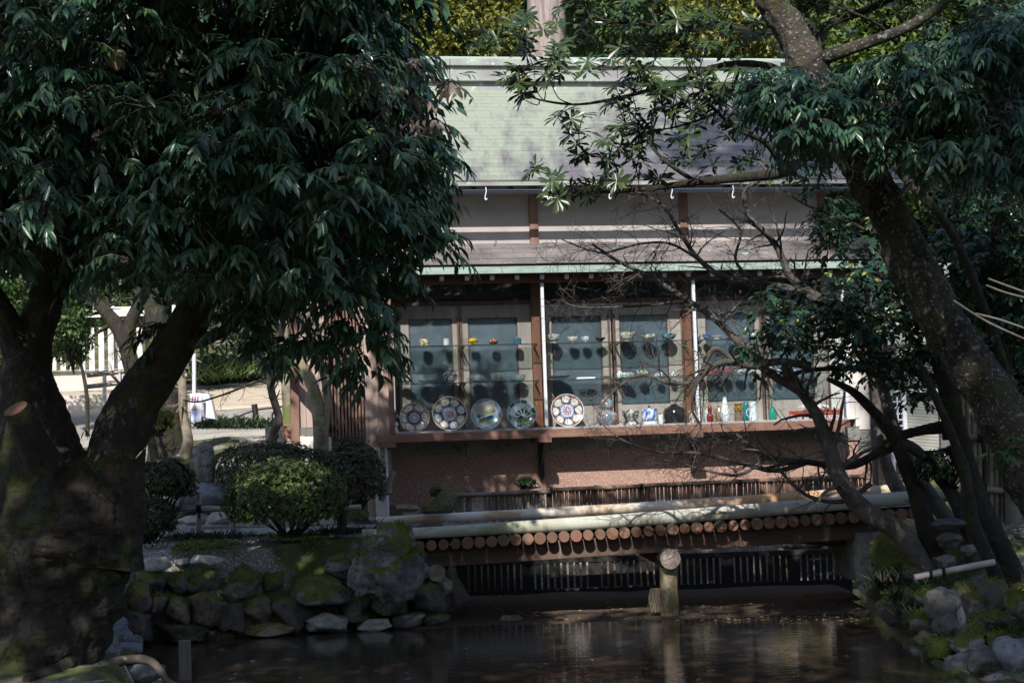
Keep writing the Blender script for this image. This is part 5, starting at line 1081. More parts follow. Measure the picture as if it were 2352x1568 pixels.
def maple(label, root_px, Y, limbs_, length=.42, lvl=2, dens=2, bark='bark_twig', name='maple_tree'):
    b0 = P(*root_px, Y); t_ = empty(name, b0, 0, label, 'tree'); tw = MB()
    for k, (pp, ww) in enumerate(limbs_):
        pts_ = [P(a, c_, Y + (d_ if d_ is not None else 0)) for a, c_, d_ in pp]
        if k == 0: pts_ = [pts_[0] + (pts_[0] - pts_[1]).normalized() * .25 + Vector((0, 0, -.15))] + pts_; ww = [ww[0] * 1.2] + list(ww)
        rl_ = [w2 / 2 * Y / F for w2 in ww]
        limb(t_, 'trunk' if k == 0 else 'limb', pts_, rl_, M[bark], 10, .1, 50 + k, 5)
        l = smooth_line(pts_, 3); rs = lerp_list(rl_, len(l)); st = int(len(l) * (.45 if k == 0 else .2)); grow(tw, l[st:], rs[st:], b0, lvl, dens, length * 1.25)
    o = tw.build('twigs', M[bark], t_); o['kind'] = 'stuff'; return t_
maple('bare maple with smooth bent trunk rising from the mossy bank before the bridge end', (2110, 1290), 15.2,
    [([(2110, 1290, 0), (2065, 1220, 0), (1990, 1175, 0), (1935, 1110, 0), (1905, 1030, .1), (1880, 960, .2), (1840, 900, .3), (1800, 840, .4)], [50, 48, 44, 40, 34, 28, 24, 18]),
     ([(1840, 900, .3), (1760, 850, .4), (1700, 790, .5), (1640, 730, .6), (1580, 690, .7), (1500, 640, .8), (1420, 600, .8), (1360, 560, .8)], [22, 20, 18, 16, 14, 11, 8, 5]),
     ([(1580, 690, .7), (1500, 700, .8), (1420, 705, .9), (1330, 705, .9), (1290, 690, .9)], [9, 7, 5, 4, 3]),
     ([(1860, 840, .2), (1790, 830, .1), (1730, 840, 0), (1680, 830, 0), (1640, 840, -.1), (1600, 880, -.1)], [20, 18, 17, 15, 12, 8]),
     ([(1690, 835, 0), (1640, 800, 0), (1600, 870, .1), (1540, 880, .1), (1480, 860, .2), (1430, 880, .2), (1380, 930, .2)], [12, 12, 10, 9, 8, 6, 3]),
     ([(1600, 880, -.1), (1590, 940, -.1), (1610, 980, 0), (1590, 1010, 0)], [7, 6, 5, 3])], dens=2, length=.36, bark='bark_maple')
maple('slimmer bare maple whose upper limbs sweep left under the eaves', (2180, 1180), 16.4,
    [([(2220, 1250, 0), (2130, 1130, 0), (2060, 1000, 0), (2010, 830, .1), (1960, 740, .1), (1890, 690, .1), (1820, 640, .1), (1780, 560, .1), (1720, 500, .1)], [40, 36, 30, 26, 24, 22, 19, 16, 12]),
     ([(1900, 700, .1), (1820, 665, .1), (1740, 650, .1), (1660, 635, 0), (1600, 590, 0), (1560, 530, 0), (1520, 470, -.1), (1460, 440, -.1)], [20, 18, 16, 14, 12, 10, 7, 5]),
     ([(1660, 635, 0), (1610, 600, 0), (1540, 560, .1), (1470, 560, .1), (1380, 580, .1), (1290, 550, .1)], [8, 7, 6, 5, 4, 3]),
     ([(1720, 500, .1), (1710, 440, .1), (1760, 400, .1), (1740, 370, .1)], [12, 11, 8, 5]),
     ([(1740, 650, .1), (1690, 600, .1), (1700, 530, .1), (1650, 480, .1)], [8, 7, 6, 4])], dens=2, length=.34, bark='bark_maple')
maple('low bare branches trailing left across the stone plinth below the showcase sill', (2190, 1130), 15.9,
    [([(2200, 1160, 0), (2150, 1080, 0), (2080, 1020, 0), (2020, 1040, 0), (1940, 1070, 0), (1850, 1060, .1), (1760, 1050, .1), (1700, 1010, .1), (1640, 1000, .1)], [34, 30, 25, 20, 16, 14, 12, 9, 6]),
     ([(1860, 1060, .1), (1780, 1080, 0), (1690, 1060, 0), (1600, 1040, 0), (1520, 1040, 0), (1430, 1010, 0), (1370, 960, .1)], [12, 11, 9, 8, 6, 4, 3]),
     ([(1760, 1050, 0), (1700, 1090, 0), (1620, 1080, -.1), (1550, 1060, -.1), (1480, 1055, -.1)], [8, 7, 5, 4, 3]),
     ([(2000, 1110, -.2), (1940, 1150, -.2), (1860, 1140, -.2), (1800, 1090, -.2), (1760, 1040, -.2), (1690, 1030, -.2)], [13, 11, 9, 7, 5, 4])], dens=2, length=.30, bark='bark_maple')
def stem_tree(label, Y, pts_, rads, bark='bark_dark', name='tree_stem', cat='tree', twigs=False, limbs_=()):
    b0 = P(*pts_[0], Y); t_ = empty(name, b0, 0, label, cat); p3 = [P(a, c_, Y) for a, c_ in pts_]; limb(t_, 'trunk', [p3[0] + (p3[0] - p3[1]).normalized() * .2 + Vector((0, 0, -.2))] + p3, [w2 / 2 * Y / F for w2 in [rads[0] * 1.2] + list(rads)], M[bark], 12, .12, 9, 5)
    for pp, ww in limbs_: limb(t_, 'limb', [P(a, c_, Y) for a, c_ in pp], [w2 / 2 * Y / F for w2 in ww], M[bark], 8, .1, 9, 5)
    if twigs:
        b_ = MB()
        for pp, ww in [(pts_, rads)] + list(limbs_):
            l = smooth_line([P(a, c_, Y) for a, c_ in pp], 3); grow(b_, l[len(l) // 3:], lerp_list([w2 / 2 * Y / F for w2 in ww], len(l))[len(l) // 3:], b0, 1, 2, twigs)
        o = b_.build('twigs', M[bark], t_); o['kind'] = 'stuff'
    return t_
stem_tree('dark slanting tree stem right of the air conditioner', 15.4, [(2330, 1330), (2240, 1130), (2190, 950), (2150, 800), (2120, 690)], [56, 50, 44, 38, 30], limbs_=[([(2260, 1150), (2262, 1050), (2250, 950), (2262, 880)], [14, 12, 10, 7])])
stem_tree('thin greenish stem leaning by the tied bamboo rail on the right bank', 14.6, [(2290, 1330), (2235, 1200), (2215, 1080), (2170, 960), (2110, 830)], [34, 32, 26, 20, 14])
stem_tree('pale upright stem between drainpipe and showcase corner', 17.5, [(2130, 1200), (2060, 1120), (2025, 1020), (2015, 880), (2010, 780), (1985, 700)], [34, 32, 28, 26, 22, 16], 'bark_grey')
# blurred pinkish twig near the camera at right
b_ = MB(); 
for pp in ([(2270, 640), (2310, 655), (2380, 680)], [(2265, 655), (2310, 672), (2380, 690)], [(2190, 690), (2270, 740), (2380, 790)], [(2240, 720), (2300, 735), (2370, 760)]): b_.tube(smooth_line([P(a, c_, 5.2) for a, c_ in pp], 4), .0035, 6)
o = b_.build('twig', M['bark_twig']); tag(o, 'thin pinkish bare twigs poking in from the right edge', 'twig')
# ---- background trees
def bgtree(name, label, px, py, rx, ry, Y, ry3, n, size, mat, trunk=None, clump=34, cr=.6, bark='bark_dark'):
    c = P(px, py, Y); rx_, rz_ = rx * Y / F, ry * Y / F; g0 = gz(c.x, Y)
    t_ = empty(name, (c.x, Y, g0), 0, label, 'tree')
    cc = []
    while len(cc) < clump:
        v = r.normal(0, 1, 3); v /= np.linalg.norm(v); v *= r.uniform(.35, 1) ** .5; cc.append(v)
    cc = np.array(cc) * np.array([rx_, ry3, rz_]) + np.array(c)
    k = r.integers(0, clump, n); v = unit(r.normal(0, 1, (n, 3))) * (r.uniform(.3, 1, n) ** .4)[:, None] * cr * min(rx_, rz_) * np.array([1, 1, .7])
    ps = cc[k] + v; dr_ = unit(v + np.array([0, 0, -.3 * cr]) + r.normal(0, .4 * cr, (n, 3))); nh_ = v + np.array([0, 0, .8]) * cr + r.normal(0, .3 * cr, (n, 3))
    emit('crown', ps, dr_, nh_, r.uniform(.7, 1.3, n) * size, 'card', M[mat], t_, r, stuff=False)
    if trunk:
        tx, tw = trunk; b_ = MB(); b0 = Vector((c.x + tx, Y, g0 - .2)); b_.tube([q2 - t_.location for q2 in smooth_line([b0, b0.lerp(c, .5) + Vector((.15, 0, 0)), c + Vector((0, 0, rz_ * .3))], 6)], lerp_list([tw, tw * .75, tw * .4], 13), 12, rough=.1); b_.build('trunk', M[bark], t_)
        b_ = MB()
        for v in cc[:12]: b_.tube([b0.lerp(c, .6) - t_.location, (Vector(v) + c * 1).lerp(Vector(v), .5) * 0 + c.lerp(Vector(v), .6) - t_.location, Vector(v) - t_.location], [tw * .35, tw * .2, tw * .08], 5, cap=False)
        o = b_.build('limbs', M[bark], t_); o['kind'] = 'stuff'
    return t_
bgtree('broadleaf_tree', 'yellow green sunlit tree directly behind the left end of the roof ridge', 1045, 40, 120, 120, 29, 1.0, 9000, .13, 'leaf_bg_yellow', (0, .12), 60, .5)
bgtree('broadleaf_tree', 'yellow green sunlit tree behind the right half of the roof ridge', 1680, 40, 130, 130, 30, 1.0, 9000, .13, 'leaf_bg_yellow', (0, .12), 60, .5)
bgtree('broadleaf_tree', 'darker green tree between the pale cedar trunk and the yellow tree', 1440, 30, 160, 150, 33, 1.5, 9000, .15, 'leaf_bg_mid', (0, .15), 60)
bgtree('evergreen_tree', 'dark evergreen behind the roof left of the pale cedar trunk', 1130, -60, 200, 200, 37, 2, 12000, .17, 'leaf_bg_dark', (0, .2), 70)
bgtree('evergreen_tree', 'very dark evergreen behind the ridge right of the yellow trees', 1850, 60, 210, 240, 36, 2.5, 14000, .18, 'leaf_bg_dark', (0, .2), 80)
bgtree('evergreen_tree', 'dark evergreen above the upper left behind the oak crown', 800, -20, 260, 260, 38, 3, 14000, .2, 'leaf_bg_dark', (0, .2), 80)
bgtree('evergreen_tree', 'dark tall evergreen in the upper right corner behind the leaning tree', 2200, 40, 270, 330, 26, 2, 20000, .16, 'leaf_bg_dark', (0, .2), 90)
bgtree('cedar_tree', 'yellowish green cedar foliage glimpsed behind the upper right crown', 2030, 150, 150, 190, 24.5, 1, 12000, .12, 'leaf_cedar', (0, .12), 60, .5)
bgtree('cedar_tree', 'bright feathery cedar patch just right of the upper plaster wall', 2010, 470, 110, 120, 24.0, .8, 8000, .10, 'leaf_cedar', (.3, .10), 60, .45)
bgtree('evergreen_tree', 'dark evergreen behind the right end of the lower roof', 2190, 640, 210, 300, 25, 1.5, 26000, .15, 'leaf_bg_dark', (0, .15), 90)
bgtree('evergreen_tree', 'dark evergreen at the far right edge behind the camellias', 2420, 760, 200, 380, 22.5, 1.5, 14000, .15, 'leaf_bg_dark', (0, .15), 90)
bgtree('broadleaf_tree', 'sunlit glossy green bush left of the white picket fence', 20, 700, 120, 170, 27, 1.2, 14000, .10, 'leaf_bg_mid', (.1, .05), 90, .4)
bgtree('broadleaf_tree', 'small sunlit green tree in front of the left part of the picket fence', 150, 740, 50, 90, 26, .6, 4500, .09, 'leaf_bg_mid', (.3, .04), 50, .5)
bgtree('broadleaf_tree', 'pale green sunlit tree seen between the two limbs of the big oak', 330, 640, 190, 120, 33, 1.2, 9000, .12, 'leaf_bg_mid', (0, .08), 60, .5)
bgtree('broadleaf_tree', 'grey green tree in the top left corner beyond the oak', 30, 80, 190, 210, 30, 1.2, 7000, .12, 'leaf_bg_mid', (0, .12), 60, .5)
bgtree('evergreen_tree', 'dark evergreen on the slope behind the left path', 420, 520, 330, 280, 44, 3, 16000, .22, 'leaf_bg_dark', (0, .2), 80)
bgtree('evergreen_tree', 'dark evergreen wall of leaves behind the entrance side of the shop', 720, 600, 210, 260, 40, 3, 16000, .2, 'leaf_bg_dark', (0, .2), 80)
bgtree('evergreen_tree', 'tall dark evergreen on the slope at the far left', -60, 420, 260, 300, 42, 3, 12000, .22, 'leaf_bg_dark', (0, .2), 80)
bgtree('shrub', 'rounded dark shrub above the sandy road', 600, 850, 90, 60, 36.5, .9, 6000, .10, 'leaf_bg_dark', None, 40)
bgtree('shrub', 'grassy light green shrub at the left foot of the sandy road slope', 500, 860, 60, 50, 36, .8, 4000, .12, 'leaf_bg_mid', None, 30)
bgtree('shrub', 'dark low shrub on the slope behind the shop corner', 700, 850, 60, 60, 37, .8, 4000, .10, 'leaf_bg_dark', None, 30)
stem = empty('cedar_tree', P(1255, 300, 31), 0, 'tall pale barked cedar trunk rising behind the middle of the ridge', 'tree')
limb(stem, 'trunk', [P(1250, 330, 31), P(1253, 100, 31), P(1258, -160, 31), P(1262, -500, 31)], [.38, .37, .35, .3], M['bark_cedar'], 20, .06, 3, 3)
ps = Pn(np.full(2600, 1260), np.full(2600, -420), np.full(2600, 31)) + r.normal(0, 1, (2600, 3)) * np.array([2.2, 1.5, 1.0]); emit('crown', ps, r.normal(0, 1, (2600, 3)), r.normal(0, 1, (2600, 3)), np.full(2600, .35), 'card', M['leaf_cedar'], stem, r, stuff=False)
# wooded hillside: the far wood that reads as one mass
n = 90000; hx = r.uniform(-60, 60, n); hy = r.uniform(46, 85, n); hz = height(hx, hy)[0] + r.random(n) ** .8 * (6 + 3 * np.sin(hx * .5) + 2 * np.sin(hy * .7 + hx))
ps = np.stack([hx, hy, hz], 1); wood_o = emit('distant_wood', ps, r.normal(0, 1, (n, 3)), r.normal(0, 1, (n, 3)) + [0, -.5, .8], r.uniform(.5, 1.0, n), 'card', M['leaf_bg_dark'], None, r)
tag(wood_o, 'dense dark wooded hillside behind the shop', 'wood')
# ------------------------------------------------------------------ rocks
_ico = {}
def ico(sub):
    if sub in _ico: return _ico[sub]
    import bmesh
    bm = bmesh.new(); bmesh.ops.create_icosphere(bm, subdivisions=sub, radius=1); v = [x.co.copy() for x in bm.verts]; f = [[q2.index for q2 in x.verts] for x in bm.faces]; bm.free(); _ico[sub] = (v, f); return _ico[sub]
MOSS = []
def rock_mesh(name, w2, h2, d2, seed, mat, sub=3, boxy=.35, rough=.16, rot=0, npl=13):
    v, f = ico(sub); rs = random.Random(seed); out = []
    planes = [(Vector((rs.gauss(0, 1), rs.gauss(0, 1), rs.gauss(0, 1))).normalized(), rs.uniform(.58, .86)) for _ in range(npl)]
    cr, sr = math.cos(rot), math.sin(rot)
    for p in v:
        m_ = max(abs(p.x), abs(p.y), abs(p.z)); q2 = p * (1 - boxy) + p / m_ * boxy * .85
        for n_, d_ in planes:
            e = q2.dot(n_) - d_
            if e > 0: q2 = q2 - n_ * e * .93
        k = 1 + rough * mnoise.noise(p * 1.6 + Vector((seed, 0, 0))) + rough * .5 * mnoise.noise(p * 4.5 + Vector((0, seed, 0))) + rough * .25 * mnoise.noise(p * 11 + Vector((0, seed, 0)))
        q2 = q2 * k; x, z = q2.x * w2 / 2, q2.z * h2 / 2
        out.append((x * cr - z * sr, q2.y * d2 / 2, x * sr + z * cr))
    me = bpy.data.meshes.new(name); me.from_pydata(out, [], f); me.materials.append(M[mat]); me.polygons.foreach_set('use_smooth', [True] * len(f)); return me
def rock(px, py, wp, hp, Y, seed, mat, label=None, parent=None, dfac=.8, sub=3, rot=0, name='rock', group=None, boxy=.35, rough=.16, cat='rock'):
    c = P(px, py, Y); k = Y / F; w2, h2 = wp * k * 1.22, hp * k * 1.22
    me = rock_mesh(name, w2, h2, min(w2, h2 * 1.6) * dfac * 1.2, seed, mat, sub, boxy, rough, rot)
    o = bpy.data.objects.new(name, me); COL.objects.link(o)
    if parent: o.parent = parent; o.location = c - parent.location
    else: o.location = c; tag(o, label, cat, group)
    if mat in ('rock_moss', 'rock_half', 'moss', 'rock_dark', 'rock_brown'):
        th_ = {'rock_moss': -.3, 'moss': -.5, 'rock_half': .02, 'rock_dark': .06, 'rock_brown': -.08}[mat]
        for v_ in me.vertices:
            if v_.normal.z > .05 and mnoise.noise((v_.co + c) * 4.5) > th_ + (.7 - v_.normal.z) * .25: MOSS.append((*(v_.co + c), *v_.normal))
    return o
def R5(x, y): return ((350 + x / 1.742) / 1.6327, (1800 + y / 1.742) / 1.6327)
k5 = 1 / 1.742 / 1.6327
wall_o = empty('retaining_wall', P(700, 1450, 16.4), 0, 'old mossy stone retaining wall of fitted boulders along the left pond bank', 'wall')
WS = [(1470, 725, 380, 190, 'rock_half', 16.7), (1600, 560, 200, 160, 'rock_half', 16.85), (1405, 590, 120, 110, 'rock_moss', 16.85), (1700, 815, 200, 190, 'rock_moss', 16.75), (1935, 822, 270, 160, 'rock_moss', 16.8),
      (2170, 760, 240, 195, 'rock_dark', 16.9), (2300, 690, 80, 130, 'rock_pale', 17.15), (1520, 925, 290, 115, 'rock_pale', 16.55), (1850, 942, 210, 70, 'rock_pale', 16.6), (2065, 915, 190, 90, 'rock_half', 16.7), (2230, 905, 190, 90, 'rock_dark', 16.8),
      (1280, 860, 230, 230, 'rock_dark', 16.6), (1150, 975, 330, 90, 'rock_brown', 16.4), (990, 665, 225, 240, 'rock_moss', 16.55), (1190, 665, 190, 200, 'rock_moss', 16.7), (1075, 850, 190, 165, 'rock_brown', 16.5), (890, 890, 210, 210, 'rock_dark', 16.4),
      (745, 835, 230, 200, 'rock_brown', 16.25), (550, 840, 170, 200, 'rock_brown', 16.15), (570, 985, 330, 110, 'rock_dark', 16.1), (420, 800, 130, 170, 'rock_brown', 16.05), (560, 670, 210, 150, 'rock_moss', 16.3), (720, 660, 220, 160, 'rock_moss', 16.4),
      (290, 780, 170, 200, 'rock_brown', 15.9), (270, 940, 240, 200, 'rock_dark', 15.85), (370, 650, 180, 150, 'rock_half', 16.1), (855, 700, 130, 180, 'rock_moss', 16.5), (140, 700, 220, 160, 'rock_half', 15.85), (770, 1000, 90, 60, 'rock_blue', 16.3),
      (1420, 850, 110, 120, 'rock_dark', 16.75), (1580, 840, 120, 120, 'rock_dark', 16.85), (980, 960, 130, 100, 'rock_dark', 16.45), (1820, 700, 200, 130, 'rock_dark', 16.95), (1330, 480, 200, 110, 'rock_moss', 16.95), (1130, 520, 220, 110, 'rock_moss', 16.8), (680, 940, 120, 110, 'rock_dark', 16.25), (2040, 720, 180, 110, 'rock_dark', 17.05), (1750, 930, 130, 100, 'rock_dark', 16.75)]
for i, (x, y, w2, h2, mt, Y) in enumerate([(*q_[:5], q_[5] + .08) for q_ in WS]):
    a, c_ = R5(x, y); rock(a, c_, w2 * k5, h2 * k5, Y, 100 + i, mt, parent=wall_o, name='stone', dfac=1.1, boxy=.85, rough=.26)
rock(*R5(1930, 545), 465 * k5, 420 * k5, 16.35, 7, 'rock_half', 'huge purplish grey boulder with moss streaks at the left end of the bridge', dfac=.7, sub=5, boxy=.35, rough=.24, name='boulder', cat='boulder')
rock(*R5(740, 525), 205 * k5, 82 * k5, 16.35, 8, 'rock_pale', 'smooth pale oval stone lying on top of the mossy bank', name='stone', cat='stone', boxy=.1, rough=.06)
rock(*R5(410, 540), 200 * k5, 105 * k5, 16.15, 9, 'rock_pale', 'angular light grey stone left of the smooth oval stone on the bank', name='stone', cat='stone')
rock(*R5(590, 535), 110 * k5, 50 * k5, 16.45, 10, 'rock_pale', 'small buff stone between the angular and the oval stone', name='stone', cat='stone')
rock(1022, 1157, 62, 50, 18.9, 11, 'rock_dark', 'dark rounded boulder against the left end of the bamboo fence', name='boulder', cat='boulder', boxy=.2)
rock(935, 1166, 60, 16, 18.6, 12, 'rock_brown', 'flat brown stone just behind the far curb log', name='stone', cat='stone')
rock(1000, 1170, 70, 18, 18.4, 13, 'rock_dark', 'flat dark stone in front of the rounded boulder behind the bridge', name='stone', cat='stone')
rock(886, 1130, 20, 14, 19.2, 15, 'rock_grey', 'small grey stone at the foot of the pink plinth', name='stone', cat='stone')
rock(822, 1185, 46, 26, 18.0, 14, 'rock_moss', 'moss topped block beside the dark post at the bridge entrance', name='stone', cat='stone', boxy=.8)
# edging and stones beyond the left path
rock(475, 1140, 110, 72, 18.9, 21, 'rock_blue', 'blue grey lichen spotted rock that carries the upright stone', dfac=1, sub=3)
rock(420, 1165, 60, 44, 18.8, 22, 'rock_grey', 'rounded grey rock left of the blue grey one behind the bamboo rail')
rock(510, 1190, 80, 26, 18.6, 24, 'rock_pale', 'long low edging stone behind the bamboo rail, right part'); rock(440, 1195, 60, 22, 18.6, 23, 'rock_pale', 'long low edging stone behind the bamboo rail, left part')
rock(430, 1075, 66, 46, 20.5, 25, 'rock_brown', 'tan rounded rock left of the upright memorial stone'); rock(398, 1060, 44, 34, 21, 26, 'rock_grey', 'grey rock at the foot of the mossy background trunk')
me = rock_mesh('monument', 50 * 18.9 / F, 118 * 18.9 / F, .18, 31, 'rock_grey', 3, .45, .05, 0, 0); o = link('monument', me); o.location = P(471, 1068, 18.9); tag(o, 'upright grey memorial stone with rounded top left of the hedge', 'monument')
for i in range(9):
    px = 560 + i * 18; rock(px, 1014 - i * 1.2, 22, 12, 21.5, 200 + i, 'rock_pale', ['first', 'second', 'third', 'fourth', 'fifth', 'sixth', 'seventh', 'eighth', 'last'][i] + ' pale edging stone from the memorial stone towards the shop corner', group='edging stones in a row', name='stone', cat='stone')
# foreground left shore rocks
FL = [(R5(80, 760), 150, 130, 'rock_grey', 14.6, 'grey rock at the trunk edge, highest of the left shore rocks'), (R5(75, 850), 130, 100, 'rock_pale', 14.3, 'pale rock below the highest left shore rock'), (R5(140, 935), 190, 110, 'rock_blue', 14.0, 'blue grey rock with a white spot on the left shore'),
      (R5(150, 1005), 190, 100, 'rock_blue', 13.8, 'flat purple grey rock under the white spotted one'), (R5(165, 1060), 190, 80, 'rock_grey', 13.6, 'flat grey rock nearest the pond corner at left'), (R5(250, 1070), 130, 110, 'rock_grey', 13.7, 'light grey rock touching the water at the left corner'), (R5(200, 1115), 220, 100, 'rock_blue', 13.3, 'grooved grey rock above the dark shore rock'), (R5(150, 1180), 250, 110, 'rock_dark', 13.0, 'dark knobbly rock by the exposed roots')]
for i, ((a, c_), w2, h2, mt, Y, lb) in enumerate(FL): rock(a, c_, w2 * k5, h2 * k5, Y, 300 + i, mt, lb, dfac=1)
rock(330, 1545, 90, 40, 12.9, 320, 'rock_blue', 'bluish low rock at the bottom edge near the wooden stake'); rock(205, 1555, 130, 40, 12.6, 321, 'rock_moss', 'moss covered rock under the roots at the bottom left')
rock(370, 1575, 70, 30, 12.7, 322, 'rock_grey', 'grey rock cut by the bottom edge left of the stake'); rock(60, 1560, 120, 36, 12.2, 323, 'rock_moss', 'mossy rock in the bottom left corner')
# stones in the water
rock(1178, 1424, 60, 30, 17.2, 330, 'rock_grey', 'pale pointed stone breaking the water left of the pier'); rock(1430, 1437, 50, 12, 16.8, 331, 'rock_pale', 'flat pale stone at the water surface left below the pier'); rock(1837, 1409, 26, 14, 18.0, 332, 'rock_pale', 'small tan stone on the mud right of the pier')
rock(1606, 1392, 16, 14, 18.3, 333, 'rock_grey', 'small grey pebble right of the pier foot'); rock(1880, 1362, 60, 24, 19.2, 334, 'rock_dark', 'dark stone in the shade under the right end of the bridge')
pb = MB(); rs = random.Random(3)
for i in range(420):
    px = rs.uniform(1045, 1990); py = rs.uniform(1368, 1425); c = G(px, py, .012); s_ = rs.uniform(.006, .02); v, f = ico(1); pb.add([(c.x + p.x * s_ * 1.3, c.y + p.y * s_, max(c.z, gz(c.x, c.y)) + p.z * s_ * .6) for p in v], f)
o = pb.build('pebbles', M['rock_brown']); tag(o, 'small pebbles and debris on the mud under the bridge', 'pebbles', kind='stuff')
# right bank rocks: (x, y, w, h) in the 1390 px close-up of the lower right, origin (2900,1500)
def RR(x, y): return ((2900 + x / 1.479) / 1.6327, (1500 + y / 1.479) / 1.6327)
kr = 1 / 1.479 / 1.6327
RB = [(660, 830, 210, 250, 'moss', 15.9, 'tall green moss covered rock at the right bridge abutment'), (600, 990, 110, 140, 'rock_dark', 16.2, 'dark rock under the moss covered one at the waterline'), (700, 1110, 200, 120, 'rock_moss', 15.2, 'long mossy rock hanging over the water on the right'), (640, 1180, 120, 120, 'rock_dark', 15.2, 'dark rock just above the water right of the bridge'),
      (955, 690, 190, 80, 'rock_blue', 15.8, 'flat bluish rock near the end of the near curb log'), (975, 780, 130, 80, 'rock_grey', 15.6, 'grey rock below the flat bluish one'), (1100, 830, 120, 60, 'rock_grey', 15.2, 'low grey rock between the stems on the bank'), (950, 900, 110, 70, 'rock_grey', 15.2, 'small grey rock above the tied bamboo rail'),
      (780, 960, 140, 110, 'rock_dark', 15.2, 'dark mossy rock left of the tied bamboo rail'), (935, 1160, 180, 210, 'rock_grey', 13.7, 'large rounded grey boulder with lichen at its foot, right bank'), (1055, 1070, 130, 110, 'rock_moss', 14.0, 'mossy yellow green rock right of the large rounded boulder'), (1215, 1090, 180, 190, 'rock_dark', 13.8, 'angular dark brown boulder with a flat top'),
      (1340, 1140, 150, 190, 'rock_moss', 13.4, 'moss capped boulder at the right frame edge'), (1110, 1140, 110, 150, 'rock_half', 13.7, 'narrow mossy rock between the angular boulder and the mossy yellow one'), (1150, 1240, 140, 140, 'rock_half', 13.4, 'purplish rock below the angular boulder'), (1250, 1220, 140, 110, 'rock_half', 13.3, 'lichen speckled rock right of the purplish one'),
      (820, 1230, 110, 120, 'rock_moss', 13.7, 'small mossy rock left below the large rounded boulder'), (840, 1330, 140, 100, 'rock_dark', 13.4, 'greenish dark rock on the right waterline'), (975, 1250, 150, 140, 'rock_grey', 13.5, 'grey rock supporting the large rounded boulder'), (1050, 1230, 60, 140, 'rock_pale', 13.5, 'narrow pale pinkish rock standing between grey ones'),
      (930, 1390, 170, 150, 'moss', 13.2, 'low moss covered rock hanging over the water'), (1060, 1360, 190, 110, 'rock_half', 13.0, 'purplish flat rock behind the front row, lower right'), (1040, 1470, 160, 130, 'rock_grey', 12.7, 'grey rounded rock in the front row, left'), (1190, 1440, 240, 180, 'rock_grey', 12.6, 'broad pitted grey rock in the front row, middle'),
      (1340, 1430, 200, 230, 'rock_blue', 12.4, 'tall bluish rock in the front row at the frame edge'), (1230, 1550, 160, 70, 'rock_grey', 12.2, 'dark grey rock at the bottom edge, lower right'), (1000, 1560, 170, 70, 'rock_moss', 12.4, 'mossy rock at the bottom edge left of the dark grey one'), (1370, 740, 80, 60, 'rock_grey', 14.8, 'grey rock at the right edge by the fence foot'), (1120, 1300, 120, 90, 'rock_moss', 13.2, 'mossy lump filling the gap above the front row'), (1270, 1330, 130, 110, 'rock_moss', 13.0, 'mossy lump behind the tall bluish rock'), (870, 1080, 150, 90, 'rock_moss', 14.3, 'mossy mound under the bamboo rail end')]
for i, (x, y, w2, h2, mt, Y, lb) in enumerate(RB): a, c_ = RR(x, y); rock(a, c_, w2 * kr, h2 * kr, Y, 400 + i, mt, lb, dfac=1.0, boxy=.35, rough=.22)
ms2 = np.repeat(np.array(MOSS), 9, 0); kk = len(ms2); rg = np.random.default_rng(21)
mo_ = emit('moss', ms2[:, :3] + rg.normal(0, .012, (kk, 3)), ms2[:, 3:] * .8 + rg.normal(0, .6, (kk, 3)), rg.normal(0, 1, (kk, 3)), rg.uniform(.010, .026, kk), 'card', M['leaf_moss'], None, rg); tag(mo_, 'thick yellow green moss cushions growing on the bank stones', 'moss', kind='stuff')
# squared abutment blocks
for i, (pts_, lb) in enumerate([([(1935, 1238), (2010, 1252)], 'squared pale stone block carrying the right bridge end'), ([(1950, 1290), (2005, 1305)], 'darker squared block under the pale one at the right bridge end')]):
    a = P(*pts_[0], 18.6); c_ = P(*pts_[1], 16.9); b_ = MB(); b_.bar(a, c_, .35, .26); o = b_.build('stone_block', M['concrete'], bevel=.02); tag(o, lb, 'stone block')
for i, (px, py, w2, h2, lb) in enumerate([(1110, 1262, 60, 22, 'pale stone behind the fence under the left part of the bridge'), (1630, 1256, 90, 26, 'white flecked rock behind the slat fence right of the pier'), (1850, 1240, 110, 50, 'rounded brown rock behind the fence near the right abutment'), (1905, 1250, 60, 60, 'yellowish rock next to the rounded brown one behind the fence'), (1290, 1262, 120, 20, 'pinkish slab behind the slat fence left of the pier')]):
    rock(px, py, w2, h2, 20.1, 500 + i, 'rock_pale' if i != 2 else 'rock_brown', lb)
# ------------------------------------------------------------------ bridge of logs
YB = 17.0; YF = 18.5
BR = empty('log_bridge', P(1500, 1230, YB), 0, 'footbridge of round logs sloping gently up to the right over the pond', 'bridge')
ob = BR.location
def blimb(name, pts_, rads, mats, n=16, capmi=1, rough=.03, bevel=0):
    b_ = MB(); b_.tube([q2 - ob for q2 in smooth_line(pts_, 8)], lerp_list(rads, (len(pts_) - 1) * 8 + 1), n, capmi=capmi, rough=rough, fq=2); return b_.build(name, mats, BR)
k = YB / F
blimb('curb_log', [P(832, 1226, YB), P(1000, 1222, YB), P(1500, 1190, YB), P(2000, 1150, YB), P(2195, 1134, YB)], [11 * k, 13 * k, 16 * k, 16 * k, 15 * k], [M['log_peeled'], M['log_end_grey']], 20)
k2 = YF / F
blimb('curb_log', [P(848, 1196, YF), P(1100, 1185, YF), P(1500, 1163, YF), P(1800, 1144, YF), P(2130, 1117, YF)], [8 * k2, 11 * k2, 12 * k2, 13 * k2, 12 * k2], [M['log_orange'], M['log_end']], 16)
nlog = 43; lm_ = None
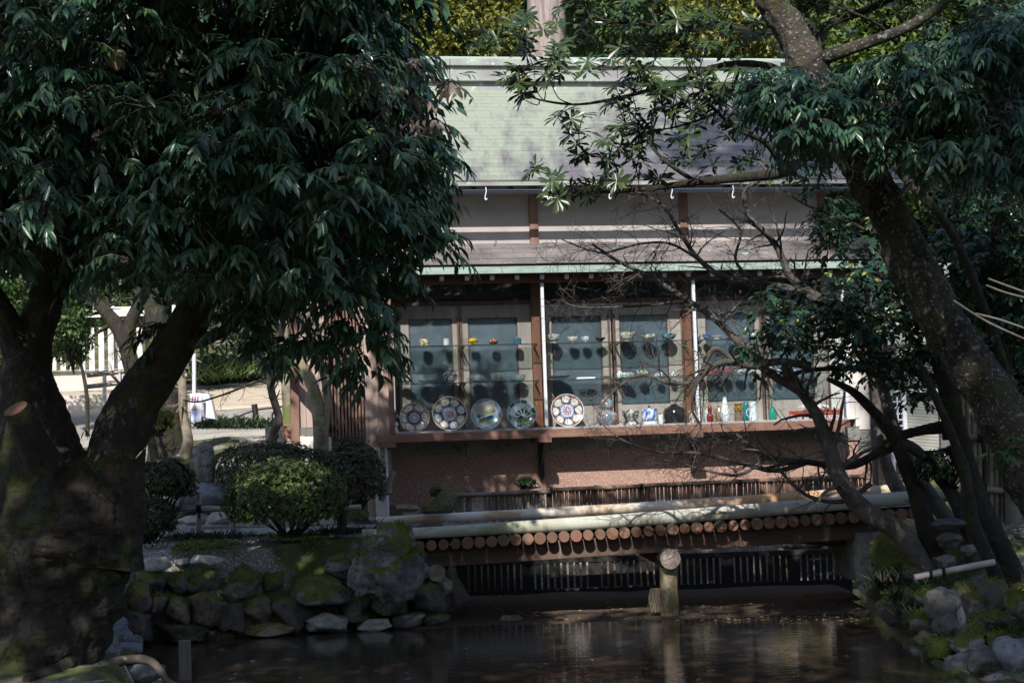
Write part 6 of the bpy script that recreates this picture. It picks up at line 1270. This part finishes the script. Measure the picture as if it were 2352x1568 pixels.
for i in range(nlog):
    px = 963 + i * 27.75; py = 1254.5 - (px - 963) * .0665
    a = P(px, py, YB - .10 + rnd.uniform(-.02, .02)); rl_ = .0585 * rnd.uniform(.88, 1.06)
    if i == 0:
        b_ = MB(); b_.tube([(0, 0, 0), (0, .006, 0), (0, 1.66, 0)], [.96, 1.0, 1.0], 24, capmi=1)
        # unit radius mesh, scaled per log
        lm_ = bpy.data.meshes.new('log'); vv = [(x, y, z) for x, y, z in b_.v]; lm_.from_pydata(vv, [], b_.f); lm_.polygons.foreach_set('material_index', b_.m); lm_.polygons.foreach_set('use_smooth', b_.sm); lm_.materials.append(M['log_side']); lm_.materials.append(M['log_end'])
    o = link('log', lm_, BR); o.location = a - ob; o.scale = (rl_, 1, rl_); o.rotation_euler = (0, rnd.uniform(0, 6), rnd.uniform(-.01, .01))
a0 = P(963, 1254, YB); a1 = P(963 + 27.75 * (nlog - 1), 1254 - 27.75 * (nlog - 1) * .0665, YB)
b_ = MB(); d0 = (a1 - a0)
dk = [];
for t_ in np.linspace(-.08, 1.05, 40):
    for y in np.linspace(.0, YF - YB, 8): p = a0 + d0 * t_ - ob; dk.append((p.x, p.y + y, p.z + .075 + .02 * mnoise.noise(Vector((p.x * 3, y * 3, 0))) + (.0 if t_ > 0 else 0)))
b_.add(dk, [(i * 8 + j, i * 8 + j + 1, (i + 1) * 8 + j + 1, (i + 1) * 8 + j) for i in range(39) for j in range(7)], 0, True); b_.build('gravel_deck', M['path_grey'], BR)
def bb(name, p, q2, wd, ht, mat, bev=.01): b_ = MB(); b_.bar(p - ob, q2 - ob, wd, ht); return b_.build(name, M[mat], BR, bev)
bb('beam', P(930, 1284, YB + .16), P(2010, 1212, YB + .16), .20, .19, 'beam')
bb('beam', P(960, 1278, YB + 1.2), P(2010, 1208, YB + 1.2), .20, .19, 'beam')
blimb('cross_log', [P(1003, 1315, YB - .02), P(1003, 1315, YB - .02) + Vector((.0, .5, .0)), P(1003, 1315, YB) + Vector((0, 1.6, 0))], [20 * k] * 3, [M['log_side'], M['log_end_grey']])
blimb('cross_log', [P(1540, 1283, YB - .12), P(1540, 1283, YB) + Vector((-.05, .6, 0)), P(1540, 1283, YB) + Vector((-.12, 1.8, 0))], [23 * k, 22.5 * k, 22 * k], [M['log_side'], M['log_end_grey']], 24)
blimb('cross_log', [P(2035, 1245, YB - .1), P(2035, 1245, YB) + Vector((-.3, .8, 0)), P(2035, 1245, YB) + Vector((-.6, 1.6, 0))], [21 * k] * 3, [M['log_side'], M['log_end']])
blimb('pier_post', [P(1536, 1302, YB + .05), P(1536, 1350, YB + .05), P(1538, 1400, YB + .05), P(1538, 1440, YB + .05)], [21 * k, 20.5 * k, 22 * k, 24 * k], [M['post_mossy'], M['log_end_grey']], 20, rough=.06)
b_ = MB()
for i in range(60):
    x = rnd.gauss(0, .03); p = P(1508, 1350, YB) + Vector((x, rnd.gauss(0, .02), 0)) - ob; b_.tube([p, p + Vector((rnd.gauss(0, .02), -.01, -.10)), p + Vector((rnd.gauss(-.01, .04), -.02, -.24))], [.002, .0025, .0012], 3, cap=False)
o = b_.build('dry_grass', M['straw'], BR); o['kind'] = 'stuff'
# ------------------------------------------------------------------ black slat fence under the bridge
YFc = 19.55; FN = empty('slat_fence', P(1500, 1300, YFc), 0, 'low black slatted fence standing in the shade under the bridge', 'fence'); of = FN.location
zt_, zb_ = P(1400, 1276, YFc).z, -.03; fx0, fx1 = P(1040, 1300, YFc).x, P(1955, 1300, YFc).x
def fb(name, x0, x1, y0, y1, z0, z1): b_ = MB(); b_.box(x0 - of.x, x1 - of.x, y0, y1, z0 - of.z, z1 - of.z); return b_.build(name, M['wood_black'], FN)
fb('rail', fx0, fx1, -.03, .02, zt_ - .06, zt_); fb('rail', fx0, fx1, -.03, .02, zb_, zb_ + .12)
x = fx0 + .03; i = 0
while x < fx1:
    wd = .052 if i % 9 else .14; fb('slat', x, x + wd, -.015, .012, zb_ + .12, zt_ - .06); x += wd + .024; i += 1
# ------------------------------------------------------------------ bamboo fence at the foot of the plinth
BF = empty('bamboo_fence', P(1100, 1160, 19.6), 0, 'low weathered split bamboo fence along the foot of the pink plinth', 'fence'); obf = BF.location
def bft(t_): return P(1045 + t_ * (1985 - 1045), 1140 - t_ * 40, 19.35 + t_ * .75)
nbam = 108; bm_ = MB(); bm_.tube([(0, 0, 0), (0, 0, .16), (0, 0, .17), (0, 0, .33), (0, 0, .34)], [1, .95, 1.12, .95, .9], 8); bmesh_ = []
for mt in ('bamboo_old', 'bamboo_old_grey'):
    m2 = bm_.mesh('bamboo_cane'); m2.materials.append(M[mt]); bmesh_.append(m2)
for i in range(nbam):
    t_ = i / (nbam - 1)
    if i in (5, 6, 7, 24, 25): continue
    p = bft(t_); o = link('bamboo_cane', bmesh_[1 if i < 24 else 0], BF); r3 = .021 * rnd.uniform(.85, 1.12)
    o.location = (p.x - obf.x, p.y - obf.y, p.z - obf.z - .30 + rnd.uniform(-.012, .012)); o.scale = (r3, r3, rnd.uniform(.95, 1.05)); o.rotation_euler = (0, rnd.uniform(-.03, .03) + (.1 if i < 5 else 0), rnd.uniform(0, 3))
for (t0, t1, lift, mt) in ((-.01, .24, .012, 'bamboo_old_grey'), (.225, .46, .03, 'bamboo_old'), (.45, .70, .036, 'bamboo_old'), (.69, 1.0, .036, 'bamboo_old')):
    n_ = 9; b_ = MB(); b_.tube([bft(t0 + (t1 - t0) * j / n_) + Vector((0, -.03, lift)) - obf for j in range(n_ + 1)], [.026 + (.003 if j % 3 == 0 else 0) for j in range(n_ + 1)], 10); b_.build('bamboo_rail', M[mt], BF)
for t_ in (.235, .455, .695): b_ = MB(); p = bft(t_) + Vector((0, -.03, .03)) - obf; b_.tube([p + Vector((-.015, 0, 0)), p + Vector((.02, 0, 0))], .034, 8); b_.tube([p + Vector((0, -.03, 0)), p + Vector((.05, -.04, -.06))], .005, 4); b_.build('tie', M['rope'], BF)
b_ = MB(); p = bft(.23) - obf; b_.box(p.x - .035, p.x + .035, p.y - .0, p.y + .05, p.z - .4, p.z + .02); b_.build('post', M['wood_black'], BF)
# stake leaning on plinth
b_ = MB(); b_.tube([P(875, 1150, 18.9), P(905, 1080, 18.95)], [.036, .034], 12, capmi=1); o = b_.build('stake', [M['wood_grey'], M['log_end_grey']]); tag(o, 'short weathered round stake leaning right beside the white corner pipe', 'stake')
# stake in water
b_ = MB(); p = P(424, 1470, 13.6); b_.box(p.x - .045, p.x + .045, p.y - .03, p.y + .03, -.3, p.z); o = b_.build('stake', M['wood_grey'], bevel=.004); tag(o, 'square grey wooden stake standing in the pond at the bottom left', 'stake')
# bamboo rail on bank
RL = empty('bamboo_railing', P(457, 1230, 17.4), 0, 'low bamboo rail on short posts between path and mossy bank', 'railing'); orl = RL.location
def knot(pts_, r0, n_): l = smooth_line(pts_, 10); return l, [r0 * (1.12 if j % n_ == 0 else 1) for j in range(len(l))]
l, rs_ = knot([P(395, 1168, 17.4), P(600, 1168, 17.4), P(829, 1165, 17.4)], .029, 5); b_ = MB(); b_.tube([q2 - orl for q2 in l], rs_, 12); b_.build('rail', M['bamboo_grey'], RL)
for px, y0_, y1_, rad_, mt in ((457, 1130, 1240, .026, 'bamboo_grey'), (535, 1168, 1230, .030, 'bamboo_grey'), (645, 1168, 1232, .026, 'bamboo_grey'), (785, 1100, 1222, .052, 'wood_black')):
    l, rs_ = knot([P(px, y1_ + 6, 17.44), P(px, y0_, 17.44)], rad_, 4); b_ = MB(); b_.tube([q2 - orl for q2 in l], rs_, 12); b_.build('post', M[mt], RL)
for px in (457, 785): b_ = MB(); p = P(px, 1168, 17.4) - orl; b_.tube([p + Vector((-.025, 0, 0)), p + Vector((.025, 0, 0))], .042, 8); b_.tube([p + Vector((0, -.04, 0)), p + Vector((.01, -.05, -.10))], .008, 5); b_.build('tie', M['rope'], RL)
# tied bamboo rail on right bank
b2 = empty('bamboo_rail', P(2100, 1325, 14.2), 0, 'pinkish bamboo pole tied with black rope low on the right bank', 'bamboo pole'); l, rs_ = knot([P(2100, 1326, 14.2), P(2190, 1308, 14.2), P(2285, 1290, 14.2)], .028, 7); b_ = MB(); b_.tube([q2 - b2.location for q2 in l], rs_, 12, capmi=0); b_.build('pole', M['bamboo_pink'], b2)
for px, py in ((2137, 1318), (2166, 1312)): b_ = MB(); p = P(px, py, 14.2) - b2.location; b_.tube([p + Vector((-.014, 0, 0)), p + Vector((.014, 0, 0))], .036, 8); b_.tube([p, p + Vector((.01, 0, -.08))], .01, 5); b_.build('tie', M['rope'], b2)
# bamboo screen at far right
SC = empty('bamboo_screen', P(2270, 1150, 17.0), 0, 'upright bamboo board screen with tied cross poles behind the leaning trunk', 'fence'); osc = SC.location
for i in range(9):
    px = 2212 + i * 13; b_ = MB(); l, rs_ = knot([P(px, 1190 + i * 3, 17.0), P(px - 2, 890, 17.0)], .030, 6); b_.tube([q2 - osc for q2 in l], rs_, 8); b_.build('bamboo_cane', M['bamboo'], SC)
for py in (890, 1002, 1120): b_ = MB(); l, rs_ = knot([P(2205, py, 16.93), P(2335, py + 8, 16.93)], .034, 5); b_.tube([q2 - osc for q2 in l], rs_, 10); b_.build('cross_pole', M['bamboo'], SC); b_ = MB(); p = P(2250, py + 4, 16.9) - osc; b_.tube([p + Vector((-.02, 0, 0)), p + Vector((.02, 0, 0))], .045, 8); b_.build('tie', M['rope'], SC)
b_ = MB(); a = P(2330, 1230, 16.9) - osc; c_ = P(2318, 900, 16.9) - osc; b_.tube([a, c_], .085, 14); b_.build('post', M['wood_grey'], SC)
# ------------------------------------------------------------------ bushes
def bush(name, label, px, py, wp, hp, Y, n, leaf, mat, stems=True, parts=0, ry=.8, base=None):
    c = P(px, py, Y); k = Y / F; rx_, rz_ = wp / 2 * k, hp / 2 * k; t_ = empty(name, (c.x, c.y, c.z - rz_ - .02), 0, label, 'bush')
    v = unit(r.normal(0, 1, (n, 3))); v[:, 2] = np.where(v[:, 2] < -.55, -v[:, 2], v[:, 2]); lump = 1 + .10 * np.array([mnoise.noise(Vector(q2 * 2.6) + Vector((px, 0, 0))) for q2 in v]) * 1.6
    rad_ = r.uniform(.78, 1.02, n) * lump; tip = r.random(n) < .08; rad_[tip] *= 1.07; ps = v * rad_[:, None] * np.array([rx_, rx_ * ry, rz_]) + np.array(c)
    K = 6; ps = np.repeat(ps, K, 0); vv = np.repeat(v, K, 0); a = np.tile(np.arange(K) * 2 * PI / K, n) + np.repeat(r.random(n) * 6, K); s1 = unit(np.cross(vv, [.3, .2, 1])); s2 = np.cross(vv, s1)
    dr_ = s1 * np.cos(a)[:, None] + s2 * np.sin(a)[:, None] + vv * r.uniform(.2, 1.0, (n * K, 1)) + r.normal(0, .2, (n * K, 3)); nh_ = vv + r.normal(0, .25, (n * K, 3))
    emit('foliage', ps, dr_, nh_, r.uniform(.7, 1.2, n * K) * leaf, 'oval', M[mat], t_, r, parts, wmul=np.full(n * K, .85))
    b_ = MB(); bs = Vector((c.x, c.y, c.z - rz_ - .06)) if base is None else P(*base, Y)
    for i in range(26): 
        e = Vector(v[(i * 7) % n]) ; e = Vector((e.x * rx_ * .85, e.y * rx_ * ry * .85, abs(e.z) * rz_ * .7)) + c; b_.tube([q2 - t_.location for q2 in smooth_line([bs + Vector((rnd.gauss(0, .04), rnd.gauss(0, .04), 0)), bs.lerp(e, .45) + Vector((rnd.gauss(0, .04), 0, -.03)), e], 3)], lerp_list([.014, .008, .003], 7), 5, cap=False)
    o = b_.build('stems', M['bark_dark'], t_); o['kind'] = 'stuff'; return t_
bush('azalea_bush', 'rounded light green azalea bush in the sun above the mossy wall', 658, 1146, 280, 178, 17.0, 3000, .042, 'leaf_azalea', parts=290, base=(668, 1240))
bush('clipped_hedge', 'long clipped brownish green hedge behind the light green azalea bush', 625, 1078, 300, 120, 18.9, 2600, .032, 'leaf_azalea_dark', ry=.6, base=(640, 1180))
bush('azalea_bush', 'clipped dark green bush at the right end of the hedge beside the shop corner', 812, 1098, 150, 165, 18.7, 2400, .032, 'leaf_azalea_dark', ry=.9, base=(820, 1190))
bush('azalea_bush', 'dark reddish brown clipped bush touching the right side of the big oak trunk', 375, 1110, 145, 110, 17.3, 2000, .034, 'leaf_azalea_dark', base=(340, 1240))
bush('azalea_bush', 'loose lower tier of dry twigs and leaves hanging under the reddish brown bush', 340, 1195, 130, 100, 17.0, 900, .036, 'leaf_azalea_dark', base=(330, 1260))
bush('small_shrub', 'small green weed growing on top of the bamboo fence', 1208, 1108, 42, 20, 19.3, 60, .04, 'leaf_bg_mid', base=(1215, 1120)); bush('small_shrub', 'tiny green weed above the dark rounded boulder', 1002, 1128, 26, 18, 19.2, 40, .035, 'leaf_bg_mid', base=(1004, 1136))
bush('small_shrub', 'small yellow green sprig between the two limbs of the big oak', 365, 968, 60, 50, 19.0, 60, .085, 'leaf_bg_yellow', base=(360, 1000))
bush('small_shrub', 'dark leafy plant with narrow leaves beneath the camellia stems', 2165, 1075, 120, 80, 15.6, 130, .06, 'leaf_camellia', base=(2180, 1120))
def tufts(name, label, spots, hgt, n, mat, cat='grass'):
    ps = []; dr_ = []; ln_ = []
    for px, py, Y, sp in spots:
        c = P(px, py, Y)
        for _ in range(n): a = rnd.uniform(0, 6.28); ps.append((c.x + rnd.gauss(0, sp), c.y + rnd.gauss(0, sp), c.z)); dr_.append((math.cos(a) * .6, math.sin(a) * .6, rnd.uniform(.3, 1.1))); ln_.append(hgt * rnd.uniform(.6, 1.2))
    ps, dr_, ln_ = map(np.array, (ps, dr_, ln_)); o = emit(name, ps, dr_, np.tile([0, 0, 1.0], (len(ps), 1)) + r.normal(0, .3, (len(ps), 3)), ln_, 'lance', M[mat], None, r, wmul=np.full(len(ps), .28)); tag(o, label, cat, kind='stuff')
tufts('grass', 'dark grass tufts along the bamboo rail and the bank edge', [(x_, 1236 + (i % 3) * 3, 17.3, .12) for i, x_ in enumerate(range(400, 560, 18))] + [(x_, 1226, 17.2, .10) for x_ in range(740, 840, 16)] + [(840, 1205, 17.6, .08)], .12, 50, 'grass')
tufts('grass', 'arching grass tufts on the right pond bank', [(*RR(640, 1010), 15.6, .08), (*RR(600, 1050), 15.6, .08), (*RR(760, 1170), 14.6, .08), (*RR(720, 1120), 14.8, .06), (*RR(1300, 1290), 13.0, .06), (*RR(860, 1050), 14.6, .08), (*RR(700, 980), 15.5, .08)], .17, 60, 'grass')
tufts('grass', 'dry straw coloured grass hanging over the right waterline', [(*RR(730, 1190), 14.5, .05), (*RR(630, 1010), 15.4, .05)], .15, 22, 'straw')
tufts('fern', 'long narrow fern leaves growing on the fork of the big oak trunk', [(225, 1090, 12.0, .10), (280, 1060, 12.0, .08), (120, 1180, 11.9, .12), (290, 1150, 12.1, .10), (60, 1280, 11.9, .12), (215, 1010, 12.2, .08)], .16, 9, 'grass', 'fern')
tufts('grass', 'tall pale grass on the slope beside the sandy road', [(x_, 880 - (x_ - 460) * .2, 34.5, .3) for x_ in range(450, 560, 14)], .5, 50, 'leaf_bg_mid')
tufts('grass', 'dark grass along the rope fence behind the hedge', [(x_, 985, 24.5, .25) for x_ in range(470, 640, 14)], .25, 50, 'grass')
# moss cushions on the left bank and the right bank: tiny tufts
n = 60000; mx = r.uniform(-3.4, -.7, n); my = r.uniform(15.9, 17.5, n); hh, sd_ = height(mx, my); ok = (sd_ > .12) & (np.array([mnoise.noise(Vector((a * 1.3, b2_ * 1.3, 3))) for a, b2_ in zip(mx, my)]) > -.08); ps = np.stack([mx, my, hh + .03], 1)[ok]
o = emit('moss', ps, r.normal(0, .6, (len(ps), 3)) + [0, 0, .7], r.normal(0, 1, (len(ps), 3)), r.uniform(.016, .04, len(ps)), 'card', M['leaf_moss'], None, r); tag(o, 'cushions of yellow green moss on the left bank', 'moss', kind='stuff')
n = 30000; mx = r.uniform(3.0, 6.0, n); my = r.uniform(12, 17.5, n); hh, sd_ = height(mx, my); ok = (sd_ > .1) & (np.array([mnoise.noise(Vector((a * 1.6, b2_ * 1.6, 9))) for a, b2_ in zip(mx, my)]) > .0); ps = np.stack([mx, my, hh + .03], 1)[ok]
o = emit('moss', ps, r.normal(0, .6, (len(ps), 3)) + [0, 0, .7], r.normal(0, 1, (len(ps), 3)), r.uniform(.012, .035, len(ps)), 'card', M['leaf_moss'], None, r); tag(o, 'moss spread between the rocks of the right bank', 'moss', kind='stuff')
n = 15000; mx = r.uniform(-5, -.9, n); my = r.uniform(15.9, 18.0, n); hh, sd_ = height(mx, my); ok = (sd_ > .3) & (np.array([mnoise.noise(Vector((a * 1.1, b2_ * 1.1, 13))) for a, b2_ in zip(mx, my)]) > -.15); mx, my, hh = mx[ok], my[ok], hh[ok]; ps = np.stack([mx, my, hh + .035], 1)
o = emit('gravel', ps, r.normal(0, 1, (len(ps), 3)), r.normal(0, 1, (len(ps), 3)), r.uniform(.012, .028, len(ps)), 'card', M['rock_pale'], None, r, wmul=np.full(len(ps), 1.6)); tag(o, 'pale gravel and chips scattered on the left bank', 'gravel', kind='stuff')
# ------------------------------------------------------------------ left background
stem_tree('dark trunk with bright green moss patch beyond the oak', 22.5, [(385, 1050), (380, 950), (372, 850), (360, 700), (350, 600)], [96, 84, 74, 60, 40])
o = stem_tree('pale twisted thin trunk sunlit beside the paper notice board', 21.5, [(425, 1050), (432, 1010), (422, 950), (418, 880), (402, 830), (412, 760), (425, 690)], [30, 24, 20, 21, 22, 18, 12], 'bark_pale', limbs_=[([(425, 1040), (400, 1058), (380, 1065)], [18, 14, 8]), ([(402, 830), (385, 800), (360, 780)], [12, 8, 4])], twigs=.3)
stem_tree('thin speckled dark trunk crossing behind the wooden prop', 19.6, [(622, 1040), (630, 990), (640, 960), (624, 900), (622, 860), (640, 800), (655, 700)], [24, 20, 20, 17, 16, 16, 14], 'bark_grey', limbs_=[([(625, 882), (590, 876), (540, 896), (460, 922), (420, 918)], [7, 6, 5, 4, 3])], twigs=.22)
stem_tree('thick yellowish leaning trunk joined near the shop corner with a rope round it', 19.2, [(738, 1030), (735, 970), (725, 910), (700, 850), (670, 815), (640, 785), (620, 750)], [36, 34, 28, 26, 26, 24, 18], 'bark_prop', limbs_=[([(742, 1000), (752, 930), (742, 860), (722, 800)], [22, 18, 15, 12])])
stem_tree('grey lichen covered trunk just left of the shop corner post', 22, [(668, 1010), (664, 940), (660, 860), (655, 760), (650, 640)], [34, 30, 28, 26, 24], 'bark_pale')
stem_tree('thin forked stem before the picket fence', 21, [(345, 1000), (318, 930), (306, 880), (290, 840), (280, 800)], [18, 16, 14, 10, 6], limbs_=[([(312, 905), (280, 885), (255, 860)], [10, 8, 5])], twigs=.3)
stem_tree('dark forked tree leaning in front of the picket fence', 26, [(310, 880), (292, 800), (262, 740), (225, 700), (180, 690)], [44, 38, 34, 26, 18], limbs_=[([(285, 800), (300, 740), (320, 690), (330, 620)], [34, 30, 26, 20])], twigs=.4)
# picket fence on a wall
YP = 31; PF = empty('picket_fence', P(250, 850, YP), 0, 'white picket fence on a pinkish wall seen through the fork of the oak', 'fence'); op = PF.location
def pfb(name, px0, px1, py0, py1, dy0, dy1, mat): a = P(px0, py1, YP) - op; c_ = P(px1, py0, YP) - op; b_ = MB(); b_.box(a.x, c_.x, dy0, dy1, a.z, c_.z); return b_.build(name, M[mat], PF)
for i in range(13): x_ = 118 + i * 22; pfb('picket', x_, x_ + 11, 752, 852, -.03, 0, 'wood_fencepale')
for py in (768, 790): pfb('rail', 110, 405, py, py + 10, .002, .04, 'wood_fencepale')
pfb('rail', 110, 405, 842, 853, .002, .06, 'wood_fencepale'); pfb('top_beam', 110, 405, 700, 732, .0, .1, 'wood_fencepale'); pfb('wall', 110, 405, 854, 900, -.02, .12, 'wall_far'); pfb('wall_base', 110, 405, 901, 960, -.4, .2, 'wall_far')
for px in (112, 250, 400): pfb('post', px, px + 10, 700, 853, .045, .14, 'wood_fencepale')
HR = empty('handrail', P(250, 870, 29), 0, 'two dark sloping pipes of a handrail in front of the pinkish wall', 'handrail')
for ya, yb in ((862, 838), (888, 862)): b_ = MB(); b_.tube([P(200, ya, 29) - HR.location, P(430, yb, 29) - HR.location], .04, 8); b_.build('rail', M['steel_rail'], HR)
for px in (240, 275): b_ = MB(); b_.tube([P(px, 990, 29) - HR.location, P(px, 850, 29) - HR.location], .035, 8); b_.build('post', M['metal_galv'], HR)
WP = empty('pavement', (0, 0, 0)); COL.objects.unlink(WP); bpy.data.objects.remove(WP)
# notice board
SG = empty('notice_board', P(455, 970, 21.2), 0, 'white paper notices with red lettering on a leaning sandwich board', 'sign'); osg = SG.location
def flat(name, pts_, Y, mat, thick=.015, parent=SG):
    v = [P(a, c_, Y) - osg for a, c_ in pts_]; n_ = len(v); b_ = MB(); b_.add(v + [q2 + Vector((0, thick, 0)) for q2 in v], [tuple(range(n_)), tuple(reversed(range(n_, 2 * n_)))] + [(i, i + n_, (i + 1) % n_ + n_, (i + 1) % n_) for i in range(n_)]); return b_.build(name, M[mat], parent)
flat('board', [(436, 903), (464, 903), (462, 968), (439, 968)], 21.2, 'sign_white'); flat('back_board', [(464, 903), (482, 903), (494, 962), (470, 958)], 21.35, 'sign_white'); flat('leg', [(494, 962), (500, 965), (486, 905), (482, 903)], 21.3, 'wood_grey')
for i, px in enumerate((440, 446, 452)):
    for (dx0, dy0, dx1, dy1) in ((0, 0, 4, 1.2), (0, 4, 4, 5.2), (0, 9, 4, 10), (1.5, 0, 2.5, 10)): flat('lettering', [(px + dx0, 911 + dy0), (px + dx1, 911 + dy0), (px + dx1, 911 + dy1), (px + dx0, 911 + dy1)], 21.19, 'sign_red', .004)
flat('symbol', [(447, 924), (453, 941), (440, 941)], 21.19, 'sign_brown', .004)
for i in range(4): flat('lettering', [(444, 945 + i * 6), (449, 944 + i * 6), (450, 947 + i * 6), (445, 948 + i * 6)], 21.19, 'sign_blue', .004)
b_ = MB(); b_.tube([P(446, 905, 21.5), P(446, 812, 21.5)], .028, 8); o = b_.build('pole', M['metal_white']); tag(o, 'thin pale pole standing behind the notice board', 'pole'); 
o = bpy.data.objects['pole']
RP = empty('rope_fence', P(587, 976, 25), 0, 'dark wooden post with a sagging rope beside the grey path', 'fence')
b_ = MB(); b_.tube([P(591, 980, 25) - RP.location, P(584, 928, 25) - RP.location], .045, 10); b_.build('post', M['wood_black'], RP); b_ = MB(); b_.tube([q2 - RP.location for q2 in smooth_line([P(480, 972, 25), P(530, 962, 25), P(586, 942, 25), P(640, 935, 25), P(690, 925, 25)], 5)], .012, 6); b_.build('rope', M['rope'], RP)
for i, (px, py, w2, h2, lb) in enumerate([(660, 992, 22, 14, 'orange brick at the shop corner, upper one'), (664, 1004, 16, 9, 'brick lying just below the upper orange brick'), (655, 980, 18, 6, 'thin red tile lying on the concrete drain block')]):
    p = P(px, py, 20.6); k = 20.6 / F; b_ = MB(); b_.box(-w2 / 2 * k, w2 / 2 * k, -.06, .06, -h2 / 2 * k, h2 / 2 * k); o = b_.build('brick', M['brick'], bevel=.004); o.location = p; o.rotation_euler = (0, .05 * i, .2); tag(o, lb, 'brick')
b_ = MB(); p = P(632, 998, 20.8); b_.box(-.12, .12, -.02, .15, -.1, .1); b_.tube([(0, -.03, -.01), (0, -.021, -.01)], .05, 16, 1, capmi=1); o = b_.build('drain_block', [M['concrete'], M['rope']]); o.location = p; tag(o, 'concrete drain block with a round dark hole near the shop corner', 'drain block')
b_ = MB(); b_.lathe(smooth_prof([(0, 0), (.11, 0), (.14, .3), (.15, .3), (.15, .32), (.13, .32)]), 20); o = b_.build('bucket', M['blue_plastic']); o.location = P(778, 1100, 19.4); tag(o, 'bright blue plastic bucket half hidden behind the hedge', 'bucket')
# ------------------------------------------------------------------ trees out of the frame, behind the camera: they shade the pond
def shade_tree(label, cx, cy, cz, rx_, ry_, rz_, n, size, keep=None):
    t_ = empty('evergreen_tree', (cx, cy, .2), 0, label, 'tree'); v = unit(r.normal(0, 1, (n, 3))) * (r.random(n) ** .33)[:, None]; ps = v * [rx_, ry_, rz_] + [cx, cy, cz]
    k = np.array([mnoise.noise(Vector(q2) * .9) for q2 in ps]) > -.35; ps = ps[k]
    sf = np.array(sun_from)
    for (tx, ty, tz, rad_) in GAPS:         # openings of the crowns through which the sun reaches the ground
        d_ = ps - [tx, ty, tz]; al = d_ @ sf; perp = np.linalg.norm(d_ - al[:, None] * sf, axis=1); ps = ps[perp > rad_ * (1 + .3 * np.sin(ps[:, 0] * 9))]
    emit('crown', ps, r.normal(0, 1, (len(ps), 3)), r.normal(0, .25, (len(ps), 3)) + np.array(sun_from), r.uniform(.7, 1.2, len(ps)) * size, 'card', M['leaf_bg_dark'], t_, r, stuff=False)
    b_ = MB(); b_.tube([(0, -3.5 - cy, -.3), (.1, -3.2 - cy, cz * .5), (0, -1.2 - cy * .5, cz * .8), (0, 0, cz)], [.35, .28, .2, .1], 10); b_.build('trunk', M['bark_dark'], t_)
shade_tree('tall evergreen behind the viewer on the left that shades the pond', -5.5, 1.5, 9.6, 4.2, 2.2, 3.6, 4600, .28)
shade_tree('tall evergreen directly behind the viewer that shades the bridge', -.5, 1.0, 10.1, 3.6, 2.2, 3.6, 4600, .28)
shade_tree('tall evergreen behind the viewer on the right that shades the rocks', 4.8, 1.0, 10.6, 4.2, 2.2, 4.6, 6200, .28)
shade_tree('highest evergreen behind the viewer at far right', 8.6, 2.5, 13.0, 4.0, 2.4, 5.5, 5200, .30)
shade_tree('evergreen behind the viewer at far left', -10.5, 3.0, 8.4, 3.6, 2.2, 4.0, 4000, .28)

n = 42000; hx = r.uniform(-55, 55, n); hy = r.uniform(-46, -24, n); hz = r.random(n) ** .8 * (11 + 3 * np.sin(hx * .4) + 2 * np.sin(hy * .7 + hx)); ps = np.stack([hx, hy, hz], 1)
wood_o = emit('wood', ps, r.normal(0, 1, (n, 3)), r.normal(0, 1, (n, 3)) + [0, .3, .8], r.uniform(.6, 1.3, n), 'card', M['leaf_bg_dark'], None, r)
tag(wood_o, 'dark evergreen wood on the far side of the garden behind the viewer', 'wood')

shade_tree('tallest sparse evergreen behind the viewer whose crown dapples the roof', 1.6, 1.0, 22.7, 2.9, 1.6, 1.7, 1500, .30)
shade_tree('tall sparse evergreen behind the viewer that dapples the right bays', 3.9, 1.0, 19.6, 2.5, 1.6, 3.4, 1700, .30)

# fallen leaves on the lower roof, the bridge, the bank and the water
fl = []
for _ in range(260):
    k_ = rnd.random()
    if k_ < .45: p = G(rnd.uniform(300, 2050), rnd.uniform(1405, 1560), .006)
    elif k_ < .8: x_, y_ = rnd.uniform(-4.5, -.8), rnd.uniform(16.2, 18.4); p = Vector((x_, y_, gz(x_, y_) + .06))
    else: t2 = rnd.random(); p = a0 + d0 * t2 + Vector((0, rnd.uniform(.2, 1.3), .10))
    fl.append(tuple(p))
fl = np.array(fl); o = emit('fallen_leaves', fl, r.normal(0, 1, (len(fl), 3)) * [1, 1, .12], r.normal(0, .15, (len(fl), 3)) + [0, 0, 1], r.uniform(.05, .10, len(fl)), 'lance', M['leaf_oak_dry'], None, r)
tag(o, 'scattered dry fallen leaves on the water, bank and bridge deck', 'fallen leaves', kind='stuff')
